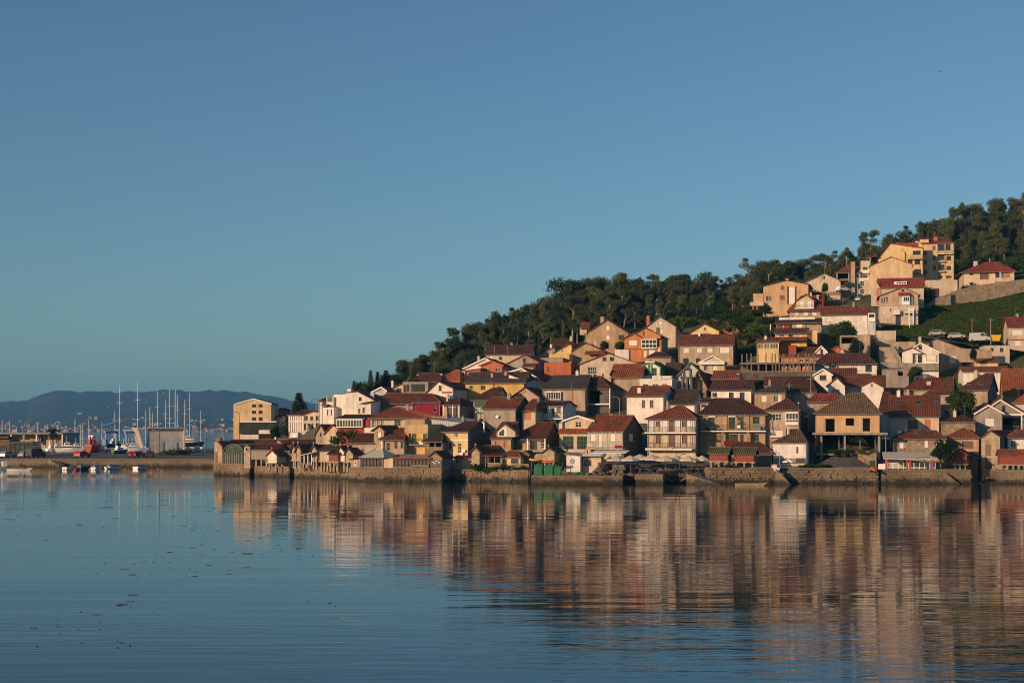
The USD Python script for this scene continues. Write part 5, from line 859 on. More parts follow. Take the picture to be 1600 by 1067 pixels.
# glazed arch pavilion
h = House('2', 'glazed_arch', 'dark glazed pavilion with arched translucent roof on the left quay', (160, 340), 720, 812, 264, 28, 7, ('flat',), 'metal_dark', None, 'metal_dark', cat='pavilion', found=1., walls=False); stage.RemovePrim(h.roofpart)
m = MB(); W_ = h.W; zt_ = zat(580 + 640 / 5.617, 264); AN = np.linspace(0, math.pi, 15)
AR = [(W_ / 2 - W_ / 2 * math.cos(t), h.ze + (zt_ - h.ze) * math.sin(t)) for t in AN]
for w_ in (0, 2.3, 4.6, 6.9): m.path([(u, w_, z) for u, z in AR], .07, 5)
for u, z in AR: m.bar((u, 0, z), (u, 6.9, z), .035, 4)
part(h.p, 'arch_frame', m, 'metal_grey')
m = MB()
for i in range(14): (ua, za), (ub, zb_) = AR[i], AR[i + 1]; m.hexa([(ua, .05, za), (ub, .05, zb_), (ub, 6.85, zb_), (ua, 6.85, za), (ua, .05, za + .03), (ub, .05, zb_ + .03), (ub, 6.85, zb_ + .03), (ua, 6.85, za + .03)])
part(h.p, 'arch_pane', m, 'clear_glass')
m = MB().extrude(Polygon([(u * .98 + .05, z - .06) for u, z in AR] ), .04, (0, .1, 0), (1, 0, 0), (0, 0, 1), (0, 1, 0)); part(h.p, 'end_pane', m, 'clear_glass')
for i in range(9): part(h.p, 'window', MB().box(W_ * i / 9 + .05, W_ * (i + 1) / 9 - .05, .05, .1, h.zb, h.ze - .1), 'glass'); part(h.p, 'mullion', MB().box(W_ * i / 9 - .04, W_ * i / 9 + .04, -.02, .12, h.zb, h.ze), 'metal_grey')
part(h.p, 'floor', MB().box(0, W_, 0, 7, h.zb - 1, h.zb - .02), 'concrete'); part(h.p, 'back_wall', MB().box(0, W_, 6.95, 7.2, h.zb, h.ze), 'metal_dark')
h = House('2', 'stone_hut', 'small stone gabled hut holding the near end of the long slatted granary', (344, 398), 672, 825, 259, 26, 3., ('front', 370, 652, 668, 668), 'granite_pale', None, 'tile_brown', cat='hut', over=.12, found=.5, win=[(362, 672, 376, 696, 'd', 1, 1)])
h = House('2', 'slatted_granary', 'long granary of weathered upright slats with dark red roof', (398, 640), 690, 775, 258, 20, 4., ('side', 645), 'wood_grey', None, 'tile_dark', cat='granary', over=.2, found=.0); planks(h, 400, 692, 636, 770, .06, 'wood_grey', .3)
for k_ in range(6): h.posts('leg', [405 + 45 * k_], 778, 830, -.3, 'granite_pale', .14)
horreo('2', 'small whitewashed granary with red roof falling to the right', (552, 630), 735, 800, 830, 254, 26, 5.5, ('front', 592, 698, 735, 735), 'white', 'tile_red', 2, group=None)
h = House('2', 'small_shed', 'low stone shed with orange-red roof behind the whitewashed granary', (612, 715), 722, 800, 258, 20, 5, ('side', 682), 'granite', None, 'tile_orange', cat='shed', over=.2)
h = House('2', 'small_shed', 'little dark shed with blue tarpaulin roof', (702, 765), 715, 800, 256, 20, 4, ('flat',), 'wood', None, 'tarp_blue', cat='shed'); h.box('tarpaulin', 700, 695, 768, 716, .1, 'tarp_blue', depth=4.)
HO = 'granite'
horreo('2', 'stone granary with pinnacle, left one of the twin stone granaries', (765, 800), 690, 775, 810, 249, 30, 5., ('front', 782, 650, 690, 690), 'granite_pale', 'tile_brown', 2, group=None)
horreo('2', 'stone granary with pinnacle and longer grey side, right one of the twin stone granaries', (806, 842), 690, 775, 810, 248, 30, 5., ('front', 823, 650, 690, 690), 'granite_pale', 'tile_brown', 2, group=None)
h = House('2', 'pipe_shelter', 'white pipe-framed shelter between the stone granaries', (868, 940), 728, 820, 245, 18, 4, ('shed', 735, 720, .2), 'wood', None, 'canvas_white', walls=False, cat='shelter', found=.2); h.posts('post', [871, 904, 936], 732, 815, 0, 'white_paint', .06)
horreo('2', 'stone granary with tall pinnacle standing alone before the dark sheds', (940, 985), 695, 780, 820, 246, 30, 5., ('front', 960, 655, 695, 695), 'granite_pale', 'tile_brown', 2, group=None)
horreo('2', 'grey whitewashed granary with dark roof, left of the red-sided one', (1008, 1110), 700, 785, 835, 245, 20, 4., ('side', 662), 'pale', 'tile_brown', 4, group=None)
horreo('2', 'low granary with red boarded front among the grey granaries', (1088, 1170), 728, 788, 838, 243, 20, 4., ('side', 688), 'wood_red', 'tile_brown', 3, boards='wood_red', group=None)
horreo('2', 'white boarded granary with dark roof and gable to the water', (1172, 1228), 712, 785, 838, 243, 28, 6., ('front', 1192, 665, 715, 712), 'white', 'tile_dark', 2, group=None)
horreo('2', 'stone granary with dark roof next to the square sandstone hut', (1238, 1300), 725, 790, 840, 242, 28, 7., ('front', 1262, 682, 720, 722), 'granite_pale', 'tile_dark', 2, group=None)
h = House('2', 'shed_row', 'dark wooden sheds with lichen roofs behind the row of granaries', (985, 1330), 705, 800, 252, 14, 5, ('side', 668), 'wood', None, 'tile_grey', cat='shed', over=.3)
h = House('2', 'gable_house', 'stone gabled house with steep dark roof left of the red-walled house', (975, 1060), 540, 665, 262, 22, 9, ('front', 1020, 475, 552, 545), 'granite_pale', None, 'tile_dark', win=[(1012, 540, 1026, 575, 'd', 1, 1)], over=.25, cat='house')
h = House('2', 'gable_house', 'cream gabled house with two tall windows joined to the red-walled house', (1060, 1165), 540, 665, 259, 16, 9, ('front', 1120, 480, 545, 500), 'cream', None, 'tile', win=[(1102, 566, 1120, 632, 'd', 1, 2), (1128, 566, 1146, 632, 'd', 1, 2)], over=.3)
h = House('3', 'sandstone_hut', 'square sandstone hut with a blue and white plaque on the left pier', (40, 118), 800, 925, 236, 14, 4., ('shed', 806, 798, .3), 'granite_pale', None, 'tile', cat='hut', over=.1, found=1.); h.box('plaque', 66, 815, 86, 850, .04, 'white_paint'); h.box('plaque_emblem', 70, 820, 82, 840, .06, 'tarp_blue', depth=.018)
h = House('3', 'terrace_pavilion', 'restaurant pavilion with grey tent roof and red-trimmed dark windows on the pier', (125, 300), 782, 866, 235.2, 14, 7., ('hip', 726, 240, 290), 'metal_dark', None, 'canvas', cat='restaurant terrace', over=.5, found=.2, win=[(134 + 27 * k_, 790, 158 + 27 * k_, 862, 'r', 1, 2) for k_ in range(6)])
h = House('3', 'terrace_pavilion', 'long restaurant terrace with flat grey roof and red-edged glazing on the pier', (375, 665), 798, 866, 233.4, 14, 6., ('shed', 795, 797, .5), 'metal_dark', None, 'sheet', cat='restaurant terrace', over=.5, found=.2, win=[(382 + 28 * k_, 804, 406 + 28 * k_, 862, 'r', 1, 2) for k_ in range(10)])
h.box('fascia', 372, 782, 672, 798, .6, 'tile', depth=.12); h.box('bench', 520, 842, 660, 858, .3, 'wood')
h = House('3', 'small_shed', 'pale sandstone block between the two restaurant terraces', (302, 375), 795, 868, 234.6, 14, 5., ('shed', 800, 788, .2), 'cream', None, 'tile', cat='hut', over=.1, found=.2)
h = House('3', 'brick_hut', 'red brick gabled hut with a dark sign at the end of the pier', (672, 765), 782, 866, 232.3, 14, 6., ('front', 708, 745, 775, 790), 'brick', None, 'tile_dark', cat='hut', over=.25, found=.2); h.box('sign', 672, 806, 762, 864, .06, 'metal_dark')
for x_, y_ in ((690, 818), (715, 812), (700, 828), (735, 820)): h.box('sign_mark', x_, y_, x_ + 12, y_ + 8, .09, 'white_paint', depth=.025)
h = House('3', 'lean_to', 'low lean-to with reddish roof edge and white door right of the pier end', (862, 998), 790, 870, 238, 12, 5, ('shed', 790, 792, .4), 'beige', None, 'tile_red', cat='shed', over=.4, win=[(872, 804, 915, 835, 'w', 2, 1), (930, 800, 952, 880, 'Dw', 1, 1)])
horreo('3', 'tall narrow stone granary with cross, right of the pier end', (1000, 1062), 740, 825, 862, 236, 22, 5., ('front', 1034, 708, 742, 742), 'granite_pale', 'tile_dark', 2, group=None)
h = House('3', 'dark_shed', 'dark open boat shed with sagging roof behind the narrow stone granary', (1062, 1192), 748, 840, 241, 12, 5, ('side', 698), 'wood', None, 'tile_dark', cat='shed', over=.4, win=[(1075, 760, 1180, 830, 'h')])
h = House('4', 'pergola', 'waterside pergola with reddish roof over a pale balustrade', (90, 225), 778, 860, 234, 14, 4, ('shed', 778, 776, .3), 'wood', None, 'tile', walls=False, cat='pergola', found=.1); h.posts('post', [95, 115, 165, 215], 780, 862, 0, 'wood', .08); h.box('balustrade_rail', 112, 826, 218, 833, 0.05, 'granite_pale', depth=.15); h.posts('baluster', [116 + 8 * k_ for k_ in range(13)], 833, 862, 0.05, 'granite_pale', .05)
h = House('4', 'small_house', 'little sandstone kiosk with orange roof and dark awning window on the low quay', (222, 372), 780, 862, 234, 14, 5, ('hip', 738, 290, 340), 'cream', None, 'tile_orange', cat='kiosk', win=[(232, 797, 263, 832, 'd', 2, 1), (298, 794, 358, 832, 'd', 2, 1)], over=.35, found=.2); h.box('balustrade_rail', 290, 836, 436, 842, .4, 'granite_pale', depth=.15); h.posts('baluster', [294 + 10 * k_ for k_ in range(15)], 842, 868, .4, 'granite_pale', .06)
h = House('4', 'wooden_shed', 'round-backed brown wooden shed right of the kiosk', (372, 440), 770, 830, 236, 14, 4, ('front', 408, 740, 768, 765), 'wood', None, 'tile_brown', cat='shed', over=.15)
horreo('4', 'stone granary with gable to the quay, behind the green containers', (552, 640), 745, 812, 845, 234, 20, 5., ('front', 596, 715, 748, 742), 'granite_pale', 'tile_brown', 2, group=None)
h = House('4', 'white_hut', 'white flat hut with a round dark mural on its wall', (736, 846), 770, 880, 229, 12, 4, ('shed', 766, 778, .2), 'white', None, 'metal_grey', cat='hut', over=.1, found=.4)
u_, z_ = h.hit(785, 815, 0)
for k_ in range(7): part(h.p, 'mural_petal', MB().bar((u_ + .28 * math.cos(k_ * .9), -.012, z_ + .28 * math.sin(k_ * .9)), (u_ + .28 * math.cos(k_ * .9), -.002 - .001 * k_, z_ + .28 * math.sin(k_ * .9)), .16, 8), 'metal_grey')
h = House('4', 'pink_hut', 'peach-coloured hut with wide window and white striped awning', (866, 1010), 785, 886, 230, 12, 4, ('shed', 780, 786, .3), 'cream', None, 'metal_grey', cat='hut', over=.2, found=.4, win=[(876, 806, 935, 850, 'd', 3, 1)]); h.box('front', 866, 790, 1010, 800, .1, 'cream'); h.lean_roof('awning', 862, 1012, 774, 760, 1.2, 'canvas_white', rows=False)
h = House('5', 'awning_shelter', 'white awning over the restaurant tables under the cream house', (-70, 180), 755, 830, 235, 16, 3, ('shed', 752, 752, .3), 'white', None, 'canvas_white', walls=False, cat='awning', found=.2); h.posts('post', [-60, 60, 170], 758, 860, 0, 'metal_grey', .05)
horreo('5', 'red boarded granary under a green mossy roof, left of the red pair', (855, 1000), 758, 812, 862, 230, 16, 5., ('side', 712), 'wood_red', 'tile_green', 3, boards='wood_red', group=None)
horreo('6', 'red boarded granary under a green mossy roof, right of the red pair', (38, 192), 762, 818, 872, 230, 16, 5., ('side', 715), 'wood_red', 'tile_green', 3, boards='wood_red', group=None)
h = House('6', 'dark_shed', 'big dark barn roof behind the red granaries', (-110, 335), 745, 830, 238, 16, 5, ('hip', 672, 60, 240), 'wood', None, 'tile_dark', cat='shed', over=.4)
horreo('7', 'small red lattice granary with gable to the water, beside the round tree', (655, 765), 765, 835, 885, 231, 22, 6., ('front', 705, 728, 762, 765), 'wood_red', 'tile_dark', 3, boards='wood_red', group=None)
h = House('7', 'dark_shed', 'dark lean-to roof spreading behind the red lattice granary', (590, 850), 785, 870, 237, 16, 5, ('side', 750), 'wood', None, 'tile_dark', cat='shed', over=.3)
horreo('7', 'long red boarded granary with brown roof at the right edge of the quay', (1030, 1235), 772, 838, 885, 229, 14, 5., ('side', 730), 'wood_red', 'tile', 5, boards='wood_red', group=None)
h = House('7', 'glazed_terrace', 'restaurant terrace with pale awning roof, glass panels and red posts on the quay', (118, 520), 805, 890, 228, 13, 7, ('shed', 800, 800, .9), 'white', None, 'canvas', walls=False, cat='restaurant terrace', found=.1, over=.1)
for x_ in (122, 285, 308, 482): h.box('red_post', x_, 800, x_ + 14, 892, .08, 'trim_red', depth=.2)
for k_ in range(9): h.box('glass_panel', 138 + 42 * k_, 832, 176 + 42 * k_, 886, .02, 'clear_glass', depth=.03); h.box('panel_frame', 176 + 42 * k_, 828, 180 + 42 * k_, 890, .05, 'white_paint', depth=.08)
h.box('back_panel', 125, 826, 515, 890, 0, 'white', depth=.1, w=5.); h.poly('roof_beam', [(330, 800), (395, 752), (402, 756), (342, 804)], .1, 'wood_grey', .2); h.box('side_panel', 62, 835, 118, 890, .05, 'canvas_white', depth=.1)
# ------------------------------------------------------------------ the land under it all
CTRL = []
def ctl(px, Y, z): CTRL.append(((px - 800) / FP * Y, Y, z))
for px, Y in ((335, 275), (400, 268), (460, 262), (550, 250), (690, 244), (830, 238), (1000, 236), (1200, 234), (1400, 234), (1600, 236), (1750, 236)): ctl(px, Y, 1.7)
for px, Y, z in ((480, 300, 2.2), (505, 300, 2.4), (535, 285, 3.), (460, 340, 2.2), (420, 340, 2.2), (545, 270, 3.), (575, 275, 5.)): ctl(px, Y, z)
for X in (-400, -300, -200, -130, -90, -62):
    for Y in (318, 360, 400, 440, 482): CTRL.append((X, Y, 1.9))
# the wooded ridge: (column, row of the tree tops, distance, tree height)
RIDGE = [(520, 618, 395, 9), (560, 604, 385, 11), (600, 592, 385, 12), (640, 578, 395, 14), (680, 545, 405, 15), (720, 508, 415, 16), (760, 494, 420, 16), (800, 486, 425, 17), (840, 462, 430, 18), (880, 444, 435, 19), (920, 432, 440, 19),
         (960, 428, 445, 19), (1000, 434, 450, 18), (1040, 428, 455, 18), (1080, 424, 460, 18), (1120, 436, 462, 17), (1160, 420, 465, 18), (1200, 402, 465, 19), (1240, 408, 468, 17), (1280, 398, 470, 17), (1320, 396, 475, 15), (1360, 380, 480, 15),
         (1400, 366, 485, 16), (1440, 348, 490, 18), (1480, 332, 495, 19), (1520, 322, 500, 20), (1560, 312, 505, 21), (1600, 298, 510, 22), (1660, 280, 515, 22), (1750, 262, 520, 22)]
rp = np.array(RIDGE, float)
def ridge(px): return [np.interp(px, rp[:, 0], rp[:, k]) for k in (1, 2, 3)]
for px, yt, Y, th in RIDGE:
    z = zat(yt, Y) - th * .93; ctl(px, Y, z); CTRL.append(((px - 800) / FP * Y, Y + 60, z * .93)); CTRL.append(((px - 800) / FP * Y, Y + 200, z * .5)); CTRL.append(((px - 800) / FP * Y, 900, 1.5))
ROAD = [(1372, 500, 352), (1400, 514, 342), (1430, 523, 330), (1468, 531, 322), (1500, 537, 318), (1535, 541, 315), (1575, 547, 312), (1640, 556, 309)]
for px, py, Y in ROAD: ctl(px, Y, zat(py, Y) - .15)
for px, py, Y in ((1450, 488, 366), (1490, 476, 368), (1525, 469, 370), (1600, 452, 372), (1680, 436, 374), (1450, 505, 345), (1520, 500, 345), (1600, 497, 345), (1700, 490, 345)): ctl(px, Y, zat(py, Y))
P = [c for c in CTRL]
for O, U, V, W, D, zb in FOOT:
    c = O + U * W / 2 + V * D / 2; P.append((c[0], c[1], zb - .4))
P = np.array(P)
STEP = 3.0
gx, gy = np.arange(-420, 430, STEP), np.arange(222, 920, STEP); GX, GY = np.meshgrid(gx, gy)
li, ne = LinearNDInterpolator(P[:, :2], P[:, 2]), NearestNDInterpolator(P[:, :2], P[:, 2])
GZ = li(GX, GY); bad = np.isnan(GZ); GZ[bad] = ne(GX[bad], GY[bad])
GZ = gaussian_filter(GZ, 2.0) + (meshkit.fbm(np.stack([GX / 14, GY / 14, GX * 0], -1), 4) - .5) * 1.2 * np.clip((GZ - 6) / 12, 0, 1)
for O, U, V, W, D, zb in FOOT:
    a, b = (GX - O[0]) * U[0] + (GY - O[1]) * U[1], (GX - O[0]) * V[0] + (GY - O[1]) * V[1]
    m_ = (a > -2.5) & (a < W + 2.5) & (b > -3.5) & (b < D + 1); GZ[m_] = np.minimum(GZ[m_], zb - .3)
LAND = Polygon([(-500, 320), (-52, 320), (-52, 273), (-44, 266), (-25, 250), (-8, 240), (3, 236), (16, 233), (28, 236), (34, 231), (60, 229), (76, 240), (100, 231), (500, 231), (500, 960), (-10, 960), (-48, 500), (-70, 482), (-500, 482)])
inside = shapely.contains_xy(LAND, GX.ravel(), GY.ravel()).reshape(GX.shape)
GZ = np.where(inside, np.maximum(GZ, 1.5), -4.0)
flat = inside & (GX < -50) & (GY < 484) & (GY > 318); GZ[flat] = 1.85
from scipy.interpolate import RegularGridInterpolator
_zi = RegularGridInterpolator((gy, gx), GZ, bounds_error=False, fill_value=1.5)
def ground(x, y): return float(_zi((y, x)))
ny, nx = GX.shape; idx = np.arange(ny * nx).reshape(ny, nx)
q_ = np.stack([idx[:-1, :-1], idx[:-1, 1:], idx[1:, 1:], idx[1:, :-1]], -1).reshape(-1, 4)
solo('terrain', (np.stack([GX, GY, GZ], -1).reshape(-1, 3), q_), 'ground', kind='structure', smooth=True)
solo('water', (np.array([(-9000, -300, 0), (9000, -300, 0), (9000, 9000, 0), (-9000, 9000, 0)], float), np.array([(0, 1, 2, 3)])), 'water', kind='structure')
# road on the slope
def ribbon(pts, w, lift, mat, name):
    pts = np.array([at(px, py, Y) for px, py, Y in pts]); t = np.gradient(pts, axis=0); t /= np.linalg.norm(t[:, :2], axis=1, keepdims=True); n = np.stack([-t[:, 1], t[:, 0], 0 * t[:, 0]], 1)
    v = np.vstack([pts - n * w / 2 + (0, 0, lift), pts + n * w / 2 + (0, 0, lift)]); k = len(pts)
    return solo(name, (v, np.array([(i, i + 1, k + i + 1, k + i) for i in range(k - 1)])), mat, kind='structure')
ribbon(ROAD, 5.5, .12, 'asphalt', 'road')
m = MB().box(-330, -54, 334, 345, 1.6, 1.858); solo('marina_road', m, 'asphalt', kind='structure')

# ------------------------------------------------------------------ quay walls
def quay(label, px0, Y0, px1, Y1, top, depth=6., rough=1., seed=0, ends=True):
    r = np.random.default_rng(seed + int(px0)); A, B = at(px0, HOR, Y0)[:2], at(px1, HOR, Y1)[:2]; W = np.linalg.norm(B - A); u = (B - A) / W; a = math.degrees(math.atan2(u[1], u[0]))
    zt = zat(top, (Y0 + Y1) / 2); p = thing('quay_wall', label, 'quay wall', (A[0], A[1], 0), a)
    part(p, 'core', MB().box(.06, W - .06, .06, depth, -1.5, zt - .18), 'quay_stone')
    S = MB(); faces = [('f', W)] + ([('l', depth), ('r', depth)] if ends else [])
    for f, L in faces:
        z = -.6
        while z < zt - .2:
            h = min(r.uniform(.26, .5), zt - .16 - z); x = 0.
            if h < .1: break
            while x < L:
                l = r.uniform(.35, 1.1); e = min(x + l, L); d = r.uniform(.0, .14) * rough; g = .022; j = r.normal(0, .03 * rough, 8)
                if f == 'f': S.hexa([(x + g + j[0], -d, z + g), (e - g + j[1], -d, z + g), (e - g, .1, z + g), (x + g, .1, z + g), (x + g + j[2], -d + j[3], z + h - g), (e - g + j[4], -d + j[5], z + h - g), (e - g, .1, z + h - g), (x + g, .1, z + h - g)])
                elif f == 'r': S.box(W - .1, W + d, x + g, e - g, z + g, z + h - g)
                else: S.box(-d, .1, x + g, e - g, z + g, z + h - g)
                x = e
            z += h
    part(p, 'stones', S, 'quay_stone', kind='stuff')
    C = MB(); x = 0.
    while x < W: l = r.uniform(.8, 1.6); e = min(x + l, W); C.box(x + .01, e - .01, -.12 - r.uniform(0, .05), .6, zt - .175, zt + r.uniform(-.03, .05)); x = e
    part(p, 'coping', C, 'quay_stone', kind='stuff')
    part(p, 'pavement', MB().box(.01, W - .01, .61, depth, zt - .17, zt - .01), 'paving')
    return p
quay('stone quay wall under the warehouse at the far left tip of the town', 334, 266, 390, 261, 724, 7)
quay('stone quay wall below the long slatted granary', 398, 259, 452, 254, 728.6, 7)
quay('stone quay wall below the row of stone granaries', 460, 253, 549, 243, 728.6, 7)
quay('pier wall carrying the restaurant pavilions with its dark right end', 546, 235.5, 690, 231.2, 731, 4.5)
quay('rubble quay wall overgrown with plants, right of the pier end', 704, 236, 826, 230, 733.5, 6, 1.6)
quay('low smooth quay piled with green containers and fishing gear', 830, 222, 973, 221, 743, 12, .5)
quay('short low quay in front of the parasols', 992, 223, 1036, 222, 741, 12, .5)
quay('rough quay wall under the red granaries and the low white house', 1106, 226, 1372, 224, 731, 8, 2.2)
quay('quay wall below the glazed restaurant terrace', 1378, 224, 1517, 223.5, 734, 8, 1.)
quay('quay wall at the right edge under the long red granary', 1561, 225, 1690, 223, 735, 8, .8)
for i_, (a_, Ya, b_, Yb, t_, lab_) in enumerate([(386, 268, 402, 267, 724, 'dark recessed quay wall in the slot beside the warehouse'), (448, 261, 464, 260, 728, 'recessed quay wall in the slot between two granary quays'), (822, 238, 836, 237, 735, 'recessed quay wall beside the green containers'),
        (966, 233, 1000, 233, 740, 'recessed quay wall in the shaded gap beside the fishing gear'), (1030, 231, 1112, 231, 740, 'recessed quay wall behind the slipway'), (1368, 232, 1384, 232, 732, 'dark recessed quay wall between the rough wall and the glazed terrace'), (1512, 240, 1568, 240, 732, 'recessed wall at the head of the slipway by the tall stone gable')]): quay(lab_, a_, Ya, b_, Yb, t_, 5, 1, 90 + i_, False)
m = MB(); p_ = thing('quay_wall', 'long low marina quay wall across the left of the bay', 'quay wall')
part(p_, 'core', MB().box(-330, -45, 318.1, 324, -1.5, 1.72), 'quay_stone'); S = MB(); r_ = np.random.default_rng(4); z_ = -.4
while z_ < 1.7:
    h_ = min(.45, 1.71 - z_); x_ = -175.
    while x_ < -52: l_ = r_.uniform(.7, 1.7); S.box(x_ + .015, x_ + l_ - .015, 318 - r_.uniform(0, .08), 318.2, z_ + .015, z_ + h_ - .01); x_ += l_
    z_ += .45
part(p_, 'stones', S, 'quay_stone', kind='stuff'); part(p_, 'coping', MB().box(-330, -45, 317.85, 318.7, 1.722, 1.92), 'concrete_dark')
# slipways and stairs
def slip(label, p0, p1, w, mat='quay_stone'):
    a, b = at(*p0), at(*p1); t = thing('slipway', label, 'slipway'); d = b - a; n = np.array([-d[1], d[0], 0]) / np.linalg.norm(d[:2]) * w
    part(t, 'ramp', MB().hexa([(*(a - n * 0)[:2], -1.5), (*b[:2], -1.5), (*(b + n)[:2], -1.5), (*(a + n)[:2], -1.5), a, b, b + n, a + n]), mat)
    m = MB(); k = 14
    for i in range(k): q, s = a + d * i / k, a + d * (i + .8) / k; m.hexa([q, s, s + n * .12, q + n * .12, q + (0, 0, .12), s + (0, 0, .12), s + n * .12 + (0, 0, .12), q + n * .12 + (0, 0, .12)])
    part(t, 'kerb', m, mat); return t
slip('stone slipway sloping down to the right from the parasol quay', (1072, 741, 223), (1126, 757.5, 220), 3.5)
slip('dark slipway with a boat beside it under the low white house', (1212, 733, 222.6), (1236, 757.5, 222), 1.3)
slip('narrow dark slipway below the round tree', (1474, 737, 222.6), (1500, 757, 222), 1.2)
slip('dark slipway in the marina wall beside the harbour kiosk', (76, 718, 318), (98, 731.5, 311), 1.5)
slip('shaded slipway between the glazed terrace and the right-hand quay', (1556, 742, 238), (1522, 758, 223), 5.)

# ------------------------------------------------------------------ far shore
HILL = [(-1500, 648), (-1000, 640), (-700, 645), (-400, 640), (-200, 634), (0, 628), (19, 625), (43, 627), (50, 621), (66, 616), (89, 610), (119, 612), (147, 610.5), (180, 613), (187, 611.5), (229, 611.5), (255, 609), (283, 609.5), (288, 612.5), (297, 611), (340, 610), (349, 608.5), (364, 611), (400, 614.7), (448, 624), (480, 628), (520, 636), (560, 645), (640, 655), (760, 662)]
hx = np.linspace(-1500, 760, 460); hy = np.interp(hx, *np.array(HILL).T)
NV = 34; V = []
for j in range(NV):
    f = j / (NV - 1); Y = 4300 + 1900 * f
    for x, y in zip(hx, hy):
        top = zat(y, 6200); X = (x - 800) / FP * Y
        V.append((X, Y, top * (f ** 1.15)))
V = np.array(V); nz = meshkit.fbm(np.stack([V[:, 0] / 260, V[:, 1] / 260, V[:, 0] * 0], -1), 5) - .5
fr = np.repeat(np.linspace(0, 1, NV), len(hx)); V[:, 2] += nz * 70 * np.sin(np.pi * fr) + (meshkit.fbm(np.stack([V[:, 0] / 40, V[:, 1] / 90, V[:, 0] * 0], -1), 3, 5) - .5) * 14 * (fr > .9); V[:len(hx), 2] = -3
i2 = np.arange(len(V)).reshape(NV, len(hx)); qh = np.stack([i2[:-1, :-1], i2[:-1, 1:], i2[1:, 1:], i2[1:, :-1]], -1).reshape(-1, 4)
solo('hills', (V, qh), 'far_hill', kind='structure', smooth=True)
r_ = np.random.default_rng(21); src = None; zf_ = RegularGridInterpolator
from scipy.spatial import cKDTree
kt = cKDTree(np.stack([(V[:, 0] / V[:, 1]) * FP + 800, V[:, 1] / 40], 1))
for i in range(298):
    px = r_.uniform(-20, 400) if i % 3 else r_.choice([20, 60, 130, 165, 215, 255, 315, 345]) + r_.normal(0, 14); Y = 4330 + abs(r_.normal(0, .8)) ** 1.6 * 230
    _, k = kt.query((px, Y / 40)); z = V[k, 2]; s = r_.uniform(.4, .95); loc = ((px - 800) / FP * Y, Y - 10, z - 2)
    lab = 'tiny pale house in the far town scattered along the opposite shore'; gr = 'far houses along the opposite shore'
    if src is None:
        src = thing('far_house', lab, 'house', loc, r_.uniform(-30, 30), gr, (1, 1, 1)); m = MB().extrude(Polygon([(-5, -4), (5, -4), (5, 7), (0, 10), (-5, 7)]), 14, (0, 0, 0), (1, 0, 0), (0, 0, 1), (0, 1, 0)); part(src, 'wall', m, 'beige')
        m = MB(); m.hexa([(-5.6, -.5, 6.7), (0, -.5, 10.1), (0, 14.5, 10.1), (-5.6, 14.5, 6.7), (-5.6, -.5, 7.2), (0, -.5, 10.6), (0, 14.5, 10.6), (-5.6, 14.5, 7.2)]); m.hexa([(0, -.5, 10.1), (5.6, -.5, 6.7), (5.6, 14.5, 6.7), (0, 14.5, 10.1), (0, -.5, 10.6), (5.6, -.5, 7.2), (5.6, 14.5, 7.2), (0, 14.5, 10.6)]); part(src, 'roof', m, 'tile_red')
        m = MB(); 
        for a_ in (-3, 1.4): m.box(a_, a_ + 1.6, -.05, 0.1, 2, 4)
        part(src, 'window', m, 'glass')
    else: copy_of(src, 'far_house', lab, 'house', loc, r_.uniform(-40, 40) + 90 * int(r_.integers(0, 2)), gr, (s * r_.uniform(.8, 1.6), s, s * r_.uniform(.7, 1.1)))
# ------------------------------------------------------------------ trees
LM = [(690, 'above the white gabled house'), (745, 'above the orange-red hip roof'), (800, 'above the long pale house'), (850, 'above the ochre house'), (905, 'left of the brown stone gable'), (960, 'above the brown stone gabled house'), (1010, 'above the orange brick house'), (1060, 'right of the red chimney'), (1110, 'above the long tan house'), (1165, 'above the green slope'), (1225, 'above the broad tan house'), (1290, 'above the pale stone gabled house'), (1350, 'left of the apartment blocks'), (1420, 'above the stepped apartment block'), (1480, 'right of the apartment block'), (1530, 'left of the red-roofed villa'), (1575, 'above the red-roofed villa'), (9999, 'at the right edge of the picture')]
ROWS = ('on the skyline', 'just below the skyline', 'amid the wood', 'at the lower edge of the wood')
def landmark(px): return next(t for a, t in LM if px < a)
r_ = np.random.default_rng(3); GE = 'eucalyptus trees along the wooded ridge'
LE = {'euca_dense': 'dense eucalyptus', 'euca_sparse': 'open-crowned eucalyptus', 'euca_column': 'slender eucalyptus', 'pine': 'rounded pine'}
NG = {'euca_dense': 'dense eucalyptus trees along the ridge', 'euca_sparse': 'open-crowned eucalyptus trees along the ridge', 'euca_column': 'slender eucalyptus trees along the ridge', 'pine': 'rounded pines among the ridge trees'}
HOUSES_XY = [(O + U * W / 2 + V * D / 2, max(W, D) * .62) for O, U, V, W, D, zb in FOOT]
def free(x, y, k=1.): return all(np.hypot(x - c[0], y - c[1]) > rr * k + 1.5 for c, rr in HOUSES_XY)
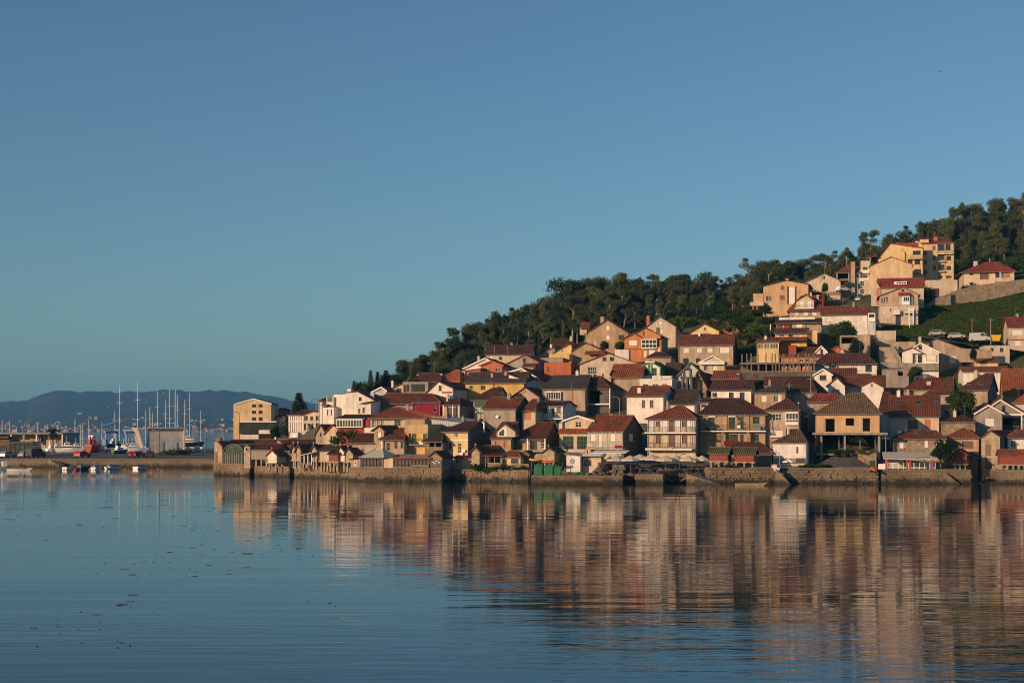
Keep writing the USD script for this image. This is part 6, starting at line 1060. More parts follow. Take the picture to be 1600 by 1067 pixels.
for row, (dY, drop, step) in enumerate(((4, 0, 13), (-14, 16, 15), (-32, 36, 17), (-48, 56, 19))):
    px = 640 + row * 5.
    while px < 1640:
        yt, Y, th = ridge(px); Y = Y + dY + r_.normal(0, 3); yt = yt + drop + r_.normal(0, 5) * (1 if row else 1.2)
        x = (px - 800) / FP * Y; z = ground(x, Y); H = zat(yt, Y) - z
        zone = 'col' if px > 1430 else 'mid'
        if row and 1380 < px < 1500 and Y < 440: px += step; continue
        H = float(np.clip(H, 8, 24))
        if row == 0: k = r_.choice(['euca_column', 'euca_dense', 'euca_column', 'euca_dense'] if zone == 'col' else ['euca_dense', 'euca_sparse', 'euca_dense', 'euca_sparse', 'pine'])
        else: k = r_.choice(['euca_column', 'euca_dense', 'euca_dense'] if zone == 'col' else ['euca_dense', 'euca_dense', 'pine', 'euca_column', 'euca_sparse'])
        if px < 690: k = r_.choice(['pine', 'euca_column', 'euca_dense'])
        if free(x, Y, 1.): tree(k, f'{LE[k]} {ROWS[row]}, {landmark(px)}', x, Y, z, H, NG[k])
        px += step * r_.uniform(.75, 1.25)
for kind, px, yt, Y, H, lab in (('euca_sparse', 1285, 393, 455, 15, 'flat-topped eucalyptus standing clear above the pale stone gabled house'), ('euca_sparse', 1362, 358, 455, 17, 'thin tall eucalyptus rising alone left of the apartment blocks'), ('euca_sparse', 1400, 358, 450, 15, 'bushy-topped eucalyptus behind the stepped apartment block'),
        ('euca_sparse', 1322, 392, 450, 14, 'leaning eucalyptus with two leaf clusters behind the narrow balconied house'), ('euca_dense', 652, 556, 396, 13, 'dense eucalyptus where the wood begins at its left end'), ('euca_column', 643, 574, 394, 12, 'slender eucalyptus just left of where the wood begins'), ('euca_dense', 662, 550, 398, 14, 'dense eucalyptus, second at the left beginning of the wood'), ('euca_dense', 628, 560, 372, 14, 'tall rounded tree rising above the left end of the town'), ('conifer', 579, 580, 360, 11, 'pointed conifer at the left end of the tree line'), ('conifer', 590, 582, 362, 10.5, 'second pointed conifer, just right of the first at the left end of the tree line'),
        ('conifer', 603, 580, 364, 11, 'third pointed conifer at the left end of the tree line'), ('pine', 612, 578, 366, 11, 'rounded pine right of the three pointed conifers'), ('conifer', 553, 596, 350, 8, 'low dark conifer behind the tall white house'), ('broad', 565, 590, 352, 8, 'broad dark tree behind the tall white house'), ('conifer', 467, 615, 330, 9.5, 'dark layered conifer standing alone beside the columned building')):
    p = at(px, yt, Y); tree(kind, lab, p[0], Y, p[2] - H, H, None, 1.7 if lab.startswith('dark layered') else .75 if lab.startswith('tall rounded') else 1.)
for px, yb, Y, H, w, lab in ((1319, 540, 318, 6.8, 1.35, 'large round green tree in front of the long white house'), (1339, 558, 308, 4.8, 1.2, 'rounder lower green tree beside the carport'), (1196, 492, 352, 3.2, 1.3, 'dark round bush below the broad tan house'), (1470, 722, 229.5, 4.2, 1.15, 'round tree between the glazed terrace and the red lattice granary'),
        (1502, 652, 255, 6, 1.1, 'dark red-leaved tree in the gap beside the long red roof'), (1521, 562, 296, 3, .9, 'small green tree on the lower slope beside the barn'), (1430, 590, 286, 3., 1.2, 'leafy shrub tree beside the shaded white terrace'), (944, 548, 330, 3, 1.1, 'green tree below the brown stone gabled house'), (970, 548, 330, 3, 1., 'green tree right of the one below the brown stone gable'),
        (1289, 458, 372, 3.5, .8, 'spiky green tree before the pale stone gabled house'), (1400, 478, 372, 3, 1., 'shrub tree in the dark corner beside the garage block'), (497, 683, 318, 2.6, 1.5, 'low round tree before the columned building'), (430, 683, 322, 3., 1.3, 'low tree by the white wall of the sandy yellow building'), (879, 724, 230, 2.4, .7, 'small bright green shrub beside the green containers'), (445, 682, 320, 3.2, 1., 'pale green tree behind the low white wall')):
    p = at(px, yb, Y); tree('broad', lab, p[0], Y, p[2] - .3, H, None, w)
for px in (1302, 1316, 1330, 1345, 1360): p = at(px, 707, 238.4); tree('bush', 'trailing green plant on the masonry ledge under the unfinished ochre house', p[0], 238.2, p[2] - .3, .9, 'plants on the masonry ledge', 1.5)
p = at(541, 690, 250); tree('bush', 'grey-green shrub in front of the red-walled house', p[0], 250, p[2] - .5, 2.8, None, 1.2, 0)
nb = 0
for px in np.arange(650, 1640, 13.):      # low growth under the ridge trees
    yt, Y, th = ridge(px); Y += r_.uniform(-6, 14); x = (px - 800) / FP * Y
    if free(x, Y, 1.): tree('bush', 'shrub growing under the trees along the ridge', x, Y, ground(x, Y) - .3, r_.uniform(4, 6.5), 'shrubs under the ridge trees', 1.2)
for i in range(420):          # undergrowth on the open slopes and below the wood
    px = r_.uniform(640, 1620); yt, Y, th = ridge(px); Y = Y - r_.uniform(18, 95)
    if px > 1380: Y = r_.uniform(350, 470)
    x = (px - 800) / FP * Y
    if Y < 330 or not free(x, Y, .95) or nb > 130 or (1425 < px and Y < 376): continue
    nb += 1; tree('bush', 'leafy shrub in the undergrowth below the ridge wood', x, Y, ground(x, Y), r_.uniform(1.8, 4.5), 'shrubs in the undergrowth below the ridge', 1.3)
for px, yb, Y in ((1162, 500, 345), (1150, 512, 340), (1176, 515, 338), (1190, 522, 335), (1205, 505, 345), (1140, 498, 348), (1165, 528, 332), (1120, 492, 352)):
    p = at(px, yb, Y); tree('bush', 'bright shrub on the open green slope right of the long tan house', p[0], Y, max(p[2] - 1, ground(p[0], Y)), r_.uniform(2, 3.2), 'shrubs on the open green slope', 1.6)
for i in range(46):
    px = r_.choice([r_.uniform(712, 822), r_.uniform(1112, 1370), r_.uniform(1255, 1300)]); Y = 231.2 if px < 830 else 226.3; x = (px - 800) / FP * Y
    tree('bush', 'green plant growing along the top of the quay wall', x, Y + r_.uniform(0, 1.5), zat(733, Y) - .25, r_.uniform(.5, 1.2), 'plants along the quay top', 1.2)
# meadow grass on the right slope and open hill
T = thing('meadow_grass', 'short rough grass covering the open slope at the right', 'grass', kind='stuff')
V, F = leaves([(0, 0, .10)], [.55], 40, .15, 5, .35, .1); V[:, 2] = np.abs(V[:, 2])
part(T, 'tuft', (V, F), 'grass')
stage.RemovePrim(T); counts[('/World', 'meadow_grass')] = 0
pi = UsdGeom.PointInstancer.Define(stage, '/World/meadow_grass'); tag('/World/meadow_grass', 'short rough grass covering the open slope at the right', 'grass', kind='stuff')
usdkit.mesh(stage, '/World/meadow_grass/tuft', (V, F), MATS['grass'])
pos = []
for i in range(26000):
    px, Y = r_.uniform(1100, 1640), r_.uniform(315, 430)
    if px < 1380 and not (1100 < px < 1240 and 320 < Y < 380): continue
    x = (px - 800) / FP * Y
    if free(x, Y, .9): pos.append((x, Y, ground(x, Y)))
pos = np.array(pos, np.float32); n = len(pos); an = r_.uniform(0, np.pi, n)
pi.CreatePrototypesRel().AddTarget('/World/meadow_grass/tuft'); pi.CreateProtoIndicesAttr(Vt.IntArray.FromNumpy(np.zeros(n, np.int32))); pi.CreatePositionsAttr(Vt.Vec3fArray.FromNumpy(pos))
pi.CreateOrientationsAttr(Vt.QuathArray([Gf.Quath(float(math.cos(a)), 0, 0, float(math.sin(a))) for a in an])); s_ = r_.uniform(.6, 1.7, n).astype(np.float32); pi.CreateScalesAttr(Vt.Vec3fArray.FromNumpy(np.stack([s_, s_, s_ * .9], 1)))

# ------------------------------------------------------------------ walls, poles, lamps
def wall_strip(label, pts_top, pts_bot, Y, mat, thick=.5, name='retaining_wall'):
    t = thing(name, label, 'wall', (0, Y, 0)); pl = [((px - 800) / FP * Y, zat(py, Y)) for px, py in pts_top + pts_bot]
    part(t, 'wall', MB().extrude(Polygon(pl).buffer(0), thick, (0, 0, 0), (1, 0, 0), (0, 0, 1), (0, 1, 0)), mat)
    m = MB(); 
    for (a, b), (c, d) in zip(pts_top[:-1], pts_top[1:]):
        p, q = np.array([(a - 800) / FP * Y, 0, zat(b, Y)]), np.array([(c - 800) / FP * Y, 0, zat(d, Y)]); m.hexa([p + (0, -.08, .003), q + (0, -.08, .003), q + (0, thick + .08, .003), p + (0, thick + .08, .003), p + (0, -.08, .15), q + (0, -.08, .15), q + (0, thick + .08, .15), p + (0, thick + .08, .15)])
    part(t, 'coping', m, 'granite_pale')
wall_strip('long granite retaining wall climbing the right slope above the meadow', [(1486, 457), (1525, 447), (1600, 437), (1660, 430)], [(1660, 450), (1600, 456), (1525, 474), (1488, 480)], 368, 'granite')
wall_strip('lower pale retaining wall with two openings left of the meadow', [(1444, 482), (1462, 466), (1486, 459)], [(1486, 482), (1462, 488), (1444, 500)], 366.5, 'granite')
wall_strip('beige wall across the slope below the parked cars', [(1500, 545), (1550, 548)], [(1550, 566), (1500, 566)], 302, 'beige')
def pole(label, px, y0, y1, Y, mat='concrete', r=.12, arm=0., name='utility_pole', cat='pole'):
    a, b = at(px, y0, Y), at(px, y1, Y); t = thing(name, label, cat, (a[0], Y, b[2]))
    part(t, 'post', MB().bar((0, 0, -.5), (0, 0, a[2] - b[2]), r, 8, r * .7), mat)
    if arm:
        h = a[2] - b[2]; part(t, 'arm', MB().path([(0, 0, h - .3), (arm * .5, 0, h + .15), (arm, 0, h + .2)], .05, 6), mat); part(t, 'lamp_head', MB().hexa([(arm - .1, -.14, h + .1), (arm + .55 * np.sign(arm), -.14, h + .1), (arm + .55 * np.sign(arm), .14, h + .1), (arm - .1, .14, h + .1), (arm - .1, -.1, h + .26), (arm + .5 * np.sign(arm), -.1, h + .24), (arm + .5 * np.sign(arm), .1, h + .24), (arm - .1, .1, h + .26)]), 'metal_grey')
    else: part(t, 'crossbar', MB().bar((-.7, 0, a[2] - b[2] - .5), (.7, 0, a[2] - b[2] - .5), .06, 5), mat)
    return t
pole('pale utility pole on the road beside the parked grey van', 1548, 496, 538, 312); pole('brown utility pole at the foot of the meadow', 1519, 497, 520, 322, 'wood', .1); pole('white pole in front of the garage storeys', 1421, 495, 522, 338, 'white_paint', .12)
pole('tall utility pole above the dark roofs behind the ochre house', 1267, 588, 632, 258, 'concrete', .1); pole('utility pole with crossbar beside the square tan house', 1233, 598, 625, 258, 'metal_grey', .07); pole('tall pole left of the long tan house', 1046, 645, 665, 255, 'metal_grey', .07); pole('grey utility pole before the long white bungalow', 1267, 560, 590, 292, 'concrete', .1)
pole('tall lamp post at the corner of the peach apartment house', 1340, 434, 470, 378, 'metal_grey', .12, -1.2, 'street_lamp', 'street lamp')
pole('street lamp on the parasol terrace', 1062, 711, 742, 225, 'metal_dark', .07, .5, 'street_lamp', 'street lamp'); pole('hooked street lamp in front of the low white house', 1218, 707, 735, 226, 'metal_grey', .06, -1., 'street_lamp', 'street lamp'); pole('white street lamp among the roofs below the porch wing', 968, 622, 650, 252, 'metal_grey', .06, -.8, 'street_lamp', 'street lamp')
pole('twin-headed street lamp before the sandy yellow building', 374, 645, 690, 322, 'metal_dark', .09, -.9, 'street_lamp', 'street lamp'); pole('lamp post left of the dark layered conifer', 455, 626, 690, 326, 'metal_dark', .09, .6, 'street_lamp', 'street lamp'); pole('lamp post right of the dark layered conifer', 487, 624, 690, 326, 'metal_dark', .09, .6, 'street_lamp', 'street lamp'); pole('thin pole before the columned building', 494, 620, 690, 322, 'metal_grey', .07)
pole('tall metal pole at the left edge of the ochre house scaffold', 1384, 680, 722, 233, 'metal_grey', .06)
for px, y0, lab in ((249, 615, 'tall dark lamp post in front of the concrete boathouse'), (234, 673, 'blue lamp post at the left corner of the boathouse'), (256, 687, 'short blue post before the boathouse wall'), (322, 676, 'lamp post near the left tip of the town'), (273, 688, 'short blue post right of the boathouse middle'), (37, 660, 'dark lamp post beside the dark harbour kiosk')):
    pole(lab, px, y0, 709, 372, 'blue_paint' if 'blue' in lab else 'metal_dark', .1, .8 if 'lamp' in lab else 0., 'street_lamp' if 'lamp' in lab else 'post', 'street lamp' if 'lamp' in lab else 'post')

# ------------------------------------------------------------------ parasols, containers, nets on the low quay
GP = 'cream parasols of the quay restaurant'; P0 = None
def parasol(px, ytop, w, Y):
    global P0
    p = at(px, ytop, Y); zt = 1.35; s = w / FP * Y / 3.6; loc = (p[0], Y, zt); H = p[2] - zt
    lab = 'cream octagonal parasol over the restaurant tables on the quay'
    if P0 is None:
        P0 = thing('parasol', lab, 'parasol', loc, 20, GP, (s, s, H / 3.)); part(P0, 'pole', MB().bar((0, 0, -.3), (0, 0, 3.), .045, 6), 'wood'); V = [(0, 0, 3.0)] + [(1.8 * math.cos(k * math.pi / 4), 1.8 * math.sin(k * math.pi / 4), 2.3) for k in range(8)] + [(1.8 * math.cos(k * math.pi / 4), 1.8 * math.sin(k * math.pi / 4), 2.08) for k in range(8)]
        F = [(0, 1 + k, 1 + (k + 1) % 8) for k in range(8)] + [(1 + k, 9 + k, 9 + (k + 1) % 8) for k in range(8)] + [(1 + k, 9 + (k + 1) % 8, 1 + (k + 1) % 8) for k in range(8)]
        part(P0, 'canopy', MB().add(V, F), 'canvas'); m = MB()
        for k in range(8): m.bar((0, 0, 2.95), (1.78 * math.cos(k * math.pi / 4), 1.78 * math.sin(k * math.pi / 4), 2.27), .02, 4)
        part(P0, 'ribs', m, 'wood'); part(P0, 'base', MB().bar((0, 0, .0), (0, 0, .12), .35, 8), 'concrete')
    else: copy_of(P0, 'parasol', lab, 'parasol', loc, r_.uniform(0, 45), GP, (s, s, H / 3.))
for a in ((962, 711, 32, 231), (985, 711, 30, 229), (1000, 709, 34, 234), (1019, 709.5, 36, 232), (1040, 711, 34, 230), (1056, 711, 28, 232), (1075, 711, 30, 230), (1097, 711, 24, 231), (1088, 712, 24, 235), (955, 713, 24, 235), (1027, 712, 26, 236)): parasol(*a)
GT = 'dark tables under the parasols'; T0 = None
for i in range(22):
    px = r_.uniform(950, 1104); Y = r_.uniform(226, 236); loc = ((px - 800) / FP * Y, Y, 1.38); lab = 'small dark table with chairs under the parasols on the quay'
    if T0 is None:
        T0 = thing('table', lab, 'table', loc, 0, GT, (1, 1, 1)); part(T0, 'tabletop', MB().box(-.45, .45, -.45, .45, .72, .76), 'wood'); part(T0, 'leg', MB().bar((0, 0, 0), (0, 0, .72), .05, 6), 'metal_dark')
        for k in (-1, 1): m = MB().box(k * .75 - .2, k * .75 + .2, -.2, .2, .43, .47); m.box(k * .95 - .02, k * .95 + .02, -.2, .2, .47, .9); [m.bar((k * .75 + a, b, 0), (k * .75 + a, b, .43), .02, 4) for a in (-.17, .17) for b in (-.17, .17)]; part(T0, 'chair', m, 'metal_dark')
    else: copy_of(T0, 'table', lab, 'table', loc, r_.uniform(0, 90), GT, (1, 1, 1))
def rounded(w, d, h, r=.12):
    import manifold3d as m3
    s = m3.Manifold.sphere(r, 10); return m3.Manifold.batch_hull([s.translate((x, y, z)) for x in (-w / 2 + r, w / 2 - r) for y in (-d / 2 + r, d / 2 - r) for z in (r, h - r)])
for px, w, yt, lab in ((842, 13, 725, 'green covered container, left of three on the low quay'), (858, 15, 726, 'green covered container, middle of three on the low quay'), (872, 11, 728, 'green container with yellowish front, right of three on the low quay')):
    Y = 224.; p = at(px, yt, Y); zt = zat(743, 222) - .02; t = thing('container', lab, 'container', (p[0], Y, zt), -8); W = w / FP * Y
    part(t, 'body', rounded(W, 1.5, (p[2] - zt) * .82, .1), 'plastic_green', smooth=40); m = MB().hexa([(-W / 2 - .05, -.8, (p[2] - zt) * .82 + .003), (W / 2 + .05, -.8, (p[2] - zt) * .82 + .003), (W / 2 + .05, .8, (p[2] - zt) * .82 + .003), (-W / 2 - .05, .8, (p[2] - zt) * .82 + .003), (-W * .4, -.6, p[2] - zt), (W * .4, -.6, p[2] - zt), (W * .4, .6, p[2] - zt), (-W * .4, .6, p[2] - zt)]); part(t, 'lid', m, 'plastic_green')
    m = MB(); [m.box(x - .03, x + .03, -.79, -.752, .1, (p[2] - zt) * .78) for x in np.linspace(-W / 2 + .2, W / 2 - .2, 5)]; part(t, 'ribs', m, 'plastic_green')
def kayak(label, px, py, Y, L, mat, rot):
    p = at(px, py, Y); t = thing('canoe', label, 'canoe', p, rot); V = []; n = 13
    for i in range(n):
        s = i / (n - 1) * 2 - 1; w = .36 * (1 - abs(s) ** 2.4) + .015
        V += [(s * L / 2, w * math.cos(a), .22 * math.sin(a) * (1 - .3 * abs(s)) + .12 * s * s) for a in np.linspace(0, 2 * math.pi, 9)[:-1]]
    F = [(i * 8 + k, i * 8 + (k + 1) % 8, (i + 1) * 8 + (k + 1) % 8, (i + 1) * 8 + k) for i in range(n - 1) for k in range(8)]
    part(t, 'hull', MB().add(V, F), mat, smooth=True); part(t, 'cockpit', MB().box(-.35, .35, -.2, .2, .19, .23), 'rubber'); m = MB(); [m.bar((x, 0, 0.), (x, 0, -1.5), .05, 5) for x in (-L * .3, L * .3)]; part(t, 'stand', m, 'wood')
kayak('yellow canoe lying on a rack above the green containers', 836, 718.5, 226, 1.9, 'yellow_paint', -6); kayak('orange-red canoe lying on a rack behind the green containers', 855, 721.5, 226.4, 2.4, 'orange_paint', -8)
def heap(label, px, py, Y, w, h, mat, name='net_heap', cat='fishing nets', n=60, seed=1):
    p = at(px, py, Y); t = thing(name, label, cat, p); r = np.random.default_rng(seed); m = MB()
    for i in range(n):
        a, q = r.uniform(0, 6.3), r.random() ** .6; x, y = w / 2 * q * math.cos(a), .9 * q * math.sin(a); z = h * (1 - q) * r.uniform(.5, 1); s = r.uniform(.12, .26)
        m.tm(trimesh.creation.icosphere(1, s), np.diag([1.3, 1, .7, 1]) + np.array([[0, 0, 0, x], [0, 0, 0, y], [0, 0, 0, z], [0, 0, 0, 0]]))
    part(t, 'floats' if mat != 'net' else 'nets', m, mat); return t
heap('heap of brown nets and floats on the low quay beside the peach hut', 936, 742, 223, 2.2, 2.0, 'net', seed=2, n=80); heap('heap of reddish floats beside the peach hut', 946, 741, 224, 1.2, 1.7, 'terracotta', seed=3, n=40, name='float_heap', cat='fishing floats'); heap('low dark green net pile on the edge of the low quay', 905, 743, 222.6, 2.4, .6, 'plastic_green', seed=4); heap('dark net pile left of the green one on the low quay', 918, 743, 222.8, 1.2, .7, 'net', seed=9, n=30)
GC = 'grey lobster pots stacked on the low quay'; L0 = None
for i in range(26):
    px, lay = r_.uniform(953, 972), int(r_.integers(0, 4)); px += lay * 1.2; Y = 223 + r_.uniform(0, 1.6); loc = ((px - 800) / FP * Y, Y, 1.33 + lay * .42); lab = 'grey lobster pot in the stack at the end of the low quay'
    if L0 is None:
        L0 = thing('lobster_pot', lab, 'lobster pot', loc, 0, GC, (1, 1, 1)); m = MB()
        for a in np.linspace(0, math.pi, 6): m.bar((-.35, .25 * math.cos(a), .36 * math.sin(a)), (.35, .25 * math.cos(a), .36 * math.sin(a)), .03, 4)
        for x in (-.35, -.12, .12, .35): m.path([(x, .25 * math.cos(a), .36 * math.sin(a)) for a in np.linspace(0, math.pi, 7)], .03, 4)
        part(L0, 'frame', m, 'wood_grey'); part(L0, 'base', MB().box(-.37, .37, -.27, .27, -.03, .0), 'wood'); part(L0, 'netting', MB().box(-.33, .33, -.2, .2, .005, .25), 'net')
    else: copy_of(L0, 'lobster_pot', lab, 'lobster pot', loc, r_.uniform(-40, 40), GC, (1, 1, 1))
heap('red crates and float pile before the open-fronted masonry wall', 1364, 735, 222.9, 1.2, .8, 'terracotta', 'float_heap', 'fishing floats', 30, 6); heap('white bundle lying on the rough quay before the low white house', 1232, 722, 226, 1.6, .5, 'hull_white', 'tarpaulin_bundle', 'bundle', 30, 7)

# ------------------------------------------------------------------ boats
def hull(t, L, B, H, mat, sheer=.35, bow=.5, deck=None, draft=.35, name='hull'):
    n = 13; V = []
    for i in range(n):
        s = i / (n - 1); w = B / 2 * (1 - max(0, (s - .45) / .55) ** 2.2) * (.86 + .14 * min(1, s * 3)); w = max(w, .03); z1 = H * (1 + sheer * max(0, (s - .3) / .7) ** 2); x = (s - .5) * L
        for f, zz in ((1., z1), (.93, z1 * .5), (.68, 0), (.25, -draft)): V.append((x + (bow * (zz / H) if i == n - 1 else 0), w * f, zz))
        for f, zz in ((.25, -draft), (.68, 0), (.93, z1 * .5), (1., z1)): V.append((x + (bow * (zz / H) if i == n - 1 else 0), -w * f, zz))
    F = [(i * 8 + k, (i + 1) * 8 + k, (i + 1) * 8 + k + 1, i * 8 + k + 1) for i in range(n - 1) for k in range(7)]
    F += [(0, 1, 6, 7), (1, 2, 5, 6), (2, 3, 4, 5)]
    p = part(t, name, MB().add(V, F), mat, smooth=50); dk = []
    for i in range(n): dk += [V[i * 8], V[i * 8 + 7]]
    dk = np.array(dk) - (0, 0, .10 if deck else H * .55); part(t, 'deck', MB().add(dk, [(2 * i, 2 * i + 1, 2 * i + 3, 2 * i + 2) for i in range(n - 1)]), deck or 'wood')
    m = MB(); m.path([V[i * 8] for i in range(n)], .045, 5); m.path([V[i * 8 + 7] for i in range(n)], .045, 5); m.bar(V[0], V[7], .045, 5); part(t, 'gunwale', m, 'wood' if not deck else 'hull_white')
    return V
def small_boat(label, px, py, L, mat, cover=None, cabin=False, rot=0., name='rowing_boat', cat='boat', group=None, Yd=None, motor=False, B=None):
    Y = Yd or EYE * FP / (py - HOR); x = (px - 800) / FP * Y; t = thing(name, label, cat, (x, Y, .02), rot, group); H = .36 if B and B < 1.3 else .55; B = B or L * .34; hull(t, L, B, H, mat)
    if cover: m = MB(); [m.hexa([(-L * .44, -B * .46, .5), (L * .3, -B * .4, .55), (L * .3, B * .4, .55), (-L * .44, B * .46, .5), (-L * .4, -.1, .95), (L * .26, -.1, .9), (L * .26, .1, .9), (-L * .4, .1, .95)])]; part(t, 'cover', m, cover)
    else:
        for s in (-.22, .02, .24): part(t, 'thwart', MB().box(s * L - .12, s * L + .12, -B * .42, B * .42, .38, .43), 'wood')
    if cabin: part(t, 'cabin', rounded(L * .3, B * .6, 1.3, .1).translate((.3, 0, .4)), 'hull_white', smooth=40); part(t, 'windscreen', MB().box(.3 + L * .15, .3 + L * .15 + .03, -B * .24, B * .24, 1.1, 1.5), 'glass')
    if motor: part(t, 'outboard_motor', rounded(.3, .3, .7, .08).translate((-L / 2 - .1, 0, .25)), 'metal_dark', smooth=40)
    return t
small_boat('slim pale rowing boat moored right of the slipway, below the red granaries', 1171, 759, 4.2, 'beige', rot=-3, B=1.1)
small_boat('dark-hulled boat moored in the shaded recess beside the short low quay', 1056, 754, 3.6, 'black_paint', rot=8, Yd=225.5, motor=True)
small_boat('dark boat tied in the gap beside the lobster pots', 983, 755, 2.2, 'black_paint', rot=4, Yd=226.)
t_ = small_boat('white motor boat pulled up on the dark slipway by the low white house', 1211, 729, 3.2, 'hull_white', rot=95, Yd=226.5, motor=True); stage.GetPrimAtPath(t_).GetAttribute('xformOp:translate').Set(Gf.Vec3d((1211 - 800) / FP * 225.2, 225.2, 2.3))
t_ = small_boat('dark blue boat resting on the parasol quay with its bow up', 1044, 741, 3.6, 'metal_dark', rot=15, Yd=224.5); stage.GetPrimAtPath(t_).GetAttribute('xformOp:translate').Set(Gf.Vec3d((1044 - 800) / FP * 224.5, 224.5, 1.5))
small_boat('white boat moored at the far left edge below the dark kiosk', 5, 733, 4., 'hull_white', rot=30, motor=True, cabin=True)
small_boat('white boat with red stripe and crates at the left edge', 29, 736.5, 4.4, 'hull_white', 'brown', rot=2, B=1.5)
small_boat('small white boat, leftmost of the moored row before the marina wall', 107, 733.5, 3.2, 'hull_white', rot=76, B=1.35); small_boat('small bright red boat in the moored row before the marina wall', 120, 734, 3.2, 'ship_red', rot=-78, B=1.2); small_boat('dark grey boat next to the bright red one before the marina wall', 131, 733, 3.6, 'metal_dark', 'tarp_blue', rot=70, B=1.4)
small_boat('small white boat with blue top before the marina wall', 151, 733.5, 3.4, 'hull_white', 'tarp_blue', rot=80, B=1.4); small_boat('larger white boat under a bright blue cover before the marina wall', 178, 732.5, 4.4, 'hull_white', 'tarp_blue', rot=66, B=1.9); small_boat('white boat with dark navy cover, rightmost of the moored row', 220, 732.5, 4.2, 'hull_white', 'car_dark', rot=72, B=1.7)
for lab_, p0_, p1_, Yr in (('mooring rope slack between the dark boat and the short low quay', (1037, 742), (1052, 752), 223.2), ('mooring rope running from the slipway kerb to the dark boat', (1076, 742), (1062, 752), 223.4)):
    a_, b_ = at(*p0_, Yr), at(*p1_, Yr + 1.5); t = thing('mooring_rope', lab_, 'rope', a_); d_ = b_ - a_; part(t, 'rope', MB().path([d_ * k_ - np.array([0, 0, .5 * k_ * (1 - k_)]) for k_ in np.linspace(0, 1, 9)], .03, 5), 'canvas')
GB = 'orange mooring buoys before the marina wall'; B0 = None
for px, py in ((247, 733), (253, 735.5), (237, 739), (140, 734), (196, 734), (100, 734), (31, 740), (115, 738)):
    Y = EYE * FP / (py - HOR); loc = ((px - 800) / FP * Y, Y, .1); lab = 'orange mooring buoy floating near the marina wall'
    if B0 is None:
        B0 = thing('buoy', lab, 'buoy', loc, 0, GB, (1, 1, 1)); part(B0, 'float', trimesh.creation.icosphere(2, .17), 'orange_paint', smooth=True); part(B0, 'ring', MB().bar((0, 0, .16), (0, 0, .26), .03, 6), 'metal_grey')
    else: copy_of(B0, 'buoy', lab, 'buoy', loc, 0, GB, (1, 1, 1))
GS = 'moored sailing boats of the marina'; S0 = None
def sailboat(px, ytop, Y, label='white sailing yacht with bare mast in the marina', group=GS):
    global S0
    x = (px - 800) / FP * Y; H = zat(ytop, Y); k = H / 15.; s = (.55 + .45 * k, .55 + .45 * k, k)
    if S0 is None:
        S0 = thing('sailing_boat', label, 'sailing boat', (x, Y, .05), 70, group, s); hull(S0, 10, 3.2, 1.1, 'hull_white', deck='hull_white'); part(S0, 'cabin', rounded(4, 1.9, .9, .2).translate((.4, 0, 1.0)), 'hull_white', smooth=40); part(S0, 'window', MB().box(-1.2, 2., -.97, .97, 1.45, 1.65), 'glass')
        part(S0, 'mast', MB().bar((.8, 0, .5), (.8, 0, 15), .11, 6, .08), 'white_paint'); part(S0, 'boom', MB().bar((.8, 0, 2.4), (-3.6, 0, 2.5), .12, 6), 'tarp_blue'); m = MB()
        for z in (7., 11.): m.bar((.8, -.9, z), (.8, .9, z), .03, 4)
        part(S0, 'spreader', m, 'white_paint'); m = MB(); [m.bar(a, b, .012, 3) for a, b in (((.8, 0, 14.8), (5.2, 0, 1.3)), ((.8, 0, 14.8), (-5, 0, 1.1)), ((.8, 0, 14.8), (.8, 1.5, 1.1)), ((.8, 0, 14.8), (.8, -1.5, 1.1)))]; part(S0, 'rigging', m, 'metal_grey')
    else: copy_of(S0, 'sailing_boat', label, 'sailing boat', (x, Y, .05), r_.uniform(50, 110), group, s)
for cx_, ct in ((865, 195), (998, 165), (1145, 240), (1203, 305), (1235, 230), (1278, 228), (1293, 265), (1345, 305), (1383, 255), (1475, 380), (838, 385), (1090, 358), (1113, 398), (1060, 378), (540, 445), (595, 475), (583, 490), (5, 455), (63, 458), (110, 505), (268, 478), (323, 488), (337, 490), (410, 500), (640, 455), (222, 520), (740, 470), (470, 520), (160, 515)):
    sailboat(cx_ / 4.706, 560 + ct / 4.706, 492 + r_.uniform(0, 45))
def motor_yacht(label, px, py, Y, L, hullm='hull_white', z=2.3, rot=10., mast=True):
    t = thing('motor_boat', label, 'motor boat', ((px - 800) / FP * Y, Y, z), rot); hull(t, L, L * .32, L * .13, hullm, deck='hull_white'); part(t, 'cabin', rounded(L * .42, L * .22, L * .14, .15).translate((-.3, 0, L * .12)), 'hull_white', smooth=40); part(t, 'wheelhouse', rounded(L * .22, L * .17, L * .12, .12).translate((-.5, 0, L * .25)), 'hull_white', smooth=40)
    part(t, 'window', MB().box(-L * .21 - .28, L * .19 - .3, -L * .112, L * .112, L * .17, L * .215), 'glass'); part(t, 'windscreen', MB().box(-L * .08 - .5, L * .085 - .46, -L * .087, L * .087, L * .29, L * .34), 'glass')
    if mast: part(t, 'mast', MB().bar((-.6, 0, L * .35), (-.6, 0, L * .62), .05, 5), 'white_paint')
    m = MB(); [m.bar((x, s * L * .1, -z + 1.9 - .0), (x, s * L * .1, 0), .08, 4) for x in (-L * .3, L * .25) for s in (-1, 1)]; part(t, 'prop', m, 'wood'); return t
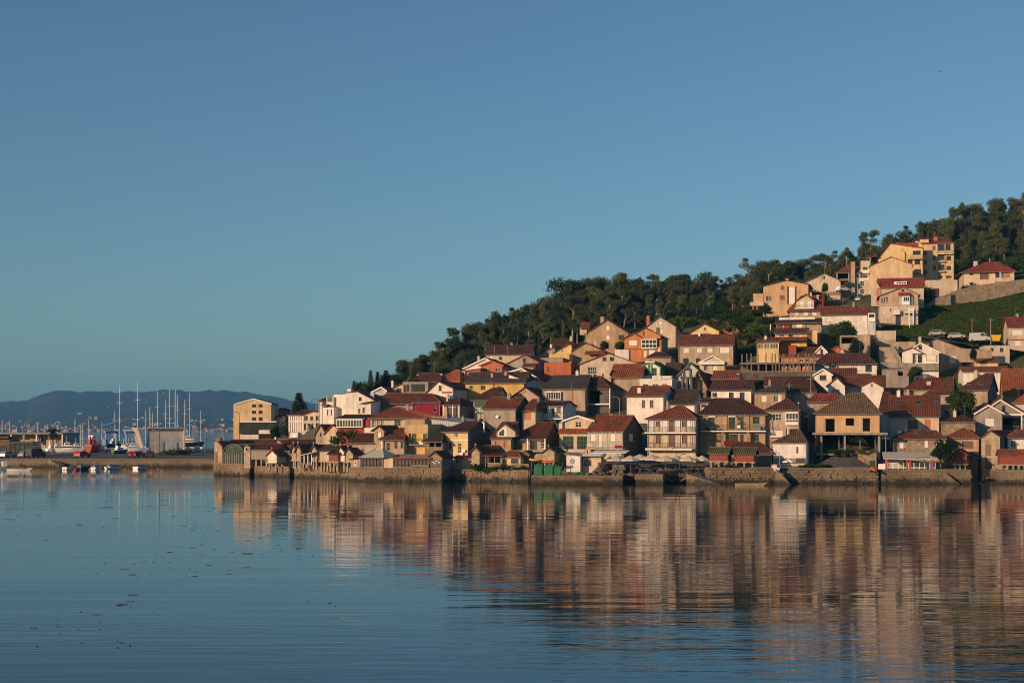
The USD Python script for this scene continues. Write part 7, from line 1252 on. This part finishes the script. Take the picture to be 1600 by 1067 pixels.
motor_yacht('white motor yacht standing ashore beside the palm tree', 108, 703, 392, 7.); motor_yacht('white motor boat ashore left of the concrete boathouse', 210, 703, 388, 6.5, rot=15); motor_yacht('smaller white motor boat ashore, just left of the boathouse pair', 196, 702, 398, 5.5, rot=-10); motor_yacht('white boat with black hull hanging in the blue travel lift', 181, 694, 410, 6., 'black_paint', 3.6, 40); motor_yacht('white boat stored behind the boathouse at its right', 296, 686, 440, 8., 'black_paint', 3.4, 10); motor_yacht('white boat with low cabin ashore behind the palm tree', 122, 702, 402, 6., rot=25); motor_yacht('green-bottomed boat ashore under the blue travel lift', 187, 706, 380, 5., 'plastic_green', 2.3, 60, False)
MY = motor_yacht('white boat stored ashore among the masts of the marina', 93, 700, 415, 5.5, rot=30); tag(MY, group='white boats stored ashore in the marina')
for k_ in range(16):
    Y = r_.uniform(408, 470); px = r_.choice([r_.uniform(60, 135), r_.uniform(158, 225), r_.uniform(288, 330)]); copy_of(MY, 'motor_boat', 'white boat stored ashore among the masts of the marina', 'motor boat', ((px - 800) / FP * Y, Y, 2.3), r_.uniform(0, 180), 'white boats stored ashore in the marina', (r_.uniform(.7, 1.1),) * 3)
t = thing('fishing_ship', 'red fishing ship propped ashore among the marina boats', 'ship', ((147 - 800) / FP * 405, 405, 2.4), 84, scale=.72); hull(t, 12, 3.6, 2.4, 'ship_red', .6, 1.2, 'ship_red', .9); part(t, 'wheelhouse', rounded(3., 2.4, 2.2, .2).translate((-2, 0, 2.3)), 'ship_red', smooth=40); part(t, 'bridge', rounded(2.2, 2., 1.6, .2).translate((-2, 0, 4.51)), 'hull_white', smooth=40); part(t, 'window', MB().box(-2.9, -.87, -1.03, 1.03, 5.2, 5.7), 'glass'); part(t, 'mast', MB().bar((-1, 0, 2), (-1, 0, 9.5), .09, 6), 'ship_red'); part(t, 'funnel', MB().bar((-3.9, 0, 2.2), (-3.9, 0, 5.6), .35, 10), 'ship_red'); m = MB(); [m.bar((x, s * 1.6, -.7), (x, s * 1.6, .4), .15, 5) for x in (-5, 0, 4) for s in (-1, 1)]; part(t, 'prop', m, 'wood')

# ------------------------------------------------------------------ marina buildings and vehicles
Y = 393.; a, b = at(228, 668, Y), at(286, 704.5, Y); t = thing('boathouse', 'concrete boathouse block with flared ends, tallest block of the marina', 'building', (a[0], Y, 1.9), 21); W, H = b[0] - a[0], a[2] - 1.9
part(t, 'front_wall', MB().extrude(Polygon([(0, 0), (W, 0), (W, H - .3), (.8, H - .3)]), .3, (0, .6, 0), (1, 0, 0), (0, 0, 1), (0, 1, 0)), 'pale_concrete'); part(t, 'roof', MB().box(-2.4, W + .3, -.6, 13, H - .28, H), 'pale_concrete'); part(t, 'right_wall', MB().hexa([(W + .003, -.5, 0), (W + .3, -.5, 0), (W + .3, 12.8, 0), (W + .003, 12.8, 0), (W + .003, -.5, H - .29), (W + .4, -.5, H - .29), (W + .4, 12.8, H - .29), (W + .003, 12.8, H - .29)]), 'pale_concrete'); part(t, 'left_wall', MB().hexa([(-.3, 0, 0), (-.003, 0, 0), (-.003, 12.8, 0), (-.3, 12.8, 0), (-2.3, -.5, H - .29), (-2., -.5, H - .29), (-2., 12.8, H - .29), (-2.3, 12.8, H - .29)]), 'pale_concrete')
for x in (4.6, 8.4): part(t, 'post', MB().bar((x, .45, 0), (x, .45, 3.), .1, 6), 'blue_paint')
part(t, 'joint', MB().box(.3, W, .585, .6, H * .5, H * .5 + .06), 'metal_dark'); [part(t, 'sign_mark', MB().box(W - 1.6 + .5 * k, W - 1.25 + .5 * k, .57, .6, 1.2, 1.5), 'metal_dark') for k in range(2)]
Y = 430.; a, b = at(-60, 676, Y), at(104, 708, Y); t = thing('marina_hall', 'long flat-roofed open hall with warm timber back wall behind the masts', 'building', (a[0], Y, 1.9), -4); W, H = b[0] - a[0], a[2] - 1.9
part(t, 'roof', MB().box(-.5, W + .5, -2., 12, H - .4, H), 'concrete'); part(t, 'back_wall', MB().box(0, W, 3.5, 3.8, .16, H - .41), 'tan'); part(t, 'floor', MB().box(0, W, -1, 12, -.4, .15), 'concrete')
for k in range(9): part(t, 'column', MB().box(W * k / 8 - .2, W * k / 8 + .2, -1.4, -1., .15, H - .41), 'white')
for k in (0, 2, 5): part(t, 'bay_wall', MB().box(W * k / 8 + .3, W * (k + 1) / 8 - .3, 2.5, 2.8, .16, H * .78), 'concrete' if k % 2 else 'wood')
part(t, 'end_wall', MB().box(W - .2, W + .3, -1., 11.5, .15, H - .41), 'concrete')
Y = 352.; a, b = at(-30, 682, Y), at(53, 712, Y); t = thing('kiosk', 'dark flat-roofed harbour kiosk at the far left edge', 'kiosk', (a[0], Y, 1.9), -3); W, H = b[0] - a[0], a[2] - 1.9
part(t, 'roof', MB().box(-.4, W * .56, -1.2, 6, H - .35, H), 'metal_dark'); part(t, 'lower_roof', MB().box(W * .562, W + .3, -.8, 6, H * .66, H * .66 + .35), 'metal_dark'); part(t, 'wall', MB().box(0, W * .55, 0, 5.5, 0, H - .36), 'brown'); part(t, 'glazed_wall', MB().box(W * .56, W, .2, 5.5, .1, H * .65), 'glass'); [part(t, 'mullion', MB().box(W * .56 + W * .44 * k / 5 - .04, W * .56 + W * .44 * k / 5 + .04, .08, .2, .1, H * .65), 'metal_dark') for k in range(6)]; [part(t, 'window', MB().box(1 + 3.2 * k, 3.4 + 3.2 * k, -.04, .0, 1., 2.6), 'glass') for k in range(2)]
t = thing('boat_crane', 'bright blue travel lift for boats in the middle of the marina', 'boat lift', ((183 - 800) / FP * 400, 400, 1.9), -12); 
for x in (-3.4, 2.8):
    for y in (0, 6): part(t, 'leg', MB().box(x - .25, x + .25, y - .25, y + .25, .6, 5.5), 'blue_paint'); part(t, 'wheel', MB().bar((x - .2, y, .5), (x + .2, y, .5), .5, 12), 'rubber')
    part(t, 'side_beam', MB().box(x - .3, x + .3, -.8, 6.8, 5.503, 6.1), 'blue_paint')
part(t, 'cross_beam', MB().box(-3.7, 3.1, 5.5, 6.1, 6.103, 6.6), 'blue_paint'); part(t, 'cab', rounded(1.3, 1.3, 1.8, .1).translate((-3.4, -.6, 2.)), 'blue_paint', smooth=40); part(t, 'gantry_jib', MB().bar((-6.5, 3, 7.4), (-1.5, 3, 8.6), .35, 6), 'blue_paint'); part(t, 'jib_mast', MB().bar((-3.4, 3, 6.1), (-3.4, 3, 8.2), .25, 6), 'blue_paint'); part(t, 'sling', MB().box(-3.2, 2.6, 2.8, 3., 2.2, 2.35), 'rubber')
tree('palm', 'palm tree in front of the white motor yacht', (82 - 800) / FP * 375, 375, 1.85, 7.4, None, 1.); tree('bush', 'dark low hedge shrub right of the boathouse', (283 - 800) / FP * 365, 365, 1.85, 1.8, None, 3.2); tree('bush', 'dark low hedge shrub in front of the boathouse', (266 - 800) / FP * 368, 368, 1.85, 1.4, None, 3.2)
CARS = {}
def car(label, px, py, Y, mat, rot, kind='car', z=None):
    p = at(px, py, Y); z = p[2] if z is None else z; key = kind; t = thing('parked_' + kind, label, kind, (p[0], Y, z), rot)
    L, W, H = (4.2, 1.75, 1.45) if kind == 'car' else (4.9, 1.9, 2.1)
    body = [(-L / 2, .35), (L / 2 - .05, .35), (L / 2, .75), (L / 2 - .9, .9), (-L / 2 + .1, .92)] if kind == 'car' else [(-L / 2, .35), (L / 2 - .05, .35), (L / 2, .9), (L / 2 - .8, 1.15), (-L / 2, 1.15)]
    cab = [(-L / 2 + .15, .923), (L / 2 - 1., .903), (L / 2 - 1.6, H), (-L / 2 + .7, H)] if kind == 'car' else [(-L / 2 + .02, 1.153), (L / 2 - .85, 1.153), (L / 2 - 1.4, H), (-L / 2 + .05, H)]
    part(t, 'body', MB().extrude(Polygon(body), W, (0, W / 2, 0), (1, 0, 0), (0, 0, 1), (0, -1, 0)), mat); part(t, 'cabin', MB().extrude(Polygon(cab), W - .22, (0, W / 2 - .11, 0), (1, 0, 0), (0, 0, 1), (0, -1, 0)), mat)
    g = Polygon(cab).buffer(-.12); g = g if kind == 'car' else g.intersection(shapely.box(L / 2 - 2.2, 0, L, 3)); part(t, 'window', MB().extrude(g, W - .2, (0, W / 2 - .1, 0), (1, 0, 0), (0, 0, 1), (0, -1, 0)), 'glass')
    for x in (-L / 2 + .8, L / 2 - .8):
        for y in (-W / 2 + .1, W / 2 - .1): part(t, 'wheel', MB().bar((x, y - .11, .32), (x, y + .11, .32), .32, 12), 'rubber')
    for y in (-.6, .6): part(t, 'headlight', MB().box(L / 2 - .06, L / 2 + .01, y - .18, y + .18, .6, .74), 'hull_white'); part(t, 'tail_light', MB().box(-L / 2 - .02, -L / 2 + .04, y - .12, y + .12, .65, .8), 'ship_red')
    return t
for a in (('bright red car parked on the marina road left of the boats', 129, 714, 338, 'car_red', 68, 'car'), ('bright red car parked on the marina road, nearer the boathouse', 206.5, 713.5, 338, 'car_red', -75, 'car'), ('dark car right behind the red one near the boathouse', 216, 712, 342, 'car_dark', 80, 'car'), ('dark car on the marina road before the boathouse', 234.5, 712.5, 340, 'car_dark', 100, 'car'), ('dark maroon van parked beside the harbour kiosk', 56, 715, 336, 'car_dark', 66, 'van'), ('silver car on the marina road at the far left', 12, 715.5, 336, 'car_silver', 70, 'car'), ('grey car next to the silver one at the far left', 42, 715.5, 337, 'metal_grey', 64, 'car')): car(*a, z=1.87)
for a in (('light grey car parked on the slope road below the meadow', 1467, 525.5, 321, 'metal_grey', -48, 'car'), ('darker grey car facing downhill on the slope road', 1497, 530, 319, 'metal_grey', -44, 'car'), ('grey van parked on the slope road at the foot of the pole', 1533, 534.5, 317, 'metal_grey', -42, 'van'), ('dark car parked between the tall chimney and the peach apartment house', 1333, 473, 382, 'car_dark', 70, 'car'), ('silver car half hidden beside the dark car high in the town', 1343, 473, 381, 'car_silver', 60, 'car'),
          ('white car parked under the carport roof high in the town', 1317, 456, 384, 'hull_white', 30, 'car'), ('small white car behind the long warehouse roof, left of the pair', 464, 686, 311, 'hull_white', 80, 'car'), ('small white car before the columned building, right of the pair', 475, 686, 312, 'hull_white', 95, 'car')): car(*a)
t = thing('skip', 'yellow waste skip beside the grey van', 'skip', at(1556, 535, 312), -10); part(t, 'body', MB().hexa([(-.7, -.6, .3), (.7, -.6, .3), (.7, .6, .3), (-.7, .6, .3), (-1., -.7, 1.5), (1., -.7, 1.5), (1., .7, 1.5), (-1., .7, 1.5)]), 'yellow_paint'); part(t, 'lid', MB().box(-1.05, 1.05, -.75, .75, 1.503, 1.62), 'yellow_paint'); [part(t, 'leg', MB().bar((x, 0, 0), (x, 0, .3), .1, 6), 'metal_dark') for x in (-.5, .5)]
# bell tower of the church
t = thing('bell_tower', 'dark weathered stone bell tower with open arches beside the church gable', 'bell tower', (*at(1073, 600, 276)[:2], zat(612, 276) - 3), -14); z0 = 3.; k = 276 / FP
W = 18 * k; part(t, 'shaft', MB().box(-W / 2, W / 2, 0, W, -3, z0 + .1), 'granite_dark'); part(t, 'cornice', MB().box(-W / 2 - .2, W / 2 + .2, -.2, W + .2, z0 + .103, z0 + .4), 'granite_dark')
h1 = z0 + .4; [part(t, 'pillar', MB().box(x - .2, x + .2, y - .2, y + .2, h1 + .003, h1 + 2.2), 'granite_dark') for x in (-W / 2 + .25, 0, W / 2 - .25) for y in (.25, W - .25)]
part(t, 'cornice', MB().box(-W / 2 - .15, W / 2 + .15, -.15, W + .15, h1 + 2.203, h1 + 2.5), 'granite_dark'); h2 = h1 + 2.5; [part(t, 'pillar', MB().box(x - .16, x + .16, y - .16, y + .16, h2 + .003, h2 + 1.3), 'granite_dark') for x in (-W / 2 + .5, W / 2 - .5) for y in (.5, W - .5)]; part(t, 'bell', trimesh.creation.cone(.45, .8).apply_translation((0, W / 2, h1 + 1.)), 'metal_dark'); part(t, 'cap', MB().hexa([(-W / 2 + .2, .2, h2 + 1.303), (W / 2 - .2, .2, h2 + 1.303), (W / 2 - .2, W - .2, h2 + 1.303), (-W / 2 + .2, W - .2, h2 + 1.303), (-.12, W / 2 - .12, h2 + 2.3), (.12, W / 2 - .12, h2 + 2.3), (.12, W / 2 + .12, h2 + 2.3), (-.12, W / 2 + .12, h2 + 2.3)]), 'granite_dark')
[part(t, 'pinnacle', MB().bar((x, .1, h2 + .0), (x, .1, h2 + .9), .14, 5, .03), 'granite_dark') for x in (-W / 2 + .1, W / 2 - .1)]
# a gull, far up
t = thing('gull', 'tiny dark gull flying high in the blue sky at the upper right', 'bird', at(1468, 113, 150), 20, scale=.6); part(t, 'body', trimesh.creation.icosphere(2, 1.).apply_transform(np.diag([.18, .05, .05, 1])), 'metal_dark', smooth=True)
for s in (-1, 1): part(t, 'wing', MB().hexa([(-.07, 0, .02), (.09, 0, .02), (.12, s * .3, .14), (-.02, s * .3, .14), (-.07, 0, .05), (.09, 0, .05), (.12, s * .3, .165), (-.02, s * .3, .165)]).hexa([(-.02, s * .3, .14), (.12, s * .3, .14), (.0, s * .62, .08), (-.03, s * .62, .08), (-.02, s * .3, .165), (.12, s * .3, .165), (.0, s * .62, .095), (-.03, s * .62, .095)]), 'metal_grey')
# floating weed
m = MB(); r2 = np.random.default_rng(17)
CL = [(r2.uniform(-20, 560), 770 + 240 * r2.random() ** 1.6) for _ in range(46)]
for i in range(190):
    cx_, cy_ = CL[int(r2.integers(0, 46))]; py = max(758, cy_ + r2.normal(0, 8)); px = cx_ + r2.normal(0, 45); Y = EYE * FP / (py - HOR); x = (px - 800) / FP * Y; n = 7; L, w = (Y / 130) * (.05 + .5 * r2.random() ** 4), (Y / 130) * (.025 + .08 * r2.random() ** 2); pts = []
    for k in range(n): a = 2 * math.pi * k / n; q = r2.uniform(.6, 1.2); pts.append((x + L * q * math.cos(a), Y + w * q * math.sin(a)))
    pg = Polygon(pts).buffer(0)
    m.extrude(pg, .02, (0, 0, .006), (1, 0, 0), (0, 1, 0), (0, 0, 1))
solo('floating_weed', m, 'weed', 'scattered specks of weed floating on the calm water', 'seaweed', kind='stuff')

# ------------------------------------------------------------------ the air
MATS['haze'] = usdkit.material(stage, '/World/Looks/haze', {'v': ('principled_volume', {'color': (.15, .52, .96), 'density': .00008, 'anisotropy': .1})}, volume='v.volume')
solo('haze', MB().box(-9500, 9500, -500, 9500, -6, 320), 'haze', 'thin morning haze over the bay', kind='stuff')
